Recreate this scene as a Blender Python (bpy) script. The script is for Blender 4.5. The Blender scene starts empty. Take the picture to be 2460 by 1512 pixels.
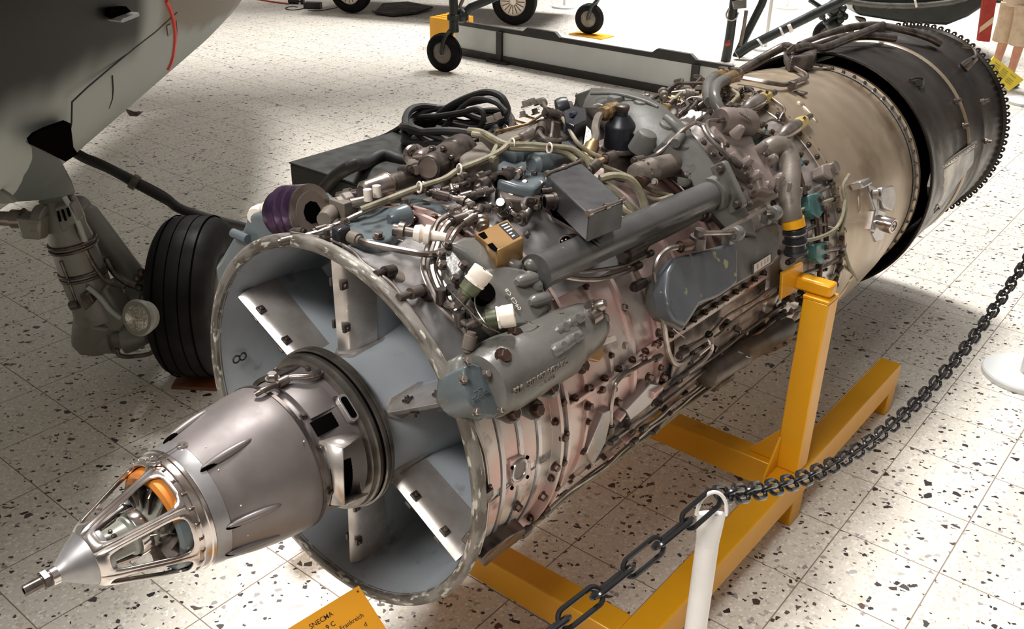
import bpy, bmesh, math, random
from mathutils import Matrix, Vector
random.seed(7)
D = bpy.data
scn = bpy.context.scene
COL = scn.collection
PI = math.pi

# ---------------------------------------------------------------- camera
CAM = Vector((1.68758, -1.33943, 2.43459))
CR = Matrix(((0.774417, -0.296404, 0.558948), (0.632535, 0.344088, -0.693904), (0.013348, 0.890926, 0.453953)))
cd = D.cameras.new('camera'); cam = D.objects.new('camera', cd); COL.objects.link(cam)
cam.matrix_world = Matrix.Translation(CAM) @ CR.to_4x4()
cd.sensor_width = 36.0; cd.lens = 36.0*2264.04/2460; cd.clip_end = 200
scn.camera = cam
scn.view_settings.view_transform = 'Standard'; scn.view_settings.look = 'None'
scn.view_settings.gamma = 1.0; scn.view_settings.use_curve_mapping = False
scn.view_settings.exposure = 0.0

# ---------------------------------------------------------------- world and lights
wd = D.worlds.new('hall_air'); scn.world = wd; wd.use_nodes = True
bg = wd.node_tree.nodes['Background']; bg.inputs[0].default_value = (1.0, 0.95, 0.91, 1); bg.inputs[1].default_value = 0.3

def area(name, loc, target, sx, sy, power, col=(1, 1, 1), spread=180):
    l = D.lights.new(name, 'AREA'); l.shape = 'RECTANGLE'; l.size = sx; l.size_y = sy
    l.energy = power; l.color = col; l.spread = math.radians(spread)
    o = D.objects.new(name, l); COL.objects.link(o); o.location = loc
    o.rotation_euler = (Vector(target)-Vector(loc)).to_track_quat('-Z', 'Y').to_euler()
    return o
def sun(name, d, power, angle, col):
    l = D.lights.new(name, 'SUN'); l.energy = power; l.angle = math.radians(angle); l.color = col
    o = D.objects.new(name, l); COL.objects.link(o); o.location = (0, 0, 12); o.rotation_euler = Vector(d).to_track_quat('-Z', 'Y').to_euler()
sun('skylight_sun', (.34, -.34, -1), 4.7, 14, (1, .985, .96))
area('skylight_lamp', (-5.0, 13.0, 8.5), (-4.6, 11.0, 0), 4.0, 5.0, 900, (1, .99, .98), 80)
area('skylight_lamp', (.3, -4.8, 7.6), (-.1, .0, 1.0), 4.0, 1.6, 105, (1, .985, .96), 70)

# ---------------------------------------------------------------- helpers
def srgb(r, g, b):
    f = lambda c: (c/255/12.92) if c/255 <= .04045 else ((c/255+.055)/1.055)**2.4
    return (f(r), f(g), f(b), 1)
MATS = {}
def mat(name, col, metal=0.0, rough=0.5, col2=None, scale=6.0, amt=(.4, .65), bump=0.0, bscale=60.0, dirt=None, dscale=14.0, damt=(.62, .75), rvar=.12, coord='Object', spec=.5, stretch=None, polar=False):
    m = D.materials.new(name); m.use_nodes = True; nt = m.node_tree; N = nt.nodes; L = nt.links
    bs = N['Principled BSDF']; bs.inputs['Metallic'].default_value = metal; bs.inputs['Roughness'].default_value = rough
    bs.inputs['Specular IOR Level'].default_value = spec
    tc = N.new('ShaderNodeTexCoord'); src = tc.outputs[coord]
    if stretch:
        mp = N.new('ShaderNodeMapping'); mp.inputs['Scale'].default_value = stretch; L.new(src, mp.inputs[0]); src = mp.outputs[0]
    if polar:
        sx = N.new('ShaderNodeSeparateXYZ'); L.new(src, sx.inputs[0]); at = N.new('ShaderNodeMath'); at.operation = 'ARCTAN2'; L.new(sx.outputs[2], at.inputs[0]); L.new(sx.outputs[0], at.inputs[1])
        pr = N.new('ShaderNodeVectorMath'); pr.operation = 'MULTIPLY'; pr.inputs[1].default_value = (1, 0, 1); L.new(src, pr.inputs[0]); ln = N.new('ShaderNodeVectorMath'); ln.operation = 'LENGTH'; L.new(pr.outputs[0], ln.inputs[0])
        cb = N.new('ShaderNodeCombineXYZ'); L.new(at.outputs[0], cb.inputs[0]); L.new(sx.outputs[1], cb.inputs[1]); L.new(ln.outputs['Value'], cb.inputs[2])
        mp = N.new('ShaderNodeMapping'); mp.inputs['Scale'].default_value = polar; L.new(cb.outputs[0], mp.inputs[0]); src = mp.outputs[0]
    def noise(sc, lo, hi, det=5):
        n = N.new('ShaderNodeTexNoise'); n.inputs['Scale'].default_value = sc; n.inputs['Detail'].default_value = det; L.new(src, n.inputs['Vector'])
        r = N.new('ShaderNodeMapRange'); r.inputs[1].default_value = lo; r.inputs[2].default_value = hi; L.new(n.outputs[0], r.inputs[0])
        return n, r
    def mix(f, a, b):
        x = N.new('ShaderNodeMix'); x.data_type = 'RGBA'; L.new(f, x.inputs['Factor'])
        for s, v in ((6, a), (7, b)):
            if isinstance(v, tuple): x.inputs[s].default_value = v
            else: L.new(v, x.inputs[s])
        return x.outputs[2]
    cur = col
    if col2:
        n, r = noise(scale, *amt); cur = mix(r.outputs[0], col, col2)
    if dirt:
        n2, r2 = noise(dscale, *damt, det=8); cur = mix(r2.outputs[0], cur, dirt)
    if isinstance(cur, tuple): bs.inputs['Base Color'].default_value = cur
    else: L.new(cur, bs.inputs['Base Color'])
    if rvar:
        n3, r3 = noise(9, .3, .7); r3.inputs[3].default_value = max(.04, rough-rvar); r3.inputs[4].default_value = min(1, rough+rvar); L.new(r3.outputs[0], bs.inputs['Roughness'])
    if bump:
        n4 = N.new('ShaderNodeTexNoise'); n4.inputs['Scale'].default_value = bscale; n4.inputs['Detail'].default_value = 4; L.new(src, n4.inputs['Vector'])
        b = N.new('ShaderNodeBump'); b.inputs['Strength'].default_value = bump; b.inputs['Distance'].default_value = .004; L.new(n4.outputs[0], b.inputs['Height']); L.new(b.outputs[0], bs.inputs['Normal'])
    MATS[name] = m
    return m

class MB:
    """collects shapes into one mesh"""
    def __init__(s, m=None): s.v = []; s.f = []; s.m = m
    def add(s, vs, fs):
        o = len(s.v)
        for p in vs:
            p = Vector(p); s.v.append(s.m @ p if s.m else p)
        s.f += [tuple(i+o for i in f) for f in fs]; return s
    def box(s, c, d, t=None, taper=1.0):
        x, y, z = d[0]/2, d[1]/2, d[2]/2; k = taper
        vs = [(-x, -y, -z), (x, -y, -z), (x, y, -z), (-x, y, -z), (-x*k, -y*k, z), (x*k, -y*k, z), (x*k, y*k, z), (-x*k, y*k, z)]
        vs = [Vector(p) for p in vs]
        if t: vs = [t @ p for p in vs]
        return s.add([p+Vector(c) for p in vs], [(0, 3, 2, 1), (4, 5, 6, 7), (0, 1, 5, 4), (1, 2, 6, 5), (2, 3, 7, 6), (3, 0, 4, 7)])
    def hexa(s, p8):
        return s.add(p8, [(0, 3, 2, 1), (4, 5, 6, 7), (0, 1, 5, 4), (1, 2, 6, 5), (2, 3, 7, 6), (3, 0, 4, 7)])
    def cyl(s, p0, p1, r0, r1=None, n=16, cap=True):
        return s.rev(p0, p1, [(0, r0), (1, r0 if r1 is None else r1)], n, cap)
    def rev(s, p0, p1, prof, n=20, cap=True):
        """profile of (fraction along p0-p1, radius)"""
        p0 = Vector(p0); p1 = Vector(p1); d = p1-p0; z = d.normalized()
        x = z.orthogonal().normalized(); y = z.cross(x); vs = []; fs = []
        for t, r in prof:
            for i in range(n):
                a = 2*PI*i/n; vs.append(p0+d*t+(x*math.cos(a)+y*math.sin(a))*r)
        k = len(prof)
        for j in range(k-1):
            for i in range(n): fs.append((j*n+i, j*n+(i+1) % n, (j+1)*n+(i+1) % n, (j+1)*n+i))
        if cap:
            if prof[0][1] > 1e-5: fs.append(tuple(reversed(range(n))))
            if prof[-1][1] > 1e-5: fs.append(tuple(range((k-1)*n, k*n)))
        return s.add(vs, fs)
    def lathe(s, prof, n=96, th0=0.0, th1=360.0):
        """profile of (y, r) about the local Y axis"""
        full = abs(th1-th0) >= 359.9; m = n if full else n+1; vs = []; fs = []
        for y, r in prof:
            for i in range(m):
                a = math.radians(th0+(th1-th0)*i/n); vs.append((r*math.cos(a), y, r*math.sin(a)))
        for j in range(len(prof)-1):
            for i in range(n):
                i2 = (i+1) % m; fs.append((j*m+i, (j+1)*m+i, (j+1)*m+i2, j*m+i2))
        return s.add(vs, fs)
    def tube(s, pts, r, n=8, smooth=4, cap=True):
        P = [Vector(p) for p in pts]
        if smooth and len(P) > 2:
            Q = []; E = [P[0]*2-P[1]]+P+[P[-1]*2-P[-2]]
            for i in range(1, len(E)-2):
                a, b, c, d = E[i-1:i+3]
                for k in range(smooth):
                    t = k/smooth; Q.append(.5*((2*b)+(c-a)*t+(2*a-5*b+4*c-d)*t*t+(3*b-a-3*c+d)*t**3))
            P = Q+[P[-1]]
        N = None; vs = []; fs = []; L = len(P)
        rr = r if isinstance(r, (list, tuple)) else None
        for i, p in enumerate(P):
            t = (P[min(i+1, L-1)]-P[max(i-1, 0)])
            if t.length < 1e-9: t = Vector((0, 0, 1))
            t.normalize()
            N = t.orthogonal().normalized() if N is None else (N-t*N.dot(t)).normalized()
            B = t.cross(N); q = r if rr is None else rr[0]+(rr[1]-rr[0])*i/(L-1)
            for k in range(n):
                a = 2*PI*k/n; vs.append(p+(N*math.cos(a)+B*math.sin(a))*q)
        for i in range(L-1):
            for k in range(n): fs.append((i*n+k, i*n+(k+1) % n, (i+1)*n+(k+1) % n, (i+1)*n+k))
        if cap: fs += [tuple(reversed(range(n))), tuple(range((L-1)*n, L*n))]
        return s.add(vs, fs)
    def bent(s, pts, r, n=8, bend=.03):
        """straight runs with rounded corners, like bent pipe"""
        P = [Vector(p) for p in pts]; Q = [P[0]]
        for i in range(1, len(P)-1):
            a, b, c = P[i-1:i+2]; d1 = a-b; d2 = c-b; k = min(bend, d1.length*.45, d2.length*.45)
            A = b+d1.normalized()*k; B = b+d2.normalized()*k
            for j in range(5):
                t = j/4; Q.append(A*(1-t)**2+b*2*t*(1-t)+B*t*t)
        Q.append(P[-1]); return s.tube(Q, r, n, 0)
    def torus(s, c, axis, R, r, n=32, k=8, a0=0.0, a1=360.0):
        z = Vector(axis).normalized(); x = z.orthogonal().normalized(); y = z.cross(x); c = Vector(c)
        full = abs(a1-a0) > 359.9; m = n if full else n+1; vs = []; fs = []
        for i in range(m):
            a = math.radians(a0+(a1-a0)*i/n); e = x*math.cos(a)+y*math.sin(a)
            for j in range(k):
                b = 2*PI*j/k; vs.append(c+e*(R+r*math.cos(b))+z*r*math.sin(b))
        for i in range(n):
            for j in range(k):
                i2 = (i+1) % m; fs.append((i*k+j, i2*k+j, i2*k+(j+1) % k, i*k+(j+1) % k))
        return s.add(vs, fs)
    def ball(s, c, r, sc=(1, 1, 1), n=16, m=10, t=None):
        vs = [Vector((0, 0, -r*sc[2]))]; fs = []
        for j in range(1, m):
            b = -PI/2+PI*j/m
            for i in range(n):
                a = 2*PI*i/n; vs.append(Vector((r*sc[0]*math.cos(a)*math.cos(b), r*sc[1]*math.sin(a)*math.cos(b), r*sc[2]*math.sin(b))))
        vs.append(Vector((0, 0, r*sc[2]))); top = len(vs)-1
        for i in range(n): fs.append((0, 1+(i+1) % n, 1+i))
        for j in range(m-2):
            for i in range(n): fs.append((1+j*n+i, 1+j*n+(i+1) % n, 1+(j+1)*n+(i+1) % n, 1+(j+1)*n+i))
        for i in range(n): fs.append((top, 1+(m-2)*n+i, 1+(m-2)*n+(i+1) % n))
        if t: vs = [t @ p for p in vs]
        return s.add([p+Vector(c) for p in vs], fs)
    def prism(s, poly, h0, h1, k=1.0):
        """polygon in local XY extruded along local Z; k scales the top about the centre"""
        n = len(poly); cx = sum(p[0] for p in poly)/n; cy = sum(p[1] for p in poly)/n
        vs = [(p[0], p[1], h0) for p in poly]+[(cx+(p[0]-cx)*k, cy+(p[1]-cy)*k, h1) for p in poly]
        return s.add(vs, [tuple(reversed(range(n))), tuple(range(n, 2*n))]+[(i, (i+1) % n, n+(i+1) % n, n+i) for i in range(n)])
    def hexn(s, p, d, r, h, washer=True):
        p = Vector(p); d = Vector(d).normalized()
        if washer: s.cyl(p, p+d*h*.25, r*1.35, n=12)
        return s.rev(p+d*h*.25, p+d*h, [(0, r), (.85, r), (1, r*.85)], 6)
    def build(s, name, m, parent=None, bev=0.0, seg=2, ang=38, sub=0, solid=0.0, flip=False):
        me = D.meshes.new(name); me.from_pydata([tuple(p) for p in s.v], [], s.f)
        bm = bmesh.new(); bm.from_mesh(me); bmesh.ops.recalc_face_normals(bm, faces=bm.faces)
        if flip: bmesh.ops.reverse_faces(bm, faces=bm.faces)
        bm.to_mesh(me); bm.free()
        me.shade_smooth(); me.set_sharp_from_angle(angle=math.radians(ang))
        o = D.objects.new(name, me); COL.objects.link(o)
        if m: me.materials.append(m)
        if parent: o.parent = parent
        if solid: md = o.modifiers.new('solid', 'SOLIDIFY'); md.thickness = solid; md.offset = 0
        if bev:
            md = o.modifiers.new('bevel', 'BEVEL'); md.width = bev; md.segments = seg; md.limit_method = 'ANGLE'; md.angle_limit = math.radians(40); md.harden_normals = False
        if sub: md = o.modifiers.new('sub', 'SUBSURF'); md.levels = sub; md.render_levels = sub
        return o

def thing(name, label, cat, loc=(0, 0, 0), group=None):
    o = D.objects.new(name, None); COL.objects.link(o); o.location = loc; o.empty_display_size = .1
    o['label'] = label; o['category'] = cat
    if group: o['group'] = group
    return o
def tag(o, label, cat, group=None):
    o['label'] = label; o['category'] = cat
    if group: o['group'] = group
    return o
BOLT = {}
def bolts(parent, pts, r, h, m, name='bolt', washer=True):
    """one shared bolt mesh, one object per bolt; pts are (point, direction)"""
    key = (r, h, m.name, washer, name)
    for p, d in pts:
        if key not in BOLT:
            o = MB().hexn((0, 0, 0), (0, 0, 1), r, h, washer).build(name, m, parent); BOLT[key] = o.data
        else:
            o = D.objects.new(name, BOLT[key]); COL.objects.link(o); o.parent = parent
        o.matrix_basis = Matrix.Translation(p) @ Vector(d).to_track_quat('Z', 'Y').to_matrix().to_4x4()
def EP(y, th, r):
    a = math.radians(th); return Vector((r*math.cos(a), y, r*math.sin(a)))
def FR(y, th, r):
    """frame on the engine: local X aft, local Y round the casing, local Z outward"""
    a = math.radians(th); n = Vector((math.cos(a), 0, math.sin(a))); t = Vector((-math.sin(a), 0, math.cos(a)))
    m = Matrix(((0, t.x, n.x), (1, 0, 0), (0, t.z, n.z))).to_4x4(); m.translation = EP(y, th, r); return m
def XF(p, xdir, zdir):
    """frame at p with local X along xdir and local Z near zdir"""
    x = Vector(xdir).normalized(); z = Vector(zdir); z = (z-x*z.dot(x)).normalized(); y = z.cross(x)
    m = Matrix((x, y, z)).transposed().to_4x4(); m.translation = p; return m
def rpoly(w, h, r, n=4, cx=0, cy=0):
    out = []
    for sx, sy, a0 in ((1, 1, 0), (-1, 1, 90), (-1, -1, 180), (1, -1, 270)):
        for i in range(n+1):
            a = math.radians(a0+90*i/n); out.append((cx+sx*(w/2-r)+r*math.cos(a), cy+sy*(h/2-r)+r*math.sin(a)))
    return out
def textmesh(name, body, size, m, parent, mtx, depth=.0008, align='CENTER', font_bold=False):
    c = D.curves.new(name, 'FONT'); c.body = body; c.size = size; c.extrude = depth; c.align_x = align; c.align_y = 'CENTER'; c.resolution_u = 3
    if font_bold: c.offset = size*.002
    o = D.objects.new(name, c); COL.objects.link(o)
    dg = bpy.context.evaluated_depsgraph_get(); me = D.meshes.new_from_object(o.evaluated_get(dg)); D.objects.remove(o)
    me.materials.clear(); me.materials.append(m); me.transform(mtx)
    o = D.objects.new(name, me); COL.objects.link(o); o.parent = parent
    return o

# ---------------------------------------------------------------- materials
M_silver = mat('worn_silver_casing', srgb(186, 182, 181), .7, .26, srgb(168, 163, 162), 3, dirt=srgb(122, 114, 110), damt=(.62, .9), bump=.05)
M_pink = mat('pinkish_primer_casing', srgb(200, 166, 158), .35, .38, srgb(204, 192, 184), 4.5, (.45, .58), dirt=srgb(92, 70, 62), dscale=11, damt=(.6, .74), bump=.15)
M_lip = mat('scuffed_lip_metal', srgb(120, 114, 106), .2, .5, srgb(84, 76, 68), 3.0, (.45, .58), dirt=srgb(186, 181, 169), dscale=5.5, damt=(.57, .64), polar=(2.2, 10, 14))
M_blue = mat('pale_blue_grey_paint', srgb(160, 165, 170), .1, .4, srgb(146, 150, 154), 4, dirt=srgb(100, 100, 102), damt=(.64, .85))
M_strut = mat('burnished_steel', srgb(204, 197, 192), .7, .3, srgb(166, 157, 150), 9, dirt=srgb(80, 70, 64), dscale=12, damt=(.68, .78))
M_grey = mat('gunmetal_paint', srgb(102, 100, 95), .05, .3, srgb(88, 85, 80), 7, dirt=srgb(62, 56, 52), dscale=18, damt=(.64, .8), bump=.14, bscale=90, spec=.4)
M_slate = mat('blue_slate_paint', srgb(94, 102, 105), .05, .3, srgb(82, 89, 91), 8, dirt=srgb(58, 60, 60), damt=(.62, .8), bump=.06, spec=.4)
M_tan = mat('warm_grey_casting', srgb(124, 115, 105), .2, .45, srgb(102, 93, 85), 8, dirt=srgb(62, 54, 48), dscale=16, damt=(.58, .76), bump=.12, bscale=120, spec=.35)
M_mauve = mat('mauve_grey_casting', srgb(124, 111, 104), .1, .48, srgb(108, 96, 90), 8, dirt=srgb(78, 68, 62), damt=(.62, .8), bump=.1, spec=.3)
M_spin = mat('dark_anodised_shell', srgb(124, 116, 114), .4, .44, srgb(108, 100, 98), 5, dirt=srgb(140, 132, 128), dscale=7, damt=(.6, .9))
M_polish = mat('polished_cage_metal', srgb(206, 198, 194), .95, .2, srgb(186, 170, 160), 8, rvar=.08)
M_steel = mat('pipe_steel', srgb(170, 160, 154), .9, .3, srgb(130, 118, 110), 14, rvar=.1)
M_dkst = mat('dark_fitting', srgb(112, 102, 95), .7, .36, srgb(68, 60, 57), 20)
M_brass = mat('old_brass', srgb(182, 156, 118), .75, .36, srgb(140, 112, 80), 18)
M_gold = mat('bronze_box_metal', srgb(182, 146, 96), .75, .38, srgb(150, 114, 74), 9, dirt=srgb(96, 76, 54), damt=(.66, .8))
M_rust = mat('browned_nut', srgb(92, 70, 60), .65, .4, srgb(58, 46, 42), 22)
M_cable = mat('khaki_cable_sheath', srgb(140, 132, 108), 0, .6, srgb(112, 104, 84), 20, bump=.3, bscale=240)
M_black = mat('black_enamel', srgb(30, 31, 36), .1, .3, srgb(42, 42, 46), 6)
M_boxbk = mat('charcoal_box_paint', srgb(58, 57, 59), .1, .45, srgb(48, 47, 49), 30, (.35, .7))
M_rubber = mat('black_rubber', srgb(26, 24, 23), 0, .6, srgb(36, 33, 31), 10)
M_turb = mat('heat_tinted_steel', srgb(186, 168, 145), .7, .36, srgb(166, 147, 124), 2.2, (.38, .66), dirt=srgb(118, 92, 70), dscale=3.0, damt=(.6, .8), rvar=.08)
M_duct = mat('sooty_duct_steel', srgb(62, 57, 53), .55, .38, srgb(40, 34, 30), 4, (.36, .62), dirt=srgb(58, 40, 27), dscale=5, damt=(.56, .72))
M_arch = mat('satin_gearbox_paint', srgb(94, 92, 88), .0, .48, srgb(82, 80, 76), 7, dirt=srgb(60, 56, 52), dscale=16, damt=(.64, .8), bump=.12, bscale=90, spec=.35)
M_nose = mat('brushed_nose', srgb(150, 147, 147), .6, .36, srgb(128, 124, 124), 10)
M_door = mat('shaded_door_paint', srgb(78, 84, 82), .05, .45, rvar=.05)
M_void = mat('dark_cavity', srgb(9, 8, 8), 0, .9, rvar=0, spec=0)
M_body = mat('grey_green_starter', srgb(150, 150, 138), .2, .4, srgb(128, 128, 118), 12)
M_teal = mat('teal_band_paint', srgb(74, 128, 126), .2, .4, srgb(52, 84, 82), 16, dirt=srgb(60, 60, 56), damt=(.58, .7))
M_cream = mat('cream_plastic', srgb(232, 222, 208), 0, .4, srgb(214, 200, 186), 12, rvar=.05)
M_olive = mat('olive_barrel', srgb(92, 94, 70), .3, .45, srgb(72, 76, 56), 14)
M_yellow = mat('yellow_stand_paint', srgb(222, 158, 20), .1, .34, srgb(212, 148, 16), 3, dirt=srgb(150, 96, 16), dscale=5, damt=(.72, .88), rvar=.06)
M_white = mat('white_gloss_paint', srgb(232, 228, 224), 0, .3, srgb(224, 218, 214), 8, rvar=.05)
M_chain = mat('black_chain_gloss', srgb(34, 33, 34), .2, .22, rvar=.05)
M_purple = mat('purple_anodised', srgb(106, 78, 112), .85, .3, srgb(70, 52, 74), 10)
M_orange = mat('orange_shroud', srgb(206, 128, 52), .4, .35, srgb(186, 108, 40), 8)
M_mark = mat('black_marking', srgb(24, 22, 22), 0, .6, rvar=0)
M_pale = mat('pale_marking', srgb(206, 200, 186), 0, .5, rvar=0)

# ---------------------------------------------------------------- floor
def terrazzo():
    m = D.materials.new('terrazzo'); m.use_nodes = True; nt = m.node_tree; N = nt.nodes; L = nt.links; bs = N['Principled BSDF']
    geo = N.new('ShaderNodeNewGeometry'); oi = N.new('ShaderNodeObjectInfo')
    add = N.new('ShaderNodeMath'); L.new(geo.outputs['Random Per Island'], add.inputs[0]); L.new(oi.outputs['Random'], add.inputs[1])
    mul = N.new('ShaderNodeMath'); mul.operation = 'MULTIPLY'; mul.inputs[1].default_value = 37.0; L.new(add.outputs[0], mul.inputs[0])
    off = N.new('ShaderNodeVectorMath'); L.new(geo.outputs['Position'], off.inputs[0]); L.new(mul.outputs[0], off.inputs[1])
    # irregular outlines: warp the lookup a little
    wn = N.new('ShaderNodeTexNoise'); wn.inputs['Scale'].default_value = 90; L.new(off.outputs[0], wn.inputs['Vector'])
    ws = N.new('ShaderNodeVectorMath'); ws.operation = 'SCALE'; ws.inputs['Scale'].default_value = .008; L.new(wn.outputs['Color'], ws.inputs[0])
    wv = N.new('ShaderNodeVectorMath'); L.new(off.outputs[0], wv.inputs[0]); L.new(ws.outputs[0], wv.inputs[1])
    def chips(scale, frac, edge, prev, ramp):
        sc = N.new('ShaderNodeVectorMath'); sc.operation = 'MULTIPLY'; sc.inputs[1].default_value = (scale, scale, 0); L.new(wv.outputs[0], sc.inputs[0])
        v = N.new('ShaderNodeTexVoronoi'); v.voronoi_dimensions = '2D'; v.inputs['Scale'].default_value = 1; L.new(sc.outputs[0], v.inputs['Vector'])
        e = N.new('ShaderNodeTexVoronoi'); e.voronoi_dimensions = '2D'; e.feature = 'DISTANCE_TO_EDGE'; e.inputs['Scale'].default_value = 1; L.new(sc.outputs[0], e.inputs['Vector'])
        sp = N.new('ShaderNodeSeparateColor'); L.new(v.outputs['Color'], sp.inputs[0])
        a = N.new('ShaderNodeMath'); a.operation = 'LESS_THAN'; a.inputs[1].default_value = frac; L.new(sp.outputs[0], a.inputs[0])
        # each chip gets its own margin so the sizes differ
        g = N.new('ShaderNodeMath'); g.operation = 'MULTIPLY'; g.inputs[1].default_value = edge; L.new(sp.outputs[1], g.inputs[0])
        b = N.new('ShaderNodeMath'); b.operation = 'GREATER_THAN'; L.new(e.outputs['Distance'], b.inputs[0]); L.new(g.outputs[0], b.inputs[1])
        c = N.new('ShaderNodeMath'); c.operation = 'MULTIPLY'; L.new(a.outputs[0], c.inputs[0]); L.new(b.outputs[0], c.inputs[1])
        r = N.new('ShaderNodeValToRGB'); r.color_ramp.interpolation = 'CONSTANT'; L.new(sp.outputs[2], r.inputs[0])
        el = r.color_ramp.elements
        while len(el) < len(ramp): el.new(.5)
        for i, cc in enumerate(ramp): el[i].position = i/len(ramp); el[i].color = cc
        x = N.new('ShaderNodeMix'); x.data_type = 'RGBA'; L.new(c.outputs[0], x.inputs['Factor']); L.new(r.outputs[0], x.inputs[7])
        if isinstance(prev, tuple): x.inputs[6].default_value = prev
        else: L.new(prev, x.inputs[6])
        return x.outputs[2]
    base = N.new('ShaderNodeTexNoise'); base.inputs['Scale'].default_value = 3; L.new(off.outputs[0], base.inputs['Vector'])
    bm_ = N.new('ShaderNodeMix'); bm_.data_type = 'RGBA'; L.new(base.outputs[0], bm_.inputs['Factor']); bm_.inputs[6].default_value = srgb(212, 205, 193); bm_.inputs[7].default_value = srgb(224, 218, 207)
    c = chips(95, .5, .3, bm_.outputs[2], [srgb(236, 232, 222), srgb(210, 199, 184), srgb(228, 219, 206), srgb(196, 188, 178), srgb(242, 238, 230)])
    c = chips(50, .16, .5, c, [srgb(176, 170, 168), srgb(204, 190, 172), srgb(158, 150, 148), srgb(228, 222, 212)])
    c = chips(70, .06, .35, c, [srgb(52, 44, 42), srgb(84, 70, 64), srgb(60, 54, 54)])
    c = chips(36, .058, .55, c, [srgb(50, 42, 40), srgb(66, 56, 54), srgb(92, 74, 66), srgb(44, 40, 42), srgb(74, 68, 70)])
    L.new(c, bs.inputs['Base Color']); bs.inputs['Roughness'].default_value = .34; bs.inputs['Specular IOR Level'].default_value = .45
    return m
M_terr = terrazzo()
M_grout = mat('grout', srgb(138, 122, 108), 0, .8, rvar=0)
TX, TY, TS = 0.8606558, 1.3974836, 0.38
fl = MB().add([(-22, -6, -.0008), (9, -6, -.0008), (9, 30, -.0008), (-22, 30, -.0008)], [(0, 1, 2, 3)]).build('floor', M_grout); fl['kind'] = 'structure'
CRt = CR.transposed()
def pix(p):
    d = CRt @ (Vector(p)-CAM); return (1230-2264.04*d.x/d.z, 756+2264.04*d.y/d.z) if d.z < -.1 else None
seen = []; rest = []
for i in range(-58, 20):
    for j in range(-18, 74):
        cx = TX+(i+.5)*TS; cy = TY+(j+.5)*TS; q = pix((cx, cy, 0))
        dist = (Vector((cx, cy, 0))-CAM).length
        if q and -90 < q[0] < 2550 and -60 < q[1] < 1660: seen.append((dist, cx, cy))
        elif cx < 6 and cy < 26: rest.append((cx, cy))
seen.sort(); rest += [(x, y) for _, x, y in seen[300:]]
hs = (TS-.0048)/2
def tilev(x, y): return [(x-hs, y-hs, -.006), (x+hs, y-hs, -.006), (x+hs, y+hs, -.006), (x-hs, y+hs, -.006), (x-hs, y-hs, 0), (x+hs, y-hs, 0), (x+hs, y+hs, 0), (x-hs, y+hs, 0)]
TF = [(4, 5, 6, 7), (0, 1, 5, 4), (1, 2, 6, 5), (2, 3, 7, 6), (3, 0, 4, 7)]
first = None
for _, x, y in seen[:300]:
    if first is None:
        first = MB().add(tilev(0, 0), TF).build('tile', M_terr, fl); o = first
    else:
        o = first.copy(); COL.objects.link(o)
    o.location = (x, y, 0)
mb = MB()
for x, y in rest: mb.add(tilev(x, y), TF)
o = mb.build('far_tiles', M_terr, fl); o['kind'] = 'stuff'

# ---------------------------------------------------------------- hall shell, outside the frame: four walls and roof girders added to throw shade bands on the floor
M_wall = mat('hall_wall', srgb(150, 144, 138), 0, .8, rvar=0)
for nm, a, b in (('wall_left', (-24, -9), (-24, 32)), ('wall_back', (-24, 32), (11, 32)), ('wall_right', (11, 32), (11, -9)), ('wall_front', (11, -9), (-24, -9))):
    o = MB().add([(a[0], a[1], 0), (b[0], b[1], 0), (b[0], b[1], 9), (a[0], a[1], 9)], [(0, 1, 2, 3)]).build(nm, M_wall, solid=.2); o['kind'] = 'structure'
ce = None
for i, (c, w, z) in enumerate(((7.7, 2.3, 8.6), (13.6, 1.6, 8.6), (-6.5, 2.0, 8.6))):
    ux, uy = .61, .79; nx, ny = -.79, .61; cx, cy = nx*c-.34*z, ny*c+.34*z
    g = MB(Matrix(((ux, nx, 0, cx), (uy, ny, 0, cy), (0, 0, 1, z), (0, 0, 0, 1)))).box((0, 0, 0), (26, w, .35))
    o = g.build('shade_ceiling' if ce is None else 'shade_girder', M_wall, ce)
    if ce is None: ce = o; o['kind'] = 'structure'

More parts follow.
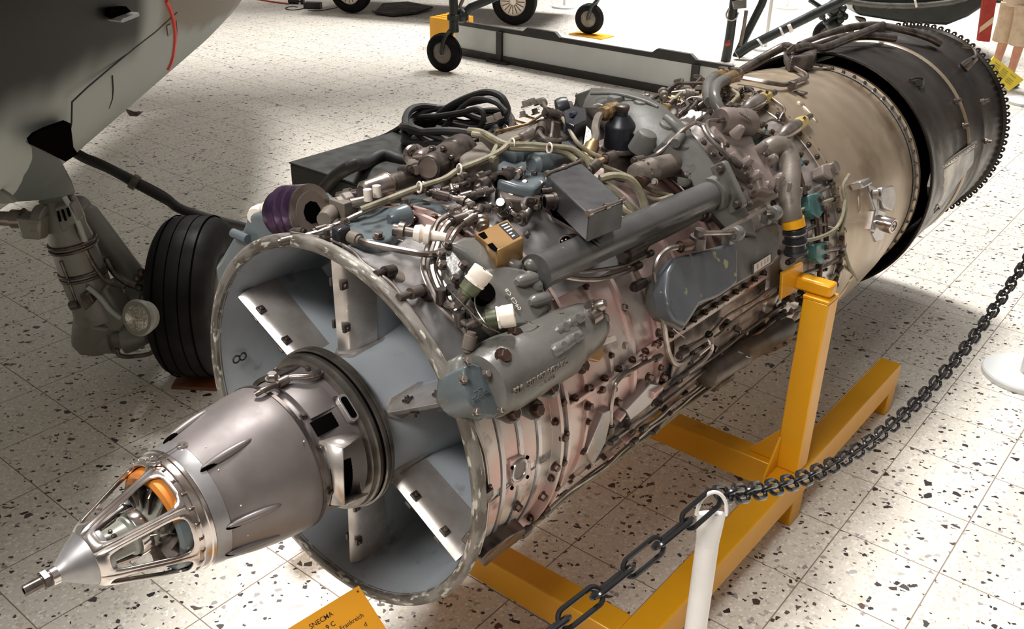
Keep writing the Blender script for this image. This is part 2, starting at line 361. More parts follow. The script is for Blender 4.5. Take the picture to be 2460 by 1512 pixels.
# ---------------------------------------------------------------- yellow engine stand
st = thing('engine_stand', 'yellow welded box-section stand carrying the jet engine', 'stand', (0, 0, 0))
def tubebox(name, a, b): return MB().box([(a[i]+b[i])/2 for i in range(3)], [abs(b[i]-a[i]) for i in range(3)]).build(name, M_yellow, st, bev=.006)
for sx in (1, -1):
    X = lambda v: v*sx
    tubebox('floor_beam', (X(.602), .30, .125), (X(.702), 2.80, .25))
    tubebox('post', (X(.597), 1.661, .25), (X(.692), 1.756, .98))
    MB().box((X(.6435), 1.709, .985), (.097, .097, .012)).build('top_plate', M_yellow, st, bev=.003)
    tubebox('foot', (X(.597), 1.661, 0), (X(.699), 1.756, .125))
    tubebox('foot', (X(.600), 2.715, 0), (X(.700), 2.80, .125))
    tubebox('foot', (X(.600), .36, 0), (X(.700), .46, .125))
    arm = MB().box((X(.615), 1.715, 1.016), (.14, .06, .05)).build('support_arm', M_yellow, st, bev=.01)
    q = [(1.568, 0.994), (1.545, 1.104), (1.719, 1.087), (1.765, 0.972)]
    p = MB().hexa([(X(.545), a, b) for a, b in q]+[(X(.557), a, b) for a, b in q]).build('mount_plate', M_yellow, st, bev=.003)
    bolts(p, [((X(.557), y_, z_), (sx, 0, 0)) for y_, z_ in ((1.668, .91), (1.655, .965), (1.75, .965), (1.79, .885))], .011, .012, M_rust)
    g = MB(Matrix(((0, 0, 1, X(.605)), (1, 0, 0, 1.655), (0, 1, 0, .25), (0, 0, 0, 1))))
    g.prism([(0, 0), (-.10, 0), (-.10, .012), (0, .14)], -.004, .004); g.build('gusset', M_yellow, st)
    g = MB(Matrix(((-sx, 0, 0, X(.597)), (0, 0, 1, 1.70), (0, 1, 0, .25), (0, 0, 0, 1))))
    g.prism([(0, 0), (.12, 0), (.12, .012), (0, .16)], -.005, .005); g.build('gusset', M_yellow, st)
for y0, y1 in ((1.66, 1.755), (.535, .635)):
    tubebox('cross_beam', (-.602, y0, .13), (.602, y1, .248))

# ---------------------------------------------------------------- chain barrier
M_disc = mat('pale_grey_disc', srgb(214, 216, 214), 0, .4, rvar=.05)
def stanchion(x, y, top, label, hook_dir, rp=.0245, base=.2):
    t = thing('barrier_post', label, 'barrier post', (x, y, 0), 'chain barrier posts')
    MB().rev((0, 0, 0), (0, 0, .03), [(0, base), (.75, base), (1, base-.006)], 48).build('base_disc', M_disc, t)
    z1 = top-.16
    mb = MB(); mb.rev((0, 0, .03), (0, 0, z1), [(0, rp), (1, rp)], 24, True)
    # flattened crown that folds into the loop
    vs = []; fs = []; n = 24; hx, hy = hook_dir
    for k in range(9):
        t_ = k/8; z = z1+t_*.075; fw = 1+.28*t_; ft = 1-.62*t_; cut = 0
        for i in range(n):
            a = 2*PI*i/n; u = rp*fw*math.cos(a); w = rp*ft*math.sin(a)
            vs.append((hx*u-hy*w, hy*u+hx*w, z))
    for k in range(8):
        for i in range(n): fs.append((k*n+i, k*n+(i+1) % n, (k+1)*n+(i+1) % n, (k+1)*n+i))
    fs.append(tuple(range(8*n, 9*n))); mb.add(vs, fs); mb.build('tube', M_white, t)
    R_ = rp*1.28; pts = []
    for i in range(17):
        a = PI*i/16; pts.append((hx*R_*math.cos(a), hy*R_*math.cos(a), z1+.07+R_*1.9*math.sin(a)))
    MB().tube(pts, .0042, 8, 2).build('hook_loop', M_white, t)
    return t

# ================================================================ the jet engine
eng = thing('jet_engine', 'long silver turbojet engine with pointed starter cone, pipes and gearboxes on a yellow stand', 'jet engine')
EM = Matrix(((0.9999933, 0.0036637, 0.0000729), (-0.0036644, 0.9997955, 0.0198878), (0, -0.0198879, 0.9998022)))
eng.matrix_world = Matrix.Translation((0, 0, 1.0184)) @ EM.to_4x4()
EI = EM.transposed()
def UPV(): return EI @ Vector((0, 0, 1))
def part(mb, name, m, parent=None, label=None, **k):
    o = mb.build(name, m, parent or eng, **k)
    if label: o['label'] = label
    return o
def lathe(name, prof, m, parent=None, n=120, label=None, **k):
    return part(MB().lathe(prof, n), name, m, parent, label, **k)
def ringbolts(parent, y, r, n, br, bh, m, d=None, th0=0.0, a=0.0, b=360.0):
    pts = []
    for i in range(n):
        th = th0+360.0*i/n
        if a <= th % 360 <= b or a <= th % 360-360 <= b:
            pts.append((EP(y, th, r), d if d else EP(0, th, 1)))
    bolts(parent, pts, br, bh, m)

# ---- intake lip and duct
lip = lathe('intake_lip', [(.030, .499), (.004, .4985), (-.008, .502), (-.013, .509), (-.013, .522), (-.008, .529), (.002, .5335), (.012, .533), (.018, .526), (.020, .514), (.030, .510)], M_lip, label='scuffed intake lip ring')
duct = lathe('intake_duct', [(.0, .499), (.03, .497), (.08, .482), (.3, .478), (.62, .455)], M_blue, label='pale blue-grey intake wall')
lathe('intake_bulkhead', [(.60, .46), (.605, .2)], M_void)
hub = lathe('centre_body', [(.010, .205), (.05, .2), (.12, .208), (.25, .222), (.45, .235), (.61, .24)], M_blue)
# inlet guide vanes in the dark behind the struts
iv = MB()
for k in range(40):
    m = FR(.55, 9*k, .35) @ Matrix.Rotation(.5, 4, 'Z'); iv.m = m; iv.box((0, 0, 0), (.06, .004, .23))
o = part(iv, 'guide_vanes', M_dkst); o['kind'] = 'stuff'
# black painted figure 8 on the intake wall
c8 = Vector((-0.4778,0.0519,0.0137)); n8 = -Vector((c8.x, 0, c8.z)).normalized()
mk = MB(XF(c8+n8*.0015, Vector((-0.4778,0.0743,0.0145))-Vector((-0.4778,0.0312,0.0136)), n8))
for dx in (-.0115, .0115): mk.torus((dx, 0, 0), (0, 0, 1), .0115, .0026, 24, 6)
part(mk, 'painted_figure', M_mark, duct)
def strut(th):
    m = FR(0, th, 0)
    # airfoil section in (aft, tangential); lofted from hub to wall
    def sec(y0, L, t, fr0, fr1):
        out = []
        for i in range(9):
            f = fr0+(fr1-fr0)*i/8; out.append((y0+L*f, t*1.1*math.sqrt(max(f, 0))*(1-f)**.8+.0006))
        return out
    def blade(fr0, fr1, r0, r1, grow=1.0):
        mb = MB(m); vs = []; fs = []
        S = []
        for r, y0, L, t in ((r0, .035, .27, .05), (r1, .030, .30, .05)):
            s = sec(y0, L, t*grow, fr0, fr1); loop = [(a, b, r) for a, b in s]+[(a, -b, r) for a, b in reversed(s)]; S.append(loop)
        n = len(S[0]); vs = S[0]+S[1]; fs = [(i, (i+1) % n, n+(i+1) % n, n+i) for i in range(n)]+[tuple(range(n)), tuple(range(n, 2*n))]
        return mb.add(vs, fs)
    s_ = part(blade(.0, 1, .2, .4815), 'intake_strut', M_blue)
    le = part(blade(.0, .42, .203, .4812, 1.1), 'leading_edge', M_strut, s_, label='bare metal leading edge')
    for r in (.285, .405):
        for sg in (1, -1):
            cl = MB(m); cl.box((.05, sg*.020, r), (.022, .008, .022)); cl.cyl((.05, sg*.022, r), (.05, sg*.030, r), .006, n=6); part(cl, 'clip', M_dkst, s_, bev=.001)
    ft = MB(m); ft.prism([(.03, -.008), (.06, -.03), (.16, -.034), (.2, -.02), (.2, .02), (.16, .034), (.06, .03), (.03, .008)], .2, .212)
    part(ft, 'root_plate', M_strut, s_)
for k in range(6): strut(30+60*k)

# ---- hub face, flanges and the boxy outlet between hub and starter shell
hf = lathe('hub_flange', [(.014, .2), (.014, .222), (.009, .2265), (.001, .2265), (-.001, .222), (-.004, .222), (-.006, .2275), (-.014, .2275), (-.016, .221), (-.02, .219), (-.024, .221), (-.034, .221), (-.037, .216), (-.044, .214), (-.052, .214), (-.056, .208), (-.058, .195), (-.058, .14)], mat('hub_steel', srgb(122, 115, 108), .75, .36, srgb(86, 80, 74), 14), n=120, label='grooved hub flange')
lathe('hub_groove', [(-.0165, .2222), (-.0235, .2222)], M_void, hf)
neck = lathe('starter_neck', [(-.05, .198), (-.10, .19), (-.155, .181), (-.19, .174)], M_spin, label='brown-grey neck drum')
# dark openings between the neck plates
def patch(name, y0, y1, t0, t1, r, m, parent, h=.003, n=10):
    mb = MB(); vs = []; fs = []
    for rr in (r, r+h):
        for i in range(n+1):
            th = t0+(t1-t0)*i/n
            vs += [EP(y0, th, rr), EP(y1, th, rr)]
    k = 2*(n+1)
    for i in range(n):
        a = 2*i; fs += [(a, a+1, a+3, a+2), (k+a, k+a+2, k+a+3, k+a+1), (a, a+2, k+a+2, k+a), (a+1, k+a+1, k+a+3, a+3)]
    fs += [(0, k, k+1, 1), (2*n, 2*n+1, k+2*n+1, k+2*n)]
    return part(mb.add(vs, fs), name, m, parent)
patch('vent_opening', -.165, -.07, 38, 50, .186, M_void, neck, .004)
patch('vent_opening', -.165, -.07, -24, 12, .186, M_void, neck, .004)
patch('cover_plate', -.16, -.06, 52, 97, .188, M_spin, neck, .006)
patch('lobed_bracket', -.13, -.06, 102, 140, .188, M_dkst, neck, .012)
b = MB(FR(-.085, 100, .185)); b.box((0, 0, .004), (.06, .02, .008)); part(b, 'strap', M_spin, neck)
bolts(neck, [(EP(-.095, 118, .2), EP(0, 118, 1)), (EP(-.06, 92, .2), EP(0, 92, 1)), (EP(-.075, 56, .2), EP(0, 56, 1)), (EP(-.072, 38, .2), EP(0, 38, 1)), (EP(-.17, 58, .186), EP(0, 58, 1)), (EP(-.17, 30, .186), EP(0, 30, 1)), (EP(-.17, -8, .186), EP(0, -8, 1))], .006, .008, M_dkst)
# slotted port
pt = MB(FR(-.066, 46, .196)); pt.prism(rpoly(.03, .075, .012), 0, .018)
p_ = part(pt, 'slot_port', M_strut, neck, bev=.002)
pt = MB(FR(-.066, 46, .2145)); pt.prism(rpoly(.018, .06, .008), -.004, .0004); part(pt, 'slot_opening', M_void, neck)
# square outlet duct: front, top and bottom sheet, open outwards
F_ = [Vector(p) for p in [(0.1135,-0.163,0.0925),(0.2337,-0.163,0.1213),(0.2277,-0.163,-0.0488),(0.1344,-0.163,-0.0899)]]; B_ = [Vector(p) for p in [(0.0772,-0.075,0.0616),(0.2098,-0.075,0.1059),(0.2141,-0.075,-0.0691),(0.1197,-0.075,-0.1186)]]
for nm_, idx in (('outlet_front', (F_[0], F_[1], F_[2], F_[3])), ('outlet_top', (F_[0], F_[1], B_[1], B_[0])), ('outlet_bottom', (F_[3], F_[2], B_[2], B_[3])), ('outlet_back', (B_[0].lerp(B_[1], .0), B_[1].lerp(B_[0], .25), B_[2].lerp(B_[3], .25), B_[3]))):
    part(MB().add(idx, [(0, 1, 2, 3)]), nm_, M_strut, neck, solid=.004)
# braided hose and elbow on the shell
hz = [(0.0082,-0.0393,0.1998),(0.0415,-0.0627,0.2079),(0.0382,-0.0967,0.2116),(0.0113,-0.1268,0.2117),(0.0043,-0.1473,0.206),(0.005,-0.1705,0.2069)]
part(MB().tube(hz, .0085, 10, 6), 'braided_hose', M_steel)
part(MB().tube([(0.0072,-0.1684,0.2069),(0.0104,-0.1953,0.2117),(0.0106,-0.2163,0.2117),(0.0033,-0.2285,0.205)], .0075, 10, 5).cyl((0.0063,-0.1358,0.2089), (0.0075,-0.1647,0.2089), .012, n=10).hexn((-0.0362,-0.1485,0.1967), (0, 0, 1), .014, .018), 'hose_elbow', M_steel)

# ---- dark starter shell
shell = lathe('starter_shell', [(-.468, .1455), (-.462, .149), (-.43, .1555), (-.40, .163), (-.34, .178), (-.29, .1875), (-.24, .1935), (-.194, .195), (-.190, .1935), (-.190, .189), (-.24, .187), (-.3, .18)], M_spin, label='dark tapered starter shell')
lathe('shell_band', [(-.466, .1495), (-.462, .1512), (-.432, .1575), (-.430, .156)], M_nose, shell, label='lighter front band')
lathe('shell_edge', [(-.199, .1952), (-.199, .1972), (-.189, .1972), (-.189, .19)], M_dkst, shell)
for th in (60, 5.5, -27, -80, 115, 160, 215):
    sc = MB(FR(-.385, th, .168) @ Matrix.Rotation(-.19, 4, 'Y'))
    sc.ball((.01, 0, 0), 1, (.068, .011, .011), 16, 8); part(sc, 'scoop', M_spin, shell)
    sc = MB(FR(-.428, th, .1605) @ Matrix.Rotation(-.19, 4, 'Y')); sc.ball((.012, -.004, -.001), 1, (.03, .006, .007), 12, 6); part(sc, 'scoop_mouth', M_void, shell)
for i, (y, th) in enumerate([(-.40, 75), (-.40, 18), (-.395, -12), (-.33, 30), (-.24, 80), (-.21, 40), (-.41, 52)]):
    r_ = .163+(y+.40)*.18; part(MB().ball(EP(y, th, r_), .0022, n=6, m=4), 'rivet', M_pale, shell)
wz = MB().cyl(EP(-.431, 91, .1555), EP(-.431, 91, .161), .0125, n=16).cyl(EP(-.431, 91, .161), EP(-.431, 91, .164), .006, n=6)
part(wz, 'washer_screw', M_polish, shell)
part(MB().tube([EP(-.437, 91, .163), EP(-.46, 91.5, .158), EP(-.485, 92, .156), EP(-.495, 94, .15)], .0012, 5), 'lock_wire', M_steel, shell)

# ---- open starter cage
def cage_r(y):
    P = [(-.805, .012), (-.758, .019), (-.745, .026), (-.72, .045), (-.69, .064), (-.66, .0775), (-.62, .093), (-.56, .117), (-.50, .138), (-.48, .1405)]
    for (a, ra), (b_, rb) in zip(P, P[1:]):
        if y <= b_: return ra+(rb-ra)*(y-a)/(b_-a)
    return P[-1][1]
cg = MB(); NR = 7; SP = 360/NR
for k in range(NR):
    tc = 37+SP*(k+.5); y0, y1 = -.694, -.497; n = 48
    # outer rectangle of the sector and the rounded opening inside it
    oy0, oy1 = -.672, -.513; inner = []; outer = []
    for i in range(n):
        a = 2*PI*i/n; ca, sa = math.cos(a), math.sin(a)
        q = max(abs(ca), abs(sa)); outer.append((ca/q, sa/q))
        e = .42; sx = math.copysign(abs(ca)**e, ca); sy = math.copysign(abs(sa)**e, sa)
        inner.append((sx, sy))
    rings = []
    for w in (1.0, .5, 0.0):
        row = []
        for (ox, oy), (ix, iy) in zip(outer, inner):
            yo = (y0+y1)/2+ox*(y1-y0)/2; to = oy*SP/2
            yi = (oy0+oy1)/2+ix*(oy1-oy0)/2; hw = SP*(.378+.045*ix); ti = iy*hw
            y = yi+(yo-yi)*w; t = ti+(to-ti)*w
            row.append(EP(y, tc+t, cage_r(y)+.0035*math.sin(PI*w)))
        rings.append(row)
    vs = sum(rings, []); fs = []
    for j in range(2):
        for i in range(n): fs.append((j*n+i, j*n+(i+1) % n, (j+1)*n+(i+1) % n, (j+1)*n+i))
    cg.add(vs, fs)
cage = part(cg, 'starter_cage', M_polish, ang=60, label='polished open cage of seven ribs')
md = cage.modifiers.new('solid', 'SOLIDIFY'); md.thickness = .0085; md.offset = -.6
md = cage.modifiers.new('bevel', 'BEVEL'); md.width = .0025; md.segments = 2; md.limit_method = 'ANGLE'; md.angle_limit = .8
lathe('nose_cone', [(-.760, .0185), (-.748, .024), (-.735, .034), (-.715, .0485), (-.70, .058), (-.688, .066), (-.672, .0725), (-.66, .07)], M_nose, cage, 64, label='brushed grey nose cone')
ns = MB(); ns.rev((0, -.826, 0), (0, -.756, 0), [(0, .013), (.5, .013), (.52, .0145), (.7, .0145), (.7, .018), (1, .0195)], 24)
ns.rev((0, -.787, 0), (0, -.775, 0), [(0, .0215), (1, .0215)], 6)
nz = part(ns, 'threaded_tip', M_dkst, cage)
part(MB().cyl((0, -.8262, 0), (0, -.82, 0), .007, n=12), 'tip_hole', M_void, cage)
lathe('tip_collar', [(-.772, .0175), (-.770, .0195), (-.757, .0205), (-.755, .018)], M_polish, cage, 32)
rim = lathe('cage_rim', [(-.51, .1335), (-.506, .1405), (-.495, .1415), (-.493, .146), (-.486, .1475), (-.478, .1475), (-.476, .151), (-.468, .151), (-.466, .147)], M_polish, cage, 96)
bolts(rim, [(EP(-.498, 15*i+4, .138), (Vector((0, -1, 0))+EP(0, 15*i+4, .6))) for i in range(24)], .0042, .007, M_dkst)
tv = MB().hexn(EP(-.502, 92, .145), EP(0, 92, 1), .009, .014).cyl(EP(-.515, 96, .146), EP(-.495, 86, .15), .006, n=8).ball(EP(-.50, 96, .152), .008)
part(tv, 'cage_valve', M_polish, cage)
# starter turbine inside the cage
stt = lathe('starter_turbine', [(-.675, .0), (-.675, .034), (-.60, .04), (-.595, .047), (-.585, .047), (-.583, .052), (-.562, .052), (-.56, .046), (-.545, .05), (-.53, .07), (-.47, .085)], M_body, n=48, label='starter turbine body seen through the cage')
lathe('silver_band', [(-.588, .0535), (-.586, .0545), (-.563, .0545), (-.561, .0535)], M_polish, stt, 48)
for j, y in enumerate((-.660, -.652, -.644, -.636)): lathe('label_band', [(y, .0362), (y+.004, .0366)], M_mark if j % 2 else M_steel, stt, 40)
op_ = [(-.53, .098), (-.535, .112), (-.528, .121), (-.50, .128), (-.472, .131), (-.472, .1)]
part(MB().lathe(op_, 40, 28, 150), 'orange_shroud', M_orange, stt, label='orange shroud segment'); part(MB().lathe(op_, 60, 150, 388), 'grey_shroud', M_slate, stt)
vb = MB()
for k in range(14):
    vb.m = FR(-.535, 360/14*k, .075) @ Matrix.Rotation(.7, 4, 'Z'); vb.box((0, 0, 0), (.04, .0025, .05))
part(vb, 'turbine_blades', M_dkst, stt)
lathe('rotor_disc', [(-.515, .1), (-.51, .04)], M_black, stt, 48)
part(MB().tube([EP(-.56, 30, .058), EP(-.53, 25, .075), EP(-.50, 20, .1)], .0022, 6).tube([EP(-.57, 16, .056), EP(-.54, 10, .072), EP(-.52, 4, .085)], .0012, 6), 'starter_wires', M_steel, stt)
bolts(stt, [(EP(-.632, a, .0375), EP(0, a, 1)) for a in (40, 62, 84, 18, 140, 200)], .0045, .004, M_dkst)

# ---- outer casings
front = lathe('front_casing', [(.018, .512), (.03, .508), (.034, .502), (.105, .494), (.2, .489), (.26, .490), (.318, .493), (.322, .502)], M_silver, label='silver front casing')
for y_ in (.115, .19, .264):
    rr = .4925 if y_ < .15 else .4885
    part(MB().lathe([(y_-.011, rr-.002), (y_-.007, rr+.009), (y_+.007, rr+.009), (y_+.011, rr-.002)], 60, -95, 24), 'casing_rib', M_silver, front)
# pinkish lower panels of the front casing, between the ribs
for y0, y1 in ((.05, .103), (.127, .178), (.202, .2525), (.2755, .318)):
    for t0, t1 in ((-62, -34), (-31, -4), (-1, 22)): patch('primer_panel', y0, y1, t0, t1, .4895 if y0 > .1 else .4955, M_pink, front, .0035, 12)
fg = lathe('front_flange', [(.318, .49), (.32, .522), (.332, .522), (.334, .512), (.352, .512), (.354, .521), (.366, .521), (.368, .5), (.372, .496)], M_pink, label='bolted casing flange with a grey band')
lathe('grey_band', [(.335, .5125), (.337, .5145), (.350, .5145), (.352, .5125)], M_grey, fg)
ringbolts(fg, .343, .513, 36, .0095, .014, M_rust, th0=4)
ringbolts(fg, .318, .508, 18, .008, .012, M_rust, d=(0, -1, 0), th0=9)
comp = lathe('compressor_casing', [(.37, .5), (.38, .486), (.47, .484), (.472, .494), (.484, .494), (.487, .483), (.60, .480), (.603, .489), (.617, .489), (.62, .478), (.72, .474), (.724, .484), (.74, .484), (.744, .472), (.86, .468), (.864, .482), (.882, .482), (.886, .466), (1.05, .464), (1.054, .476), (1.068, .476), (1.072, .462), (1.3, .462), (1.304, .474), (1.32, .474), (1.324, .464), (1.55, .468), (1.60, .474)], M_pink, label='pinkish ribbed compressor casing')
top = patch('silver_saddle', .375, .86, 42, 140, .4885, M_silver, comp, .004, 30)
# lengthwise split flange with its nuts
for th in (10.0, 178.0):
    sf = MB(FR(.97, th, .475)); sf.box((0, 0, .012), (1.18, .016, .03)); s_ = part(sf, 'split_flange', M_pink, comp, bev=.003)
    bolts(s_, [(EP(.42+.07*i, th+(1.1 if i % 2 else 1.1), .494), EP(0, th+60, 1)) for i in range(17)], .009, .012, M_rust)
ringbolts(comp, .478, .494, 30, .0075, .011, M_rust, a=-70, b=42)
ringbolts(comp, .61, .489, 30, .0075, .011, M_rust, a=-70, b=42, th0=5)
ringbolts(comp, .873, .482, 34, .008, .012, M_rust, a=-70, b=60)
ringbolts(comp, 1.061, .476, 34, .0075, .011, M_rust, a=-70, b=20)
comb = lathe('combustion_casing', [(1.58, .47), (1.60, .49), (1.62, .492), (1.64, .502), (1.665, .502), (1.67, .49), (1.80, .505), (1.84, .53), (1.845, .545), (1.865, .545), (1.87, .53), (1.95, .545), (2.03, .56), (2.035, .568)], M_strut, label='combustion casing behind the gearbox')
ringbolts(comb, 1.652, .502, 44, .008, .012, M_rust, a=-80, b=150)
ringbolts(comb, 1.855, .545, 48, .0075, .012, M_dkst, a=-80, b=150)
turb = lathe('turbine_casing', [(2.03, .565), (2.035, .586), (2.049, .586), (2.052, .572), (2.06, .57), (2.2, .5745), (2.45, .574), (2.55, .570), (2.75, .556), (2.95, .530), (2.99, .524), (3.0, .519), (3.02, .518), (3.03, .524), (3.034, .536), (3.05, .538), (3.055, .53), (3.06, .505)], M_turb, n=160, label='heat-tinted turbine casing')
lathe('bolt_shelf', [(2.985, .528), (2.99, .5285), (3.03, .5265), (3.035, .53)], M_strut, turb)
ringbolts(turb, 2.032, .576, 66, .0075, .012, M_dkst, d=(0, -1, 0))
ringbolts(turb, 2.055, .576, 66, .007, .012, M_dkst, d=(0, 1, 0), th0=2)
ringbolts(turb, 3.012, .525, 60, .0075, .014, M_dkst, th0=1)
# embossed teardrops on the turbine casing
for th in (22, 62, 102, -18):
    m = FR(2.24, th, .572) @ Matrix.Rotation(math.radians(-20), 4, 'Z')
    td = MB(m); td.ball((0, -.015, -.002), 1, (.014, .055, .012), 16, 8); td.ball((0, .045, -.002), 1, (.02, .02, .010), 14, 8); part(td, 'embossed_teardrop', M_turb, turb)

# ---- soot-dark exhaust duct
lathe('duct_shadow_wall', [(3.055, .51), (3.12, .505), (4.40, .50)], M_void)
exh = lathe('exhaust_duct', [(3.052, .583), (3.05, .5915), (3.06, .5935), (3.09, .588), (3.16, .578), (3.55, .562), (3.70, .556), (3.712, .562), (3.735, .562), (3.745, .552), (4.0, .546), (4.015, .552), (4.04, .552), (4.05, .544), (4.36, .544), (4.395, .552), (4.401, .5655), (4.419, .5655), (4.42, .52), (4.0, .52), (3.2, .55), (3.07, .575), (3.052, .583)], M_duct, n=160, label='soot-dark exhaust duct')
lathe('pale_bead', [(3.703, .5575), (3.712, .5635), (3.735, .5635), (3.744, .5545)], M_turb, exh, 120)
sc = MB(); nsc = 90
for k in range(nsc):
    # every scallop is a ring round a drilled hole
    th = 360*k/nsc; c = EP(4.41, th, .5705); vs = []; fs = []
    for yy in (-.009, .009):
        for r_ in (.0058, .0140):
            for i in range(10):
                a = 2*PI*i/10; n_ = EP(0, th, 1); t_ = Vector((-n_.z, 0, n_.x)); vs.append(c+Vector((0, yy, 0))+(n_*math.cos(a)+t_*math.sin(a))*r_)
    for i in range(10):
        j = (i+1) % 10; fs += [(i, j, 10+j, 10+i), (20+i, 30+i, 30+j, 20+j), (i, 20+i, 20+j, j), (10+i, 10+j, 30+j, 30+i)]
    sc.add(vs, fs)
part(sc, 'drilled_rim', M_duct, exh)['kind'] = 'stuff'

# ================================================================ barrier, sign
P1 = stanchion(1.0332, .1468, 1.262, 'white barrier post with looped top in front of the engine', (.77, .63))
P2 = stanchion(1.113, 3.547, 1.262, 'barrier post on a wide grey disc by the right frame edge', (0, 1))
ch = thing('barrier_chain', 'glossy black chain hanging along the engine between white posts', 'chain')
def link_mesh(name, L, w, r):
    pts = []
    for i in range(12):
        a = -PI/2+PI*i/11; pts.append(((L/2-w)+w*math.cos(a), w*math.sin(a), 0))
    for i in range(12):
        a = PI/2+PI*i/11; pts.append((-(L/2-w)+w*math.cos(a), w*math.sin(a), 0))
    mb = MB(); vs = []; fs = []; n = len(pts)
    for i, p in enumerate(pts):
        p = Vector(p); t = (Vector(pts[(i+1) % n])-Vector(pts[i-1])).normalized(); N = Vector((0, 0, 1)); B = t.cross(N)
        for k in range(8):
            a = 2*PI*k/8; vs.append(p+N*r*math.cos(a)+B*r*math.sin(a))
    for i in range(n):
        for k in range(8): fs.append((i*8+k, ((i+1) % n)*8+k, ((i+1) % n)*8+(k+1) % 8, i*8+(k+1) % 8))
    return mb.add(vs, fs)
LINK = None
LINKS = {}
def chain(pts, pitch, L, w, r, phase=0):
    LINK = LINKS.get(L)
    P = [Vector(p) for p in pts]; acc = [0]
    for a, b in zip(P, P[1:]): acc.append(acc[-1]+(b-a).length)
    def at(s):
        for i in range(len(P)-1):
            if s <= acc[i+1]: return P[i].lerp(P[i+1], (s-acc[i])/(acc[i+1]-acc[i]))
        return P[-1]
    n = int(acc[-1]/pitch)
    for k in range(n):
        a = at(k*pitch); b = at((k+1)*pitch); d = (b-a).normalized()
        if LINK is None:
            o = link_mesh('link', L, w, r).build('link', M_chain, ch); LINK = LINKS[L] = o.data
        else:
            o = D.objects.new('link', LINK); COL.objects.link(o); o.parent = ch
        side = Vector((0, 0, 1)); m = XF((a+b)/2, d, side) @ Matrix.Rotation(math.radians(42+90*((k+phase) % 2)+random.uniform(-8, 8)), 4, 'X')
        o.matrix_basis = m
def cat_pts(p0, p1, zmin, smin, n=60):
    # hanging curve through p0 with its lowest point at fraction smin
    a = Vector(p0); b = Vector(p1); L = (b-a).length; out = []
    lo, hi = .2, 20
    x0 = -smin*L
    for _ in range(60):
        c = (lo+hi)/2
        if c*(math.cosh(x0/c)-1) > a.z-zmin: lo = c
        else: hi = c
    for i in range(n+1):
        x = x0+L*i/n; p = a.lerp(b, i/n); p.z = zmin+c*(math.cosh(x/c)-1); out.append(p)
    return out
chain(cat_pts((1.0345, .165, 1.213), (1.113, 3.52, 1.235), .766, .49), .0515, .0715, .0185, .0055)
chain([(1.0335, .150, 1.215), (1.016, .060, 1.193), (1.0, -.02, 1.178), (.98, -.12, 1.158), (.96, -.22, 1.140), (.94, -.32, 1.126), (.92, -.42, 1.115), (.88, -.62, 1.10), (.82, -.92, 1.10)], .085, .107, .0185, .0056, 1)

sg = thing('info_sign', 'orange-yellow exhibit sign with black lettering below the intake', 'sign')
SP_ = Vector((.22744, -.14094, .7)); ST = Vector((.10083, .994904, 0)); SD = (Vector((ST.y, -ST.x, 0))*math.cos(math.radians(34))-Vector((0, 0, 1))*math.sin(math.radians(34))); SN = ST.cross(SD)*-1
if SN.z < 0: SN = -SN
def SGM(a, b, lift=0): 
    m = Matrix((ST, -SD, SN)).transposed().to_4x4(); m.translation = SP_+ST*a+SD*b+SN*lift; return m
M_sign = mat('orange_sign_face', srgb(232, 160, 40), 0, .35, srgb(222, 146, 30), 2, rvar=.05)
mb = MB(SGM(-.133, .095)); mb.box((0, 0, -.003), (.266, .19, .006)); part(mb, 'sign_panel', M_sign, sg, bev=.001)
textmesh('lettering', 'SNECMA', .0175, M_mark, sg, SGM(-.1325, .0255, .0004), .0002, font_bold=True)
textmesh('lettering', 'Atar 9 C', .0175, M_mark, sg, SGM(-.1375, .0490, .0004), .0002, font_bold=True)
textmesh('lettering', 'Frankreich', .0165, M_mark, sg, SGM(-.0675, .0690, .0004), .0002)
textmesh('lettering', 'd', .0165, M_mark, sg, SGM(-.0410, .0930, .0004), .0002)
b = MB(SGM(-.012, .012)); b.cyl((0, 0, -.001), (0, 0, .002), .0025, n=10); part(b, 'screw', M_dkst, sg)
c0 = SP_+ST*-.133+SD*.095-SN*.006
part(MB().cyl((c0.x, c0.y, .02), c0, .018, n=16), 'pole', M_white, sg)
part(MB().rev((c0.x, c0.y, 0), (c0.x, c0.y, .025), [(0, .15), (.8, .15), (1, .145)], 40), 'base_disc', M_disc, sg)

# ================================================================ grey combat aircraft on the left
M_under = mat('light_grey_underside', srgb(160, 166, 162), .05, .45, srgb(146, 152, 150), 1.5, dirt=srgb(120, 122, 118), dscale=3, damt=(.62, .85))
M_gear = mat('grey_green_gear_paint', srgb(122, 121, 113), .1, .38, srgb(116, 114, 106), 6, dirt=srgb(86, 80, 72), damt=(.62, .8))
M_tyre = mat('aircraft_tyre', srgb(14, 13, 13), 0, .7, srgb(22, 20, 19), 10, spec=.15)
ac = thing('fighter_aircraft', 'light grey and brownish parked jet, shade painted into its skin, only belly and main gear in view', 'aircraft')
AF = 2.3168; AD = Vector((math.cos(AF), math.sin(AF), .0024)).normalized(); A0 = Vector((-2.8321, .14, 1.9106)); AX = Vector((AD.y, -AD.x, 0)).normalized(); AU = AX.cross(AD)
AM = Matrix((AX, AD, AU)).transposed().to_4x4(); AM.translation = A0
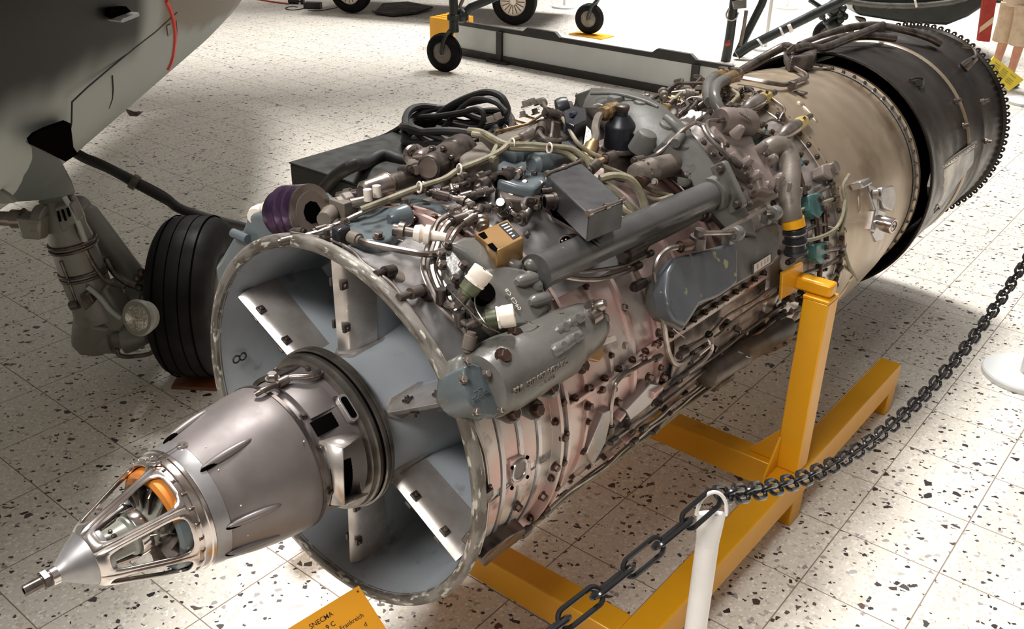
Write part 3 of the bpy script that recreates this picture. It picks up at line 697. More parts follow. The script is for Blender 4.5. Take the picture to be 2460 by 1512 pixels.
def fuselage_paint():
    m = D.materials.new('camo_shade_skin'); m.use_nodes = True; N = m.node_tree.nodes; L = m.node_tree.links; bs = N['Principled BSDF']
    tc = N.new('ShaderNodeTexCoord'); sp = N.new('ShaderNodeSeparateXYZ'); L.new(tc.outputs['Object'], sp.inputs[0])
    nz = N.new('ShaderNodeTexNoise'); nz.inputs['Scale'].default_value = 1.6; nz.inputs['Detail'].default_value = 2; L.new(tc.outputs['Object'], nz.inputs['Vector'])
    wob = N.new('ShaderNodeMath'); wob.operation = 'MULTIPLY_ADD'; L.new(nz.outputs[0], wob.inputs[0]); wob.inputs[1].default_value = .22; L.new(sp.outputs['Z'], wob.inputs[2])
    def ramp(src, lo, hi):
        r = N.new('ShaderNodeMapRange'); r.interpolation_type = 'SMOOTHSTEP'; r.inputs[1].default_value = lo; r.inputs[2].default_value = hi; L.new(src, r.inputs[0]); return r.outputs[0]
    def mul(a, b):
        q = N.new('ShaderNodeMath'); q.operation = 'MULTIPLY'; L.new(a, q.inputs[0]); L.new(b, q.inputs[1]); return q.outputs[0]
    def mx(f, a, b):
        q = N.new('ShaderNodeMix'); q.data_type = 'RGBA'; L.new(f, q.inputs['Factor'])
        for sck, v in ((6, a), (7, b)):
            if isinstance(v, tuple): q.inputs[sck].default_value = v
            else: L.new(v, q.inputs[sck])
        return q
    # dark shade painted into the skin with a soft border, and a brownish field farther aft
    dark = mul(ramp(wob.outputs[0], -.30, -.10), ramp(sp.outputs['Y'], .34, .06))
    tanz = N.new('ShaderNodeMath'); tanz.operation = 'MULTIPLY_ADD'; L.new(sp.outputs['Y'], tanz.inputs[0]); tanz.inputs[1].default_value = .11; L.new(wob.outputs[0], tanz.inputs[2])
    tan = mul(ramp(tanz.outputs[0], -.23, -.15), ramp(sp.outputs['Y'], .42, .6))
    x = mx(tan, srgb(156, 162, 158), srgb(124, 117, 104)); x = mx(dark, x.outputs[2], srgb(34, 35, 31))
    L.new(x.outputs[2], bs.inputs['Base Color']); bs.inputs['Roughness'].default_value = .55; bs.inputs['Specular IOR Level'].default_value = .2
    return m
M_camo_shade = fuselage_paint()
mb = MB(); mb.lathe([(-2.6, .45), (-2.2, .7), (-1.6, .88), (-1.2, .94), (-.8, .965), (-.3, .99), (0, 1.0), (2.6, 1.0), (3.2, .985), (3.8, .93), (4.6, .82), (5.4, .62), (5.8, .4), (5.9, .02)], 96)
fus = part(mb, 'fuselage', M_camo_shade, ac); fus.matrix_basis = AM
def fq(p): return [(AM.inverted() @ Vector(q)) for q in p]
part(MB().tube(fq([(-2.4846,1.2134,1.7164),(-2.5399,1.2597,1.6749),(-2.5952,1.3013,1.629),(-2.6679,1.3496,1.5668),(-2.7461,1.3941,1.5003),(-2.8321,1.4359,1.4308),(-2.9602,1.4914,1.34),(-3.0768,1.5277,1.2614)]), .011, 6, 3), 'red_stripe', mat('red_tape', srgb(214, 70, 62), 0, .5), fus, label='thin red band')
part(MB().tube(fq([(-1.9009,0.3425,1.339),(-1.7954,0.3232,1.445),(-1.7154,0.3019,1.5416),(-1.8176,0.4212,1.5573),(-1.9835,0.608,1.5712),(-2.2369,0.8908,1.5887),(-2.4212,1.0932,1.5955),(-2.6753,1.3803,1.6224)]), .0035, 5, 0), 'panel_seam', M_mark, fus)
part(MB().tube(fq([(-2.2255,0.7046,1.3509),(-2.1888,0.7078,1.3965),(-2.1274,0.6866,1.4516),(-2.0448,0.6497,1.5282)]), .003, 5, 0), 'panel_seam', M_mark, fus)
part(MB().tube(fq([(-2.6957,1.3817,1.5796),(-2.7617,1.42,1.5218),(-2.8303,1.4521,1.4606),(-2.8791,1.4689,1.4155)]), .003, 5, 0), 'panel_seam', M_mark, fus)
def skin_patch(pts, m, name, t=.012):
    P = fq(pts); n = len(P); c = sum(P, Vector())/n; nn = Vector((c.x, 0, c.z)).normalized()
    vs = [p+nn*.002 for p in P]+[p+nn*(.002+t) for p in P]
    mb = MB().add(vs, [tuple(range(n)), tuple(range(n, 2*n))]+[(i, (i+1) % n, n+(i+1) % n, n+i) for i in range(n)])
    return part(mb, name, m, fus)
skin_patch([(-1.4333,-0.0097,1.5297),(-1.4592,0.0227,1.5372),(-1.5271,0.09,1.5271),(-1.6861,0.24,1.4932),(-1.7347,0.2767,1.4705),(-1.7872,0.3005,1.4274),(-1.9606,0.377,1.3108),(-2.2401,0.5241,1.1917),(-2.0475,0.3755,1.2328),(-1.64,0.1298,1.4131),(-1.4677,0.009,1.5005)], M_void, 'gear_bay')
skin_patch([(-1.8957,0.5874,1.7787),(-1.9162,0.6104,1.7829),(-2.0615,0.7651,1.7705),(-2.0701,0.7711,1.7556),(-1.9164,0.6075,1.7676)], M_under, 'scoop_lip', .05)
skin_patch([(-1.8852,0.5833,1.8236),(-2.0167,0.722,1.7999),(-2.0615,0.7651,1.7705),(-1.9162,0.6098,1.7798),(-1.8759,0.5691,1.7956)], M_void, 'scoop_mouth', .02)
skin_patch([(-2.5589,1.2393,1.5901),(-2.608,1.291,1.5874),(-2.6779,1.333,1.5274),(-2.6308,1.2813,1.5262)], M_grey, 'hatch', .004)
an = MB(); an.prism([(0, 0), (.06, 0), (.05, .0), (.02, .16)], -.006, .006)
bp = [(-2.5034,0.9368,1.2531),(-2.4788,0.9566,1.2416),(-2.4434,0.9851,1.2423),(-2.466,0.9669,1.2219),(-2.4935,0.9448,1.2233),(-2.5004,0.9392,1.2412)]
part(MB().add([Vector(p) for p in bp]+[Vector(p)+Vector((.01, -.012, 0)) for p in bp], [tuple(range(6)), tuple(range(6, 12))]+[(i, (i+1) % 6, 6+(i+1) % 6, 6+i) for i in range(6)]), 'blade_antenna', M_dkst, ac)
wg = [(-5.5, -4.5), (-2.6, -4.5), (-1.15, -.3), (-1.5, .75), (-2.3, .95), (-3.3, .6)]  # wing out of view, outline widened to shade the floor below
part(MB().add([(x, y, 2.14) for x, y in wg]+[(x, y, 2.3) for x, y in wg], [tuple(range(6)), tuple(range(6, 12))]+[(i, (i+1) % 6, 6+(i+1) % 6, 6+i) for i in range(6)]), 'unseen_shade_wing', M_under, ac, bev=.03)
# gear door: a curved plate below the bay
dp = [(-1.502,-0.1185,1.5125),(-1.5122,-0.0625,1.5034),(-1.596,0.0626,1.4701),(-1.6755,0.127,1.4218),(-1.8823,0.2814,1.2787),(-2.0664,0.39,1.1274),(-2.1114,0.4179,1.0585),(-2.0102,0.2426,1.1052),(-1.9325,0.1126,1.153),(-1.8091,0.0194,1.2585),(-1.7432,-0.0559,1.3169)]
nV = Vector((-.62733, .77876, 0)); n = len(dp)
part(MB().add([Vector(p) for p in dp]+[Vector(p)+nV*.03 for p in dp], [tuple(range(n)), tuple(range(n, 2*n))]+[(i, (i+1) % n, n+(i+1) % n, n+i) for i in range(n)]), 'gear_door', M_door, ac, bev=.004)
hp = [(-1.6817,-0.0706,1.3121),(-1.6486,-0.044,1.3082),(-1.6293,-0.0284,1.2903),(-1.6158,-0.0175,1.2644),(-1.6416,-0.0383,1.2593),(-1.6912,-0.0782,1.2614)]
part(MB().add([Vector(p) for p in hp]+[Vector(p)+nV*.02 for p in hp], [tuple(range(6)), tuple(range(6, 12))]+[(i, (i+1) % 6, 6+(i+1) % 6, 6+i) for i in range(6)]), 'door_hinge', M_gear, ac)
# main leg
lg = MB(); A, B = [(-2.4227,0.4882,0.922),(-2.3615,0.5375,0.3537)]
lg.rev(A, B, [(-.05, .075), (.0, .085), (.12, .092), (.2, .088), (.3, .098), (.75, .104), (.8, .1), (1, .112)], 28)
leg = part(lg, 'main_leg', M_gear, ac)
pl_ = [Vector(p) for p in [(-2.33,0.4216,0.9438),(-2.2634,0.4752,0.9684),(-2.2502,0.4859,0.8868),(-2.3172,0.4319,0.826)]]
part(MB().add(pl_+[p+nV*.05 for p in pl_], [(0, 1, 2, 3), (7, 6, 5, 4), (0, 1, 5, 4), (1, 2, 6, 5), (2, 3, 7, 6), (3, 0, 4, 7)]), 'leg_plate', M_gear, leg, bev=.006)
for q in ([(-2.3013,0.4255,0.9343),(-2.3002,0.4263,0.8875)], [(-2.2844,0.4391,0.9424),(-2.2809,0.4419,0.8918)], [(-2.266,0.4539,0.9506),(-2.2635,0.4559,0.9117)]): part(MB().cyl(q[0], q[1], .006, n=6), 'plate_slot', M_void, leg)
part(MB().tube([(-2.2944,0.4631,0.9951),(-2.2801,0.4747,0.9412),(-2.2634,0.4881,0.863),(-2.2537,0.4959,0.7833)], .012, 8, 3), 'leg_rib', M_under, leg)
wb = [Vector(p) for p in [(-2.3019,0.4378,0.5155),(-2.2652,0.4674,0.5417),(-2.2531,0.4771,0.4824),(-2.2911,0.4465,0.4385)]]
part(MB().add(wb+[p+nV*.04 for p in wb], [(0, 1, 2, 3), (7, 6, 5, 4), (0, 1, 5, 4), (1, 2, 6, 5), (2, 3, 7, 6), (3, 0, 4, 7)]), 'service_box', M_dkst, leg, bev=.004)
part(MB().cyl((-2.355,0.4143,0.4579), (-2.3232,0.4399,0.4693), .022, n=12).cyl((-2.3553,0.414,0.6834), (-2.3301,0.4344,0.4735), .008, n=8), 'leg_fitting', M_dkst, leg)
part(MB().tube([(-2.2803,0.4745,0.5556),(-2.2432,0.5044,0.5032),(-2.2147,0.5273,0.4393),(-2.1829,0.553,0.3964)], .012, 8, 3), 'leg_rib', M_under, leg)
cl = MB(); d_ = (Vector(B)-Vector(A)); 
for f in (.33, .58):
    for g_ in (-.012, .03): cl.torus(Vector(A)+d_*(f+g_), d_, .104, .008, 32, 8)
part(cl, 'clamp_band', M_dkst, leg)
q = [(-2.4119,0.3685,0.8797),(-2.3745,0.3986,0.8706)] 
kn = MB().cyl(q[0], q[1], .075, n=20); kn.hexa([*[(-2.4607,0.3549,0.9205),(-2.3763,0.4228,0.9085),(-2.3948,0.4079,0.8127),(-2.4563,0.3584,0.8194)]]+[Vector(p)-nV*.09 for p in [(-2.4607,0.3549,0.9205),(-2.3763,0.4228,0.9085),(-2.3948,0.4079,0.8127),(-2.4563,0.3584,0.8194)]])
part(kn, 'knuckle', M_gear, leg, bev=.008)
q = [(-2.5966,0.194,0.8972),(-2.4286,0.3293,0.8928)]
part(MB().rev(q[0], q[1], [(0, .032), (.75, .032), (.76, .042), (.98, .042), (1, .05)], 20), 'drag_stay', M_steel, ac)
q = [(-2.588,0.6375,0.8819),(-2.5744,0.6484,0.8194),(-2.5483,0.6695,0.7349),(-2.4037,0.786,0.4058)]
part(MB().rev(q[1], q[3], [(0, .05), (.08, .07), (.9, .07), (1, .08)], 20).ball(q[1], .06), 'side_brace', M_gear, ac)
q = [(-2.3598,0.5388,0.3649),(-2.3871,0.5168,0.2628),(-2.4226,0.4882,0.1816),(-2.2312,0.6425,0.1974),(-2.265,0.6152,0.3557)]
kk = MB().rev(q[0], q[2], [(0, .11), (.5, .1), (1, .085)], 20)
ww = [Vector(p) for p in [(-2.3574,0.4509,0.4324),(-2.2506,0.5369,0.5424),(-2.2003,0.5774,0.3589),(-2.2233,0.5589,0.3028),(-2.3699,0.4409,0.2996)]]
kk.add(ww+[p+nV*.14 for p in ww], [tuple(range(5)), tuple(range(5, 10))]+[(i, (i+1) % 5, 5+(i+1) % 5, 5+i) for i in range(5)])
part(kk, 'leg_casting', M_gear, leg, bev=.02, seg=3)
ax = MB(); q = [(-2.4415,0.473,0.2342),(-2.1926,0.6735,0.2533)]
ax.rev(q[0], q[1], [(0, .085), (.12, .085), (.14, .065), (.28, .065), (.30, .08), (.5, .085), (.52, .06), (.66, .06), (.68, .085), (.8, .075), (1, .04)], 24)
part(ax, 'axle_knuckle', M_gear, ac)
tb = [(-2.3562,0.439,0.3274),(-2.3523,0.4421,0.2196),(-2.3208,0.4675,0.202),(-2.2884,0.4936,0.2119),(-2.2564,0.5194,0.3073)]
part(MB().tube([(-2.219,0.5239,0.2333),(-2.2181,0.5246,0.2061),(-2.2017,0.5378,0.1906),(-2.1486,0.5805,0.194),(-2.1004,0.6194,0.2087),(-2.0816,0.6346,0.2363),(-2.0736,0.641,0.2882)], .011, 8, 4), 'brake_pipe', M_dkst, ac)
# landing light
lc, lr_ = [(-1.8247,0.4562,0.5565),(-1.7701,0.5002,0.5576)]
lo = MB(); cdir = (CAM-Vector(lc)).normalized(); cdir = Vector((.35, -.9, .28)).normalized()
lp = Vector(lc); R0 = .078
lo.rev(lp-cdir*.09, lp+cdir*.012, [(0, .03), (.35, .066), (.75, R0), (.9, R0+.004), (1, R0-.004)], 32)
ll = part(lo, 'landing_light', M_gear, ac)
gl = MB(); gl.rev(lp+cdir*.006, lp+cdir*.02, [(0, R0-.01), (.6, R0*.7), (1, .001)], 32, False)
M_lens = mat('fluted_lens', srgb(190, 186, 172), .6, .25, srgb(130, 126, 116), 3, stretch=(60, 1, 60), amt=(.45, .55))
part(gl, 'lens', M_lens, ll)
# wheel
wc = Vector((-2.091,0.9118,0)); wc.z = .408; wax = Vector((.77, .64, 0)).normalized()
wh = MB(); W = .15; R0 = .395
prof = [(-.9, .2), (-1.0, .26), (-1.0, .30), (-.93, .345), (-.78, .375), (-.5, .390), (0, .395), (.5, .390), (.78, .375), (.93, .345), (1, .3), (1, .26), (.9, .2)]
wh.rev(wc-wax*W, wc+wax*W, [((p+1)/2, r) for p, r in prof], 72, False)
ty = part(wh, 'tyre', M_tyre, ac)
gv = MB()
for o_ in (-.085, -.03, .03, .085): gv.torus(wc+wax*o_, wax, .3915, .0035, 72, 6)
part(gv, 'tread_groove', M_void, ty)
hb = MB().rev(wc-wax*.16, wc+wax*.16, [(0, .1), (.02, .2), (.1, .21), (.9, .21), (.98, .2), (1, .1)], 40)
part(hb, 'wheel_hub', M_gear, ac)
part(MB().cyl(wc-wax*.34, wc-wax*.1, .045, n=20), 'axle', M_gear, ac)
br = MB()
for p in [(-2.2214,0.7145,0.5641),(-2.2116,0.7225,0.5209),(-2.239,0.7004,0.4875),(-2.2405,0.6992,0.5355),(-2.2154,0.7193,0.466),(-2.2306,0.7072,0.4325)]: br.ball(p, .022, n=10, m=6)
br.tube([(-2.3614,0.6274,0.6278),(-2.3412,0.6437,0.5528),(-2.3021,0.6752,0.499),(-2.2584,0.7104,0.4779)], .018, 8, 3); br.tube([(-2.329,0.4995,0.9809),(-2.3201,0.5066,0.8024),(-2.3016,0.5215,0.6798),(-2.278,0.5405,0.6071),(-2.2495,0.5635,0.5546),(-2.195,0.6074,0.5344)], .012, 8, 3)
part(br, 'brake_fittings', M_dkst, ac)
M_wood = mat('rust_orange_wood', srgb(128, 74, 38), 0, .6, srgb(104, 58, 30), 8)
ck = MB(XF((wc.x, wc.y, 0), wax, (0, 0, 1)));
ck.hexa([(-.13, -.2, 0), (.13, -.22, 0), (.2, .15, 0), (-.13, .15, 0), (-.13, -.19, .012), (.13, -.21, .012), (.2, .15, .012), (-.13, .15, .012)])
tag(ck.build('wheel_pad', M_wood), 'rust-orange board lying under the big aircraft tyre', 'board')
wc_off = Vector((0, 0, .012))
cb = MB().tube([Vector(p) for p in [(-2.9628,0.7593,1.0901),(-2.9204,0.7935,1.0337),(-2.8501,0.8501,0.9644),(-2.7573,0.9248,0.9077),(-2.6716,0.9939,0.8391),(-2.5512,1.0909,0.7456),(-2.4437,1.1775,0.6661)]]+[(-2.3, 1.75, .35), (-2.25, 1.95, .06), (-2.4, 2.15, .03)], .026, 10, 5)
cb.tube([Vector(p) for p in [(-2.9985,0.7948,1.05),(-2.9295,0.8503,0.9694),(-2.8385,0.9237,0.9188),(-2.718,1.0207,0.8328),(-2.6113,1.1067,0.754),(-2.4741,1.2172,0.6285)]]+[(-2.35, 1.8, .3), (-2.3, 2.05, .03)], .022, 10, 5)
cbl = cb.build('supply_cable', M_rubber); tag(cbl, 'thick black cable hanging from the aircraft belly down behind its wheel', 'cable')
bd = [(-2.6486,0.9739,0.8561),(-2.628,0.9906,0.8389)]; part(MB().cyl(bd[0], bd[1], .04, n=16), 'cable_tie', M_dkst, cbl)

# ================================================================ black case and cable coil
M_case = mat('dark_olive_case', srgb(36, 37, 33), .1, .45, srgb(44, 44, 40), 4)
cs = thing('equipment_case', 'long black rectangular case standing on the floor behind the engine', 'case', (-2.4, 3.0, 0))
c0 = (-3.3193,2.4643,0.45); c1 = (-3.2693,3.0458,0.45)
mb = MB(); X0 = c0[0]+2.4; Y0 = c0[1]-3.0; mb.box((X0+.6, Y0+.75, .22), (1.2, 1.5, .44)); part(mb, 'case_body', M_case, cs, bev=.012)
mb = MB(); mb.box((X0+.6, Y0+.75, .446), (1.206, 1.506, .012)); part(mb, 'case_lid', M_case, cs, bev=.005)
co = MB(); ox, oy = c0[0], c0[1]
def zt(px, z): return None
for k, (cx, cy, rx, ry, tz, ph) in enumerate([(.62, 1.02, .42, .36, .03, 0), (.60, 1.0, .38, .33, .07, 1), (.66, 1.05, .44, .35, .10, 2), (.58, .98, .36, .32, .13, 3), (.63, 1.0, .40, .34, .16, 4)]):
    pts = [(ox+cx+rx*math.cos(2*PI*i/20+ph), oy+cy+ry*math.sin(2*PI*i/20+ph), .482+tz+.03*math.sin(6*PI*i/20+ph)) for i in range(21)]
    co.tube(pts, .027, 8, 3)
co.tube([(-3.3806,3.55,0.2353),(-3.1499,3.55,0.4494),(-2.9334,3.55,0.6444),(-2.7303,3.55,0.7694),(-2.5183,3.55,0.8571),(-2.3881,3.55,0.856),(-2.3289,3.55,0.8037),(-2.3207,3.55,0.7395),(-2.4049,3.55,0.6518),(-2.576,3.55,0.59),(-2.8132,3.55,0.5754)], .024, 8, 4)
co.tube([(-3.2477,3.6,0.323),(-3.0459,3.6,0.537),(-2.8772,3.6,0.6688),(-2.6577,3.6,0.7577),(-2.5044,3.6,0.7985),(-2.4105,3.6,0.7713),(-2.3835,3.6,0.6892),(-2.5419,3.6,0.5799),(-2.7385,3.6,0.5303)], .022, 8, 4)
co.tube([(-2.9972,3.5,0.4118),(-2.8067,3.5,0.6171),(-2.6467,3.5,0.7639),(-2.5317,3.5,0.8183),(-2.3826,3.5,0.8209),(-2.2908,3.5,0.7747)], .02, 8, 4)
co.tube([(-3.6869,3.45,0.2849),(-3.4024,3.45,0.4062),(-3.0886,3.45,0.5907),(-2.8396,3.45,0.6571),(-2.6412,3.45,0.7163),(-2.4883,3.45,0.7666),(-2.4397,3.45,0.7093),(-2.4888,3.45,0.6278)], .02, 8, 4)
tc_ = co.build('cable_coil', M_rubber); tag(tc_, 'tangle of thick black cables coiled on the black case', 'cable coil')
tl = MB().tube([Vector(p) for p in [(-2.6296,2.9754,0.46),(-2.7768,2.9654,0.46)]]+[Vector(p) for p in [(-2.8964,2.9266,0.482),(-2.8466,2.7273,0.482)]]+[Vector(p) for p in [(-2.6316,2.43,0.5837),(-2.7964,2.43,0.4874),(-2.9212,2.43,0.3749),(-3.0038,2.43,0.2692),(-3.0752,2.43,0.1339),(-3.122,2.43,0.0014)]]+[(-2.35, 2.35, .03), (-2.1, 2.2, .03)], .042, 12, 4)
tag(tl.build('case_cable', M_rubber), 'single flat black cable running over the front edge of the case', 'cable')

# ================================================================ helicopter behind the engine
M_heli = mat('black_green_airframe', srgb(44, 48, 46), .2, .35, srgb(34, 38, 36), 5)
he = thing('helicopter', 'dark green helicopter on thin legs with three small wheels', 'helicopter')
def heli_wheel(cpx, D_, R_):
    pass
def hwheel(c, Rw, fork=True):
    c = Vector(c); a = Vector((.25, -.97, 0)).normalized(); w = .062
    prof = [(-1, .55), (-1.0, .74), (-.8, .9), (-.4, .98), (0, 1), (.4, .98), (.8, .9), (1, .74), (1, .55)]
    ty = part(MB().rev(c-a*w, c+a*w, [((p+1)/2, r*Rw) for p, r in prof], 40, False), 'wheel', M_tyre, he)
    gg = MB()
    for o_ in (-.02, .02): gg.torus(c+a*o_, a, Rw*.992, .003, 40, 5)
    part(gg, 'tread_groove', M_void, ty)
    part(MB().rev(c+a*(-w*.9), c+a*w*.95, [(0, Rw*.56), (.9, Rw*.56), (.93, Rw*.5), (.95, Rw*.2), (1, Rw*.16)], 28).cyl(c+a*w*.9, c+a*w*1.15, Rw*.13, n=12), 'hub', M_tan, ty)
    part(MB().cyl(c+a*w*1.1, c+a*w*1.16, Rw*.07, n=10), 'hub_hole', M_void, ty)
    fk = MB(); t = Vector((0, 0, 1)); s_ = Vector((.6, .1, 0))
    for sgn in (1, -1): fk.tube([c+a*w*1.25*sgn, c+a*w*1.2*sgn+t*Rw*.7+Vector((.03, .02, 0)), c+a*w*.6*sgn+t*Rw*1.2+Vector((.08, .05, 0)), c+t*Rw*1.32+Vector((.10, .06, 0))], .022, 8, 3)
    part(fk, 'wheel_fork', M_heli, he)
w1 = Vector((-5.7841,6.6361,0)); w1.z = .216; hwheel(w1, .215)
w2 = Vector((-5.8578,9.6099,0)); w2.z = .216; hwheel(w2, .2)
w3 = Vector((-2.9759,10.8289,0.0036)); w3 = Vector((w3[0], w3[1], .2)); hwheel(w3, .2)
b1 = w1+Vector((.10, .06, .28)); b2 = w2+Vector((.10, .06, .27)); b3 = w3+Vector((.1, .06, .26))
sp = MB(); t1, = [(-5.6997,6.7086,1.0521)]; sp.rev(b1-Vector((0, 0, .05)), t1, [(0, .055), (.2, .055), (.22, .075), (.3, .075), (.32, .05), (1, .05)], 16)
part(sp, 'front_leg', M_heli, he)
q = [(-5.6586,6.806,0.6126),(-5.5853,6.865,0.704),(-5.4583,6.9673,0.7689),(-5.1889,7.1843,0.9245)]; part(MB().tube(q, .045, 10, 0).ball(q[0], .08), 'leg_brace', M_heli, he)
q = [(-5.6661,6.7742,0.7054),(-5.607,6.8218,0.8753)]; part(MB().cyl(q[0], q[1], .02, n=8), 'leg_brace', M_tan, he)
t2, = [(-5.8204,9.5648,0.7867)]; part(MB().cyl(b2, t2, .04, n=12), 'front_leg', M_heli, he)
q = [(-3.6629,9.3766,-0.1285),(-3.6469,9.3895,0.1331),(-3.6388,9.3961,0.4283),(-3.6385,9.3963,0.7165),(-3.63,9.4031,0.9518)]; lgm = MB(); lgm.tube(q, [.062, .05], 14, 3); rl = part(lgm, 'rear_leg', M_heli, he)
q = [(-3.5112,9.4346,0.1945),(-3.4958,9.447,0.4391),(-3.493,9.4493,0.6074)]; part(MB().tube(q, .024, 8, 0), 'leg_rod', M_tan, rl)
q = [(-3.653,9.3204,0.6282),(-3.6739,9.3036,0.561),(-3.6618,9.3133,0.5132),(-3.6209,9.3462,0.4899),(-3.5806,9.3787,0.5147),(-3.5638,9.3922,0.5822)]; part(MB().tube(q, .012, 8, 3), 'shackle', M_steel, rl)
q = [(-3.6379,9.3326,0.714),(-3.5189,9.4284,0.754),(-3.5087,9.4366,0.65),(-3.6222,9.3452,0.6288)]; part(MB().add([Vector(p) for p in q]+[Vector(p)-nV*.09 for p in q], [(0, 1, 2, 3), (7, 6, 5, 4), (0, 1, 5, 4), (1, 2, 6, 5), (2, 3, 7, 6), (3, 0, 4, 7)]), 'leg_bracket', M_grey, rl, bev=.006)
q = [(-3.6527,9.2821,0.2269),(-3.6152,9.3123,0.2864),(-3.6016,9.3233,0.2229),(-3.6384,9.2937,0.1977)]; part(MB().add([Vector(p)-nV*.06 for p in q], [(0, 1, 2, 3)]), 'red_mark', mat('red_paint_mark', srgb(170, 52, 40), 0, .5), rl, solid=.004)
q = [(-3.5994,9.5562,0.0549),(-3.4899,9.6444,0.1574),(-3.1949,9.882,0.3614),(-2.9046,10.1159,0.5621),(-2.7248,10.2607,0.6812),(-2.5494,10.402,0.8181)]; part(MB().tube(q, .058, 14, 0), 'diagonal_strut', M_heli, he)
q = [(-3.1905,9.8214,0.3404),(-3.1759,9.8331,0.3505),(-3.3768,9.6713,0.2035),(-3.3626,9.6828,0.2187),(-3.1244,9.8746,0.3809),(-3.0881,9.9039,0.406)]; st_ = MB(); st_.cyl(q[0], q[1], .062, n=16); st_.cyl(q[2], q[3], .062, n=16); part(st_, 'strut_ring', M_white, he)
q = [(-3.1367,9.9032,0.3756),(-3.1076,9.9267,0.3958)]; part(MB().cyl(q[0], q[1], .061, n=16), 'strut_label', M_cream, he)
q = [(-3.6942,9.7367,-0.0163),(-3.6289,9.7893,0.2292),(-3.5095,9.8854,0.6286),(-3.4854,9.9049,0.7748)]; part(MB().tube(q, .05, 12, 0), 'diagonal_strut', M_heli, he)
q = [(-3.3379,10.9225,0.5836),(-3.1997,11.0339,0.4828),(-3.365,10.9007,0.6345)]; part(MB().tube(q[:2], .03, 8, 0), 'diagonal_strut', M_heli, he)
q = [(-2.9282,10.739,0.5464),(-2.9098,10.7538,0.3441),(-2.8994,10.7621,0.1385),(-2.912,10.752,0.0446)]; part(MB().tube(q, .06, 12, 3).ball(q[1], .1).ball(q[0], .11), 'rear_leg', M_heli, he)
q = [(-2.9946,10.557,0.4597),(-2.9465,10.5958,0.4002),(-2.8243,10.6942,0.488),(-2.8021,10.7121,0.5634),(-2.7725,10.7359,0.4639),(-2.8075,10.7077,0.423)]; jn = MB()
for p in q: jn.ball(p, .045, n=10, m=6)
jn.tube(q, .02, 6, 0); part(jn, 'joint_fittings', M_heli, he)
q = [(-2.7976,10.4589,0.1792),(-2.7874,10.4671,0.2551),(-2.6698,10.5618,0.2774),(-2.6113,10.609,0.3187)]; part(MB().tube(q, .014, 8, 0).ball(q[-1], .03), 'tow_lever', M_dkst, he)
# belly
c_ = [(-2.9301,10.9942,0.9195),(-2.9043,11.015,0.5787),(-2.8506,11.0582,0.4879),(-2.3828,11.4351,0.4041),(-1.9639,11.7725,0.3809),(-1.7752,11.9246,0.4873),(-1.67,12.0093,0.5914),(-1.4502,12.1863,0.9465)]
bl = MB(); P_ = [Vector(p) for p in c_]; n = len(P_); bl.add([p-nV*.35 for p in P_]+[p+nV*1.1 for p in P_], [tuple(range(n)), tuple(range(n, 2*n))]+[(i, (i+1) % n, n+(i+1) % n, n+i) for i in range(n)])
part(bl, 'belly', M_heli, he, bev=.05, seg=3)
c_ = [(-2.752,10.4957,0.8845),(-2.609,10.6108,0.7037),(-2.1288,10.9976,0.6639),(-1.8167,11.249,0.6891),(-1.5892,11.4323,0.7419),(-1.4927,11.5101,0.8596)]
q = [(-2.743,10.5671,0.6748),(-2.4588,10.7961,0.6311),(-2.0608,11.1167,0.6286),(-1.7127,11.3971,0.6841),(-1.5293,11.5448,0.7654)]; part(MB().tube(q, .035, 10, 4), 'belly_rail', M_grey, he)
q = [(-2.7169,10.9092,0.4596),(-2.6123,10.9934,0.4412),(-2.5947,11.0076,0.3755),(-2.6437,10.9681,0.3746),(-2.6895,10.9312,0.4094)]; part(MB().add([Vector(p)-nV*.05 for p in q]+[Vector(p)+nV*.05 for p in q], [tuple(range(5)), tuple(range(5, 10))]+[(i, (i+1) % 5, 5+(i+1) % 5, 5+i) for i in range(5)]), 'drain_fairing', M_dkst, he, bev=.02)
q = [(-2.0641,11.0498,0.704),(-2.035,11.0733,0.6216)]; part(MB().cyl(q[0], q[1], .015, n=8), 'drain_pipe', M_white, he)
q = [(-1.8859,11.707,0.5915),(-1.6098,11.9294,0.647),(-1.3639,12.1274,0.6415),(-1.0875,12.3502,0.6868)]; part(MB().tube(q, .02, 8, 3), 'belly_cable', M_heli, he)

# ================================================================ low display barrier, far things
M_panel = mat('pale_grey_panel', srgb(196, 198, 194), 0, .45, srgb(186, 188, 184), 2)
M_dark = mat('dark_rail', srgb(44, 40, 38), .1, .5)
dp_ = thing('display_rail', 'long low grey panel on a dark base rail behind the engine', 'display rail', (-4.6, 7.45, 0))
def dbox(n_, x0, x1, y0, y1, z0, z1, m, **k): return part(MB().box(((x0+x1)/2+4.6, (y0+y1)/2-7.45, (z0+z1)/2), (x1-x0, y1-y0, z1-z0)), n_, m, dp_, **k)
dbox('panel', -6.35, -2.6, 7.44, 7.47, .085, .355, M_panel)
dbox('base_rail', -6.35, -2.6, 7.42, 7.5, 0, .085, M_dark)
dbox('top_rail', -6.35, -2.6, 7.435, 7.475, .355, .405, M_dark)
for x in (-5.62, -3.0): dbox('upright', x-.04, x+.04, 7.40, 7.47, 0, .36, M_dark); dbox('foot_bar', x-.16, x+.16, 7.36, 7.5, 0, .03, M_dark)
for x in (-5.02, -3.28):
    hb_ = MB(Matrix(((1, 0, 0, x+4.6), (0, 0, 1, -.02), (0, 1, 0, .38), (0, 0, 0, 1)))); hb_.prism([(-.3, 0), (.3, 0), (.2, .075), (-.2, .075)], 0, .05); part(hb_, 'hand_grip', M_dark, dp_)
yb0 = Vector((-6.8799,7.5272,0))
yb = thing('yellow_block', 'bright yellow stack of boards at the left end of the low rail', 'boards', yb0)
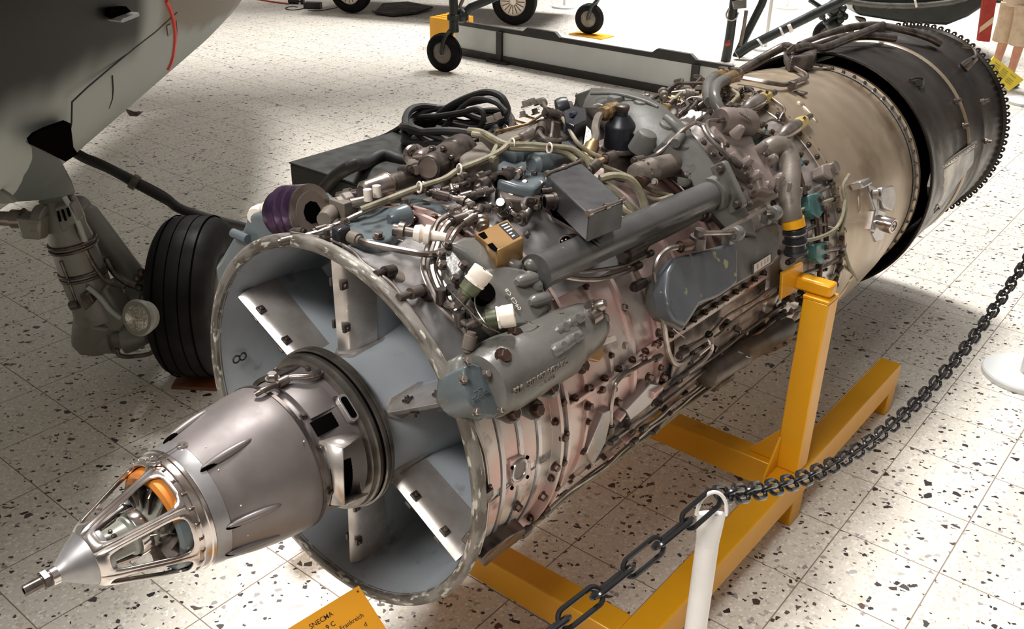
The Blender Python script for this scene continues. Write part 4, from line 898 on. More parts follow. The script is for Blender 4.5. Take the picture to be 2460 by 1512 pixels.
for k in range(4): part(MB().box((.2, .06+.1*k, .185+.004*k), (.4, .085, .37)), 'board', M_yellow, yb, bev=.004)
wp = w2.copy(); tag(MB().box((wp.x+.06, wp.y-.02, .007), (.55, .3, .014)).build('wheel_mat', M_yellow), 'yellow plate under the farther small helicopter wheel', 'plate')
# car at the top edge
car = thing('parked_car', 'dark vehicle at the top edge, only one wheel and its underside in view', 'car')
cw = Vector((-9.4969,8.5858,0)); cw.z = .33; ca = Vector((.35, -.93, 0)).normalized(); cf = Vector((.93, .35, 0))
for off in (0, 2.6):
    c_ = cw+cf*off
    prof = [(-1, .6), (-1, .8), (-.7, .96), (0, 1), (.7, .96), (1, .8), (1, .6)]
    tw = part(MB().rev(c_-ca*.1, c_+ca*.1, [((p+1)/2, r*.33) for p, r in prof], 40, False), 'tyre', M_tyre, car)
    rm = MB().rev(c_+ca*.02, c_+ca*.07, [(0, .2), (.9, .2), (1, .19)], 32); part(rm, 'wheel_rim', M_cream, tw)
    for k in range(16):
        a_ = 2*PI*k/16; u_ = cf*math.cos(a_)+Vector((0, 0, 1))*math.sin(a_); part(MB().cyl(c_+ca*.075+u_*.05, c_+ca*.075+u_*.17, .006, n=6), 'spoke', M_dkst, tw)
bm_ = XF(cw+cf*1.3-ca*.75+Vector((0, 0, .35)), cf, (0, 0, 1))
part(MB(bm_).box((0, 0, 0), (1.75, 1.3, .22)).box((0, 0, .3), (4.2, 1.5, .42)).box((-.2, 0, .7), (2.2, 1.4, .5), taper=.8), 'car_body', mat('dark_car_paint', srgb(36, 34, 32), .3, .3), car, bev=.05)
pk = thing('plank_pile', 'flat dark boards lying under the dark vehicle', 'boards', (0, 0, 0))
q = [(-9.1772,8.7073,0.04),(-8.88,8.7386,0.04),(-8.9035,9.1803,0.04)]; part(MB().tube(q[:2], .02, 6, 0), 'board', M_tan, pk); part(MB().tube(q[1:], .02, 6, 0), 'board', M_tan, pk)
q = [(-9.1108,8.6856,0.02),(-8.7552,8.7268,0.02),(-8.6645,9.1152,0.02),(-8.8245,9.6453,0.02),(-9.4408,9.7192,0.02),(-9.6054,9.3311,0.02)]
part(MB().add([Vector(p) for p in q]+[Vector(p)+Vector((0, 0, .03)) for p in q], [tuple(range(6)), tuple(range(6, 12))]+[(i, (i+1) % 6, 6+(i+1) % 6, 6+i) for i in range(6)]), 'board', M_dark, pk)
ad = thing('power_adapter', 'small black power adapter with leads on the floor by the vehicle', 'adapter')
a0 = Vector((-10.2387,8.4518,0)); part(MB(XF(a0+Vector((0, 0, .045)), (.8, .5, 0), (0, 0, 1))).box((0, 0, 0), (.26, .14, .09)), 'adapter_box', M_black, ad, bev=.008)
part(MB().tube([Vector(p) for p in [(-10.3463,8.3862,0.008),(-10.2757,8.2383,0.008),(-10.3151,8.0937,0.008),(-10.5034,8.1255,0.008),(-10.5893,8.3157,0.008),(-10.4589,8.3318,0.008)]], .006, 6, 3).tube([Vector(p) for p in [(-10.1352,8.2676,0.008),(-9.9643,8.327,0.008),(-9.9678,8.536,0.008),(-9.9942,8.7272,0.008)]], .006, 6, 3), 'lead', M_black, ad)
a1 = Vector((-10.7918,8.5285,0)); part(MB(XF(a1+Vector((0, 0, .04)), (.8, .5, 0), (0, 0, 1))).cyl((-.08, 0, 0), (.08, 0, 0), .04, n=12).cyl((.12, 0, 0), (.17, 0, 0), .04, n=12).cyl((0, 0, 0), (.15, 0, 0), .015, n=8), 'plug', M_black, ad)
rc = MB().tube([Vector(p) for p in [(-10.7859,8.4258,0.012),(-11.0738,8.3756,0.012),(-11.4976,8.3754,0.012),(-12.0446,8.456,0.012)]], .012, 8, 3).build('red_lead', mat('red_cord', srgb(190, 74, 60), 0, .5)); tag(rc, 'red cord on the floor leading to the black plug', 'cord')
# distant posts with white discs
def far_post(px, z1, label, lean=None):
    x, y = px[0], px[1]; t = thing('barrier_post', label, 'barrier post', (x, y, 0), 'far barrier posts')
    MB().rev((0, 0, 0), (0, 0, .035), [(0, .2), (.8, .2), (1, .19)], 36).build('base_disc', M_disc, t); MB().cyl((0, 0, .03), (0, 0, z1), .024, n=12).build('tube', M_white, t)
far_post((-7.4716,11.2414,0), 1.2, 'white post standing between the two near helicopter wheels')
far_post((-4.8307,13.6858,0), 1.2, 'farthest white post, above the diagonal helicopter strut')
far_post((-3.62,10.3961,0), 1.2, 'white post seen through the triangle of helicopter struts')
far_post((-1.0395,13.0338,0), 1.2, 'white post disc right of the person with shorts')
far_post((-0.3154,9.6724,0), 1.2, 'white post disc under the far yellow sign')
ys = thing('exhibit_sign', 'bright yellow text sign behind the dark exhaust end', 'sign')
q = [Vector(p) for p in [(-0.6362,9.2466,0.5001), (-0.3539,9.474,0.2709), (-0.4281,9.2858,0.1775), (-0.6667,9.0937,0.3952)]]
M_lemon = mat('lemon_sign', srgb(240, 216, 70), 0, .4, rvar=0)
part(MB().add(q+[p+nV*.02 for p in q], [(0, 1, 2, 3), (7, 6, 5, 4), (0, 1, 5, 4), (1, 2, 6, 5), (2, 3, 7, 6), (3, 0, 4, 7)]), 'sign_panel', M_lemon, ys)
tl_ = MB(); u0 = (q[1]-q[0]); v0 = (q[3]-q[0]); nn_ = u0.cross(v0).normalized(); nn_ = -nn_ if nn_.dot(CAM-q[0]) < 0 else nn_
for i in range(5):
    for j in range(3):
        if (i*3+j) % 7 == 5: continue
        a_ = q[0]+v0*(.22+.13*i)+u0*(.12+.25*j); b_ = a_+u0*.18; tl_.add([a_+nn_*.002, b_+nn_*.002, b_+v0*.05+nn_*.002, a_+v0*.05+nn_*.002], [(0, 1, 2, 3)])
part(tl_, 'text_lines', mat('grey_print', srgb(150, 140, 70), 0, .5, rvar=0), ys)
b_ = (q[2]+q[3])/2; part(MB().cyl((b_.x, b_.y, .0), b_, .02, n=10), 'sign_pole', M_white, ys)

# ================================================================ visitor, mostly above the frame
def person():
    base = Vector((-0.7358,10.3039,0))
    pr = thing('person', 'standing visitor in beige shorts holding a red bag, seen from the waist down', 'person', base)
    fwd = Vector((.45, .89, 0)); rt = Vector((fwd.y, -fwd.x, 0)); up = Vector((0, 0, 1))
    def pt(r, f, z): return rt*r+fwd*f+up*z
    J = {'pel': (0, 0, .93), 'sp': (0, .01, 1.12), 'ch': (0, .01, 1.32), 'nk': (0, .01, 1.47), 'hd': (0, .02, 1.53),
         'hL': (-.09, 0, .9), 'kL': (-.10, .01, .49), 'aL': (-.105, -.03, .09), 'tL': (-.11, .13, .03),
         'hR': (.09, 0, .9), 'kR': (.10, .02, .49), 'aR': (.105, -.02, .09), 'tR': (.11, .14, .03),
         'sL': (-.18, .01, 1.41), 'eL': (-.24, .0, 1.13), 'wL': (-.26, .08, .90), 'mL': (-.26, .1, .83),
         'sR': (.18, .01, 1.41), 'eR': (.24, .0, 1.13), 'wR': (.25, .08, .90), 'mR': (.25, .1, .83)}
    Rr = {'pel': .13, 'sp': .125, 'ch': .145, 'nk': .055, 'hd': .055, 'h': .088, 'k': .056, 'a': .038, 't': .032, 's': .06, 'e': .04, 'w': .028, 'm': .032}
    E_ = [('pel', 'sp'), ('sp', 'ch'), ('ch', 'nk'), ('nk', 'hd')]+[(a+s, b+s) for s in 'LR' for a, b in (('h', 'k'), ('k', 'a'), ('a', 't'), ('s', 'e'), ('e', 'w'), ('w', 'm'))]+[('pel', 'hL'), ('pel', 'hR'), ('ch', 'sL'), ('ch', 'sR')]
    names = list(J); me = D.meshes.new('body'); me.from_pydata([pt(*J[n]) for n in names], [(names.index(a), names.index(b)) for a, b in E_], [])
    o = D.objects.new('body', me); COL.objects.link(o); o.parent = pr
    me.materials.append(mat('skin', srgb(206, 150, 122), 0, .5, srgb(192, 134, 108), 9, rvar=.05))
    sk = o.modifiers.new('skin', 'SKIN')
    for i, n in enumerate(names):
        r = Rr.get(n) or Rr[n[0]]; me.skin_vertices[0].data[i].radius = (r, r)
    me.skin_vertices[0].data[0].use_root = True
    ss = o.modifiers.new('sub', 'SUBSURF'); ss.levels = 2; ss.render_levels = 2
    hd = MB().ball(pt(0, .03, 1.64), .1, (.78, .95, 1.2), 20, 14); hd.ball(pt(0, .13, 1.63), .018, (1, 1.2, 1.4), 8, 6)
    for s in (-1, 1): hd.ball(pt(.082*s, .03, 1.63), .025, (.4, .8, 1.2), 8, 6)
    part(hd, 'head', o.data.materials[0], pr)
    fc = MB()
    for s in (-1, 1): fc.ball(pt(.033*s, .115, 1.655), .011, n=8, m=6)
    fc.ball(pt(0, .118, 1.575), .02, (1.2, .4, .4), 8, 6); part(fc, 'face_features', M_mark, pr)
    part(MB().ball(pt(0, .0, 1.68), .108, (.85, 1.0, 1.0), 18, 10), 'hair', mat('brown_hair', srgb(70, 52, 40), 0, .6), pr)
    for s in (-1, 1):
        for k in range(4):
            f0 = pt(s*(.255)+.0, .085+.018*k, .83-.004*abs(k-1.5)); part(MB().tube([f0, f0+up*-.035+rt*-.004*s, f0+up*-.065+rt*-.018*s], [.009, .007], 6, 2), 'finger', o.data.materials[0], pr)
        f0 = pt(s*.235, .13, .86); part(MB().tube([f0, f0+up*-.03+fwd*.02, f0+up*-.055+fwd*.02], [.010, .008], 6, 2), 'thumb', o.data.materials[0], pr)
    # shorts: a waist and two wide legs
    so = MB(); n = 20
    rows = [(1.02, .175, .12), (.94, .185, .135), (.86, .195, .145)]
    vs = []; fs = []
    for z, a, b in rows: vs += [pt(a*math.cos(2*PI*i/n), b*math.sin(2*PI*i/n), z) for i in range(n)]
    for j in range(2): fs += [(j*n+i, j*n+(i+1) % n, (j+1)*n+(i+1) % n, (j+1)*n+i) for i in range(n)]
    so.add(vs, fs)
    for s in (-1, 1):
        vs = []; fs = []
        for j, (z, cx, a, b) in enumerate([(.9, .09, .105, .14), (.8, .095, .105, .125), (.68, .10, .102, .115), (.58, .103, .106, .116), (.5, .105, .104, .112), (.47, .105, .103, .11)]):
            for i in range(n):
                t = 2*PI*i/n; w = 1+.05*math.sin(5*t+j*1.7); vs.append(pt(s*cx+a*w*math.cos(t), b*w*math.sin(t), z))
        for j in range(5): fs += [(j*n+i, j*n+(i+1) % n, (j+1)*n+(i+1) % n, (j+1)*n+i) for i in range(n)]
        so.add(vs, fs)
    part(so, 'shorts', mat('beige_cotton', srgb(206, 186, 158), 0, .8, srgb(188, 166, 138), 14), pr, solid=.008, sub=1)
    sh = MB(); vs = []; fs = []
    for z, a, b in [(.96, .19, .14), (1.1, .185, .14), (1.3, .205, .145), (1.42, .19, .12), (1.46, .09, .08)]: vs += [pt(a*math.cos(2*PI*i/n), .01+b*math.sin(2*PI*i/n), z) for i in range(n)]
    for j in range(4): fs += [(j*n+i, j*n+(i+1) % n, (j+1)*n+(i+1) % n, (j+1)*n+i) for i in range(n)]
    sh.add(vs, fs)
    for s in (-1, 1): sh.tube([pt(s*.19, .01, 1.41), pt(s*.225, .005, 1.28), pt(s*.238, .003, 1.18)], .066, 12, 2)
    part(sh, 'shirt', mat('pale_shirt', srgb(190, 196, 204), 0, .8), pr, solid=.006)
    for s in (-1, 1): part(MB().ball(pt(s*.108, .05, .035), .05, (.9, 1.0, .7), 14, 8).ball(pt(s*.108, .11, .03), .045, (.9, 1.2, .6), 14, 8).ball(pt(s*.107, -.02, .04), .045, (.85, 1, .8), 14, 8), 'shoe', M_grey, pr)
    return pr
person()
bg_ = thing('red_bag', 'flat red bag with a beige diagonal stripe beside the visitor', 'bag')
q = [Vector(p) for p in [(-0.9849,9.8004,0.9523),(-0.8731,9.8904,0.9376),(-0.8515,9.9079,0.5186),(-0.9585,9.8217,0.534)]]
q = [Vector(p) for p in [(-0.9828,9.7378,1.0176),(-0.8685,9.8299,1.0031),(-0.8392,9.8535,0.5279),(-0.9449,9.7684,0.5389)]]
M_red = mat('brick_red_cloth', srgb(164, 50, 34), 0, .7, srgb(146, 42, 30), 12)
part(MB().add(q+[p+nV*.05 for p in q], [(0, 1, 2, 3), (7, 6, 5, 4), (0, 1, 5, 4), (1, 2, 6, 5), (2, 3, 7, 6), (3, 0, 4, 7)]), 'bag_body', M_red, bg_, bev=.012)
q = [Vector(p)-nV*.006 for p in [(-0.9548,9.7604,0.6852),(-0.8605,9.8364,0.8018),(-0.857,9.8392,0.7297),(-0.9506,9.7638,0.6252)]]
part(MB().add(q+[p+nV*.004 for p in q], [(0, 1, 2, 3), (7, 6, 5, 4), (0, 1, 5, 4), (1, 2, 6, 5), (2, 3, 7, 6), (3, 0, 4, 7)]), 'stripe', mat('beige_stripe', srgb(206, 178, 146), 0, .7, rvar=0), bg_)
q = [Vector(p)+nV*.02 for p in [(-0.9761,9.7433,1.0177),(-0.9915,9.7309,1.2067),(-0.9247,9.7846,1.2079),(-0.8735,9.8259,1.0113)]]; part(MB().tube(q, .012, 6, 3), 'strap', M_red, bg_)

# ================================================================ accessories on the casing
def slab(name, pts, r0, r1, m, parent=None, bev=.004, k=.96, label=None, seg=2, kb=1.0):
    """casting with a free outline: pts are (y, angle, _) on the casing, raised from r0 to r1"""
    n = len(pts); cy = sum(p[0] for p in pts)/n; ct = sum(p[1] for p in pts)/n
    vs = [EP(cy+(p[0]-cy)*kb, ct+(p[1]-ct)*kb, r0) for p in pts]+[EP(cy+(p[0]-cy)*k, ct+(p[1]-ct)*k, r1) for p in pts]
    return part(MB().add(vs, [tuple(reversed(range(n))), tuple(range(n, 2*n))]+[(i, (i+1) % n, n+(i+1) % n, n+i) for i in range(n)]), name, m, parent, label, bev=bev, seg=seg)
def rad(p): p = Vector(p); return Vector((p.x, 0, p.z)).normalized()
def nut(mb, p, d, r, L):
    p = Vector(p); d = Vector(d).normalized(); mb.cyl(p-d*L/2, p+d*L/2, r, n=12); mb.cyl(p+d*L*.45, p+d*L*.75, r*.7, n=10); mb.cyl(p-d*L*.75, p-d*L*.45, r*.7, n=10)
def pipe(pts, r, m=None, name='pipe', nuts=True, bend=.03, smooth=False, nm=None, label=None):
    P = [Vector(p) for p in pts]; mb = MB(); mb.tube(P, r, 8, 4) if smooth else mb.bent(P, r, 8, bend)
    o = part(mb, name, m or M_steel, label=label)
    if nuts:
        n_ = MB(); nut(n_, P[0], P[1]-P[0], r*1.75, r*4.5); 
        part(n_, 'union_nut', nm or M_dkst, o)
        n_ = MB(); nut(n_, P[-1], P[-1]-P[-2], r*1.75, r*4.5); part(n_, 'union_nut', nm or M_dkst, o)
    return o
def surfbolts(parent, pts, r=.008, h=.012, m=None): bolts(parent, [(Vector(p), rad(p)) for p in pts], r, h, m or M_rust)
def boxat(name, top, depth, m, d=None, parent=None, bev=.003, label=None, k=1.0):
    """box from its four top corners, extruded along -d"""
    T = [Vector(p) for p in top]; d = Vector(d) if d else (T[1]-T[0]).cross(T[3]-T[0]).normalized()
    if d.dot(rad(T[0])) < 0: d = -d
    return part(MB().hexa([t-d*depth for t in T]+T), name, m, parent, label, bev=bev)

# ---- thin ring pipe following the lip, with its elbows
pipe([(-0.1138,0.0036,0.5228),(-0.0396,0.0214,0.5265),(0.0092,0.0351,0.5259),(0.0779,0.0337,0.5182),(0.1372,0.0174,0.5057),(0.1789,0.0204,0.4946),(0.2243,0.0256,0.4758),(0.2694,0.0194,0.4494),(0.3017,0.0189,0.426),(0.3382,0.0163,0.3976),(0.3917,0.0146,0.3451),(0.4303,0.009,0.2956),(0.4701,0.0206,0.2175),(0.4915,0.0383,0.1436),(0.5036,0.0435,0.0806),(0.5079,0.0461,0.0123)], .0048, smooth=True, nuts=False, name='ring_pipe')
pipe([(0.508,0.0462,0.0038),(0.5064,0.0459,-0.0402),(0.5052,0.0393,-0.1001),(0.4881,0.0369,-0.1793)], .0042, smooth=True, nuts=False, name='ring_pipe')
f_ = MB(); p = (0.5099,0.0423,0.0118); nut(f_, p, (0, -.2, -1), .011, .03); f_.box(Vector(p)+Vector((0, -.012, .008)), (.03, .03, .02)); part(f_, 'pipe_junction', M_dkst)
for a, b, c in ([(0.1845,0.0153,0.4969),(0.1783,0.0558,0.4885),(0.1685,0.0806,0.4601)], [(0.2654,0.0119,0.4646),(0.2636,0.0584,0.4598),(0.2397,0.1157,0.4274)]):
    a, b, c = map(Vector, (a, b, c)); f_ = MB(); f_.cyl(a-(b-a)*.25, a+(b-a)*.4, .0095, n=12); f_.cyl(a, b, .006, n=10); d = (b-a).normalized(); f_.cyl(b-d*.018, b+d*.018, .0145, n=14); f_.cyl(b, c, .008, n=10); f_.cyl(c-rad(c)*.004, c+rad(c)*.008, .026, n=20)
    part(f_, 'spray_nozzle', M_dkst)
f_ = MB(); p = Vector((-0.0094,0.0303,0.5299)); f_.cyl(p-Vector((0, .018, 0)), p+Vector((.0, .018, -.004)), .011, n=12).cyl(p, p+rad(p)*.022, .008, n=8); part(f_, 'spray_nozzle', M_dkst)
f_ = MB(); p = Vector((-0.1242,0.0323,0.5152)); nut(f_, p, (1, .3, .2), .011, .03); part(f_, 'spray_nozzle', M_dkst)

# ---- blue plate casting on top of the front case
bp_ = slab('cover_casting', [(0.118,97.1059,0.53),(0.2261,107.8046,0.53),(0.2944,109.226,0.53),(0.3058,101.2036,0.53),(0.3357,97.3139,0.53),(0.3079,90.8263,0.53),(0.2549,85.2507,0.53),(0.1949,82.7463,0.53),(0.1505,80.1995,0.53),(0.1185,80.5768,0.53),(0.092,84.1068,0.53),(0.0901,89.4322,0.53)], .485, .525, M_slate, bev=.006, label='blue-grey lobed cover casting')
b = MB().rev((0.0058,0.2249,0.53), (0.014,0.2848,0.5298), [(0, .012), (.3, .026), (.9, .03), (1, .026)], 16); part(b, 'boss', M_slate, bp_)
surfbolts(bp_, [(-0.0665,0.1368,0.5228),(0.0644,0.1312,0.523),(-0.0703,0.3588,0.5203),(-0.1509,0.2355,0.5049)], .011, .014, M_dkst)
surfbolts(comp, [(0.0038,0.3014,0.49),(-0.0498,0.4203,0.4925),(0.0109,0.3737,0.4899),(-0.2277,0.4558,0.4814)], .013, .016, M_rust)
f_ = MB(); a, b = map(Vector, [(0.0761,0.1718,0.5346),(0.1272,0.2011,0.53)]); d = (b-a).normalized(); f_.rev(a, b, [(0, .016), (.25, .016), (.26, .024), (.5, .024), (.52, .014), (1, .012)], 10); part(f_, 'hex_union', M_dkst)
f_ = MB(); a, b = map(Vector, [(0.1271,0.1939,0.5331),(0.1944,0.2383,0.5252)]); f_.rev(a, b, [(0, .02), (.2, .024), (.32, .018), (.34, .026), (.36, .026), (.5, .026), (.52, .014), (1, .012)], 12); part(f_, 'pale_union', M_cream)
f_ = MB(); a, b = map(Vector, [(0.0167,0.0532,0.5347),(0.0334,0.0679,0.534)]); f_.box(a, (.03, .04, .05)); part(f_, 'elbow_block', M_black, bev=.006)
pipe([(0.041,0.0692,0.5334),(0.1014,0.0628,0.5355),(0.1585,0.0917,0.5298),(0.2087,0.1295,0.5196),(0.2275,0.1588,0.5139),(0.2238,0.1861,0.5134)], .0085, nuts=False, bend=.02)
f_ = MB(); nut(f_, (0.0487,0.0676,0.5338), Vector((0.0774,0.066,0.5344))-Vector((0.0321,0.0664,0.534)), .0165, .03); part(f_, 'union_nut', M_tan)

# ---- three vertical pipes to the oil connectors
pA = pipe([(0.1196,0.3503,0.5471),(0.1238,0.2831,0.541),(0.1389,0.2486,0.5218),(0.1711,0.1954,0.5069),(0.207,0.1392,0.4879),(0.2448,0.1141,0.4701),(0.3174,0.0831,0.4307),(0.3501,0.0892,0.4111),(0.3746,0.0969,0.3959),(0.4039,0.0846,0.3879),(0.4271,0.0658,0.3849)], .0075)
pB = pipe([(0.1656,0.3191,0.5454),(0.1574,0.2843,0.5426),(0.1617,0.2565,0.5257),(0.2058,0.1872,0.5047),(0.2343,0.1412,0.4865),(0.2729,0.1162,0.466),(0.304,0.1018,0.4523),(0.3267,0.0889,0.4425),(0.3523,0.0841,0.4417),(0.3692,0.0955,0.4538),(0.3743,0.1026,0.4689)], .009)
pC = pipe([(0.1803,0.3377,0.5407),(0.1766,0.3023,0.5314),(0.1738,0.2726,0.5007),(0.2344,0.1627,0.4754),(0.2796,0.1422,0.4561),(0.3108,0.1203,0.4416),(0.3521,0.0985,0.4225),(0.3866,0.0879,0.412),(0.4081,0.0869,0.4121),(0.4173,0.1024,0.417)], .008)
for a, b in ([(0.3213,0.0835,0.4587),(0.3196,0.1066,0.4599)], [(0.3748,0.0894,0.4161),(0.3737,0.1123,0.4171)]):
    f_ = MB(); a = Vector(a); f_.cyl(a+Vector((0, -.0, .018)), a-Vector((0, 0, .018)), .0125, n=14); f_.cyl(Vector(b), Vector(b)+rad(b)*.02, .011, n=14); part(f_, 'pipe_clamp', M_dkst)
def connector(a, b, name, label):
    a, b = Vector(a), Vector(b); L = (b-a)
    o = part(MB().rev(a, b, [(.0, .012), (.12, .012), (.13, .017), (.2, .017), (.22, .0235), (.5, .0235), (.52, .02)], 24), name, M_olive, label=label)
    part(MB().rev(a, b, [(.52, .0275), (.58, .0275)], 8), 'hex_flange', M_cream, o)
    part(MB().rev(a, b, [(.58, .0245), (.66, .0255), (.68, .0265), (.98, .0265), (1, .025)], 28), 'white_cap', M_cream, o)
    part(MB().cyl(b, b+L*.02, .004, n=8), 'cap_pin', M_rust, o)
    return o
c1 = connector((0.3768,0.0984,0.4669), (0.401,0.1438,0.5305), 'capped_connector', 'olive connector with white cap pointing up')
c2 = connector((0.4254,0.0989,0.4232), (0.4859,0.1539,0.4393), 'capped_connector', 'olive connector with white cap pointing forward')
for pts in ([(0.3232,0.107,0.4695),(0.3706,0.0813,0.4719),(0.4171,0.0721,0.4587),(0.465,0.0676,0.4398),(0.4798,0.1088,0.4082)], [(0.3953,0.1179,0.4777),(0.4277,0.0856,0.4625),(0.4636,0.0763,0.4413),(0.4764,0.0832,0.4273)], [(0.3931,0.0948,0.4533),(0.4168,0.0797,0.4454),(0.427,0.0782,0.4356)], [(0.4824,0.1996,0.4052),(0.4909,0.2177,0.3948),(0.4944,0.2466,0.3742)]):
    part(MB().tube(pts, .0016, 5, 3), 'lock_wire', M_steel)

# ---- front gear housing
gh = slab('gear_housing', [(0.1926,66.8257,0.56),(0.226,68.4268,0.56),(0.2853,68.5431,0.56),(0.3284,66.5481,0.56),(0.3388,60.9451,0.57),(0.332,57.0069,0.57),(0.3887,54.8216,0.57),(0.4232,51.3028,0.57),(0.3964,45.6677,0.58),(0.3839,39.4832,0.58),(0.35,36.6542,0.58),(0.28,35.8448,0.58),(0.1625,41.3705,0.58),(0.1203,48.0817,0.57),(0.1367,54.3488,0.56),(0.1315,58.6764,0.56)], .47, .565, M_grey, bev=.012, seg=3, label='grey front gear housing')
boxat('cover_flange', [(0.2212,0.2097,0.5308),(0.2347,0.1687,0.5194),(0.325,0.1295,0.4743),(0.3077,0.1882,0.4976)], .018, M_grey, parent=gh, bev=.005)
surfbolts(gh, [(0.2391,0.1935,0.5306),(0.309,0.1733,0.5026),(0.2484,0.1629,0.5186),(0.2788,0.1334,0.5063),(0.3192,0.1329,0.4843)], .0095, .014, M_dkst)
sd = slab('saddle_ridge', [(0.1909,66.1192,0.6),(0.2423,66.0306,0.6),(0.2808,64.4521,0.6),(0.2839,58.1946,0.6),(0.2777,53.6705,0.6),(0.2397,53.7915,0.6),(0.2183,57.8249,0.6),(0.2109,61.5618,0.6)], .55, .592, M_grey, gh, bev=.012, seg=3, label='rounded ridge over the gears')
mid = slab('lower_body', [(0.2151,55.9765,0.6),(0.2852,54.4232,0.6),(0.3314,51.7484,0.6),(0.3631,48.1649,0.6),(0.353,43.7781,0.6),(0.325,39.1023,0.6),(0.253,37.3062,0.6),(0.1638,40.009,0.6),(0.1465,44.3905,0.6),(0.1689,50.3295,0.6)], .53, .60, M_grey, gh, bev=.014, seg=3)
for p, q in ([(0.3265,0.3143,0.4769),(0.3629,0.3292,0.4626)], [(0.3556,0.3546,0.4683),(0.3815,0.3872,0.4474)], [(0.3956,0.2699,0.4537),(0.4047,0.3422,0.4484)], [(0.4377,0.2711,0.4133),(0.4417,0.3495,0.4031)], [(0.3784,0.3267,0.4579),(0.4251,0.3294,0.4206)]):
    p, q = Vector(p), Vector(q); part(MB().rev(p, q, [(0, .008), (.08, .013), (.2, .017), (.8, .017), (.92, .013), (1, .008)], 10), 'cast_boss', M_grey, gh)
dk = Vector((0.3795,0.1685,0.4609)); part(MB().cyl(dk-rad(dk)*.02, dk+rad(dk)*.004, .03, n=24), 'round_recess', M_void, gh)
tp = [Vector(p) for p in [(0.3976,0.2266,0.4534),(0.4426,0.23,0.4095)]]
textmesh('stencil', '09C3 C8', .0165, M_pale, gh, XF((tp[0]+tp[1])/2+rad(tp[0])*.0015, tp[0]-tp[1], rad(tp[0])), .0006)
# ---- finned oil pump with raised part number
a, b = Vector((0.4814,0.037,0.2957)), Vector((0.475,0.5131,0.287)); L = b-a
op = part(MB().rev(a, b, [(0, .066), (.01, .078), (.05, .084), (.10, .085), (.12, .090), (.62, .090), (.66, .083), (.78, .074), (.9, .066), (.97, .052), (1, .03)], 40), 'oil_pump', M_grey, label='grey cast oil pump with raised lettering')
slab('pump_block', [(0.0132,40.7981,0.6),(0.0765,40.2259,0.6),(0.1725,39.162,0.6),(0.271,37.5218,0.6),(0.4032,36.9529,0.6),(0.4606,34.9966,0.6),(0.4621,29.9454,0.6),(0.3548,27.2647,0.6),(0.225,25.3368,0.6),(0.156,20.9494,0.6),(0.0534,23.6877,0.6),(-0.023,27.0493,0.6),(-0.044,32.4779,0.6)], .49, .568, M_grey, op, bev=.016, seg=3)
cv = slab('end_cover', [(-0.0084,37.8425,0.6),(0.0177,38.0181,0.6),(0.0511,35.7368,0.6),(0.0716,32.2702,0.6),(0.0643,28.6221,0.6),(0.0556,25.0616,0.6),(0.0199,24.3061,0.6),(-0.0123,26.4153,0.6),(-0.0356,29.7606,0.6),(-0.0343,34.0045,0.6)], .50, .60, M_slate, op, bev=.006, label='paler end cover')
u_ = L.normalized(); side = u_.cross(rad(a)).normalized()
front_n = (CAM-(EM.transposed() @ a)).normalized()
def onbarrel(t, ang, r):
    c = a+L*t; n0 = rad(c); s0 = n0.cross(u_).normalized(); v = n0*math.cos(ang)+s0*math.sin(ang); return c+v*r, v
if (u_.cross(rad(a))).z > 0: pass
for body, t, ang, sz in (('50A 507 057 9/52UIIC', .43, 0, .0225), ('. . . 9 . 2 6 2', .50, 0, .012)):
    p = Vector((0.5723,0.1584,0.3082)) if sz > .02 else Vector((0.5777,0.1796,0.2868))
    xd = Vector((0.5754,0.3023,0.3023))-Vector((0.567,0.0252,0.3178))
    v = (p-(a+u_*((p-a).dot(u_)))).normalized(); p = a+u_*((p-a).dot(u_))+v*.0895
    textmesh('raised_number', body, sz, M_tan, op, XF(p, u_, v), .003)
p = Vector((0.5156,-0.0022,0.3126)); textmesh('raised_number', '55 27\n502 CR 003', .0105, M_slate, op, XF(p+rad(p)*.002, Vector((.0, 1, .0))+side*.0, rad(p)), .0022)
ow = [(Vector(p), rad(p)) for p in [(0.4741,0.0036,0.3759),(0.5092,0.0284,0.3449),(0.4887,-0.0275,0.3481),(0.5295,-0.0287,0.2821),(0.5413,0.0435,0.2589)]]; bolts(op, ow, .0085, .012, M_steel)
ow = [(Vector(p), rad(p)) for p in [(0.5109,0.0805,0.3687),(0.4699,0.1747,0.3731),(0.4878,0.2355,0.3493),(0.5305,0.0965,0.2218),(0.5403,0.1763,0.1968),(0.5403,0.229,0.2369),(0.5239,0.3817,0.2245),(0.4812,0.3314,0.3584)]]; bolts(op, ow, .0155, .02, M_rust)
for p, q in ([(0.5131,0.1175,0.2243),(0.5225,0.1132,0.2015)], [(0.5224,0.1923,0.2019),(0.5316,0.1951,0.1762)], [(0.521,0.2513,0.2312),(0.5297,0.2582,0.2105)]):
    part(MB().rev(Vector(p)-rad(p)*.04, Vector(q)+rad(q)*.01, [(0, .03), (.8, .026), (1, .02)], 16), 'bolt_lug', M_grey, op)
for p in [(0.5173,0.3001,0.3597),(0.5156,0.3534,0.362),(0.5487,0.2513,0.339),(0.5438,0.3083,0.3374),(0.5196,0.4088,0.3195)]:
    p = Vector(p); part(MB().rev(p-u_*.035, p+u_*.035, [(0, .01), (.1, .017), (.9, .015), (1, .008)], 14).rev(p-rad(p)*.05, p+rad(p)*.016, [(0, .02), (.8, .016), (1, .012)], 12), 'cast_rib', M_grey, op)
nt_ = MB(); p = Vector((0.4361,0.0557,0.3899)); nut(nt_, p, Vector((0, .35, 1)), .0155, .032); nt_.cyl(p-Vector((0, 0, .05)), p, .012, n=12); part(nt_, 'pump_inlet_nut', M_tan, op)
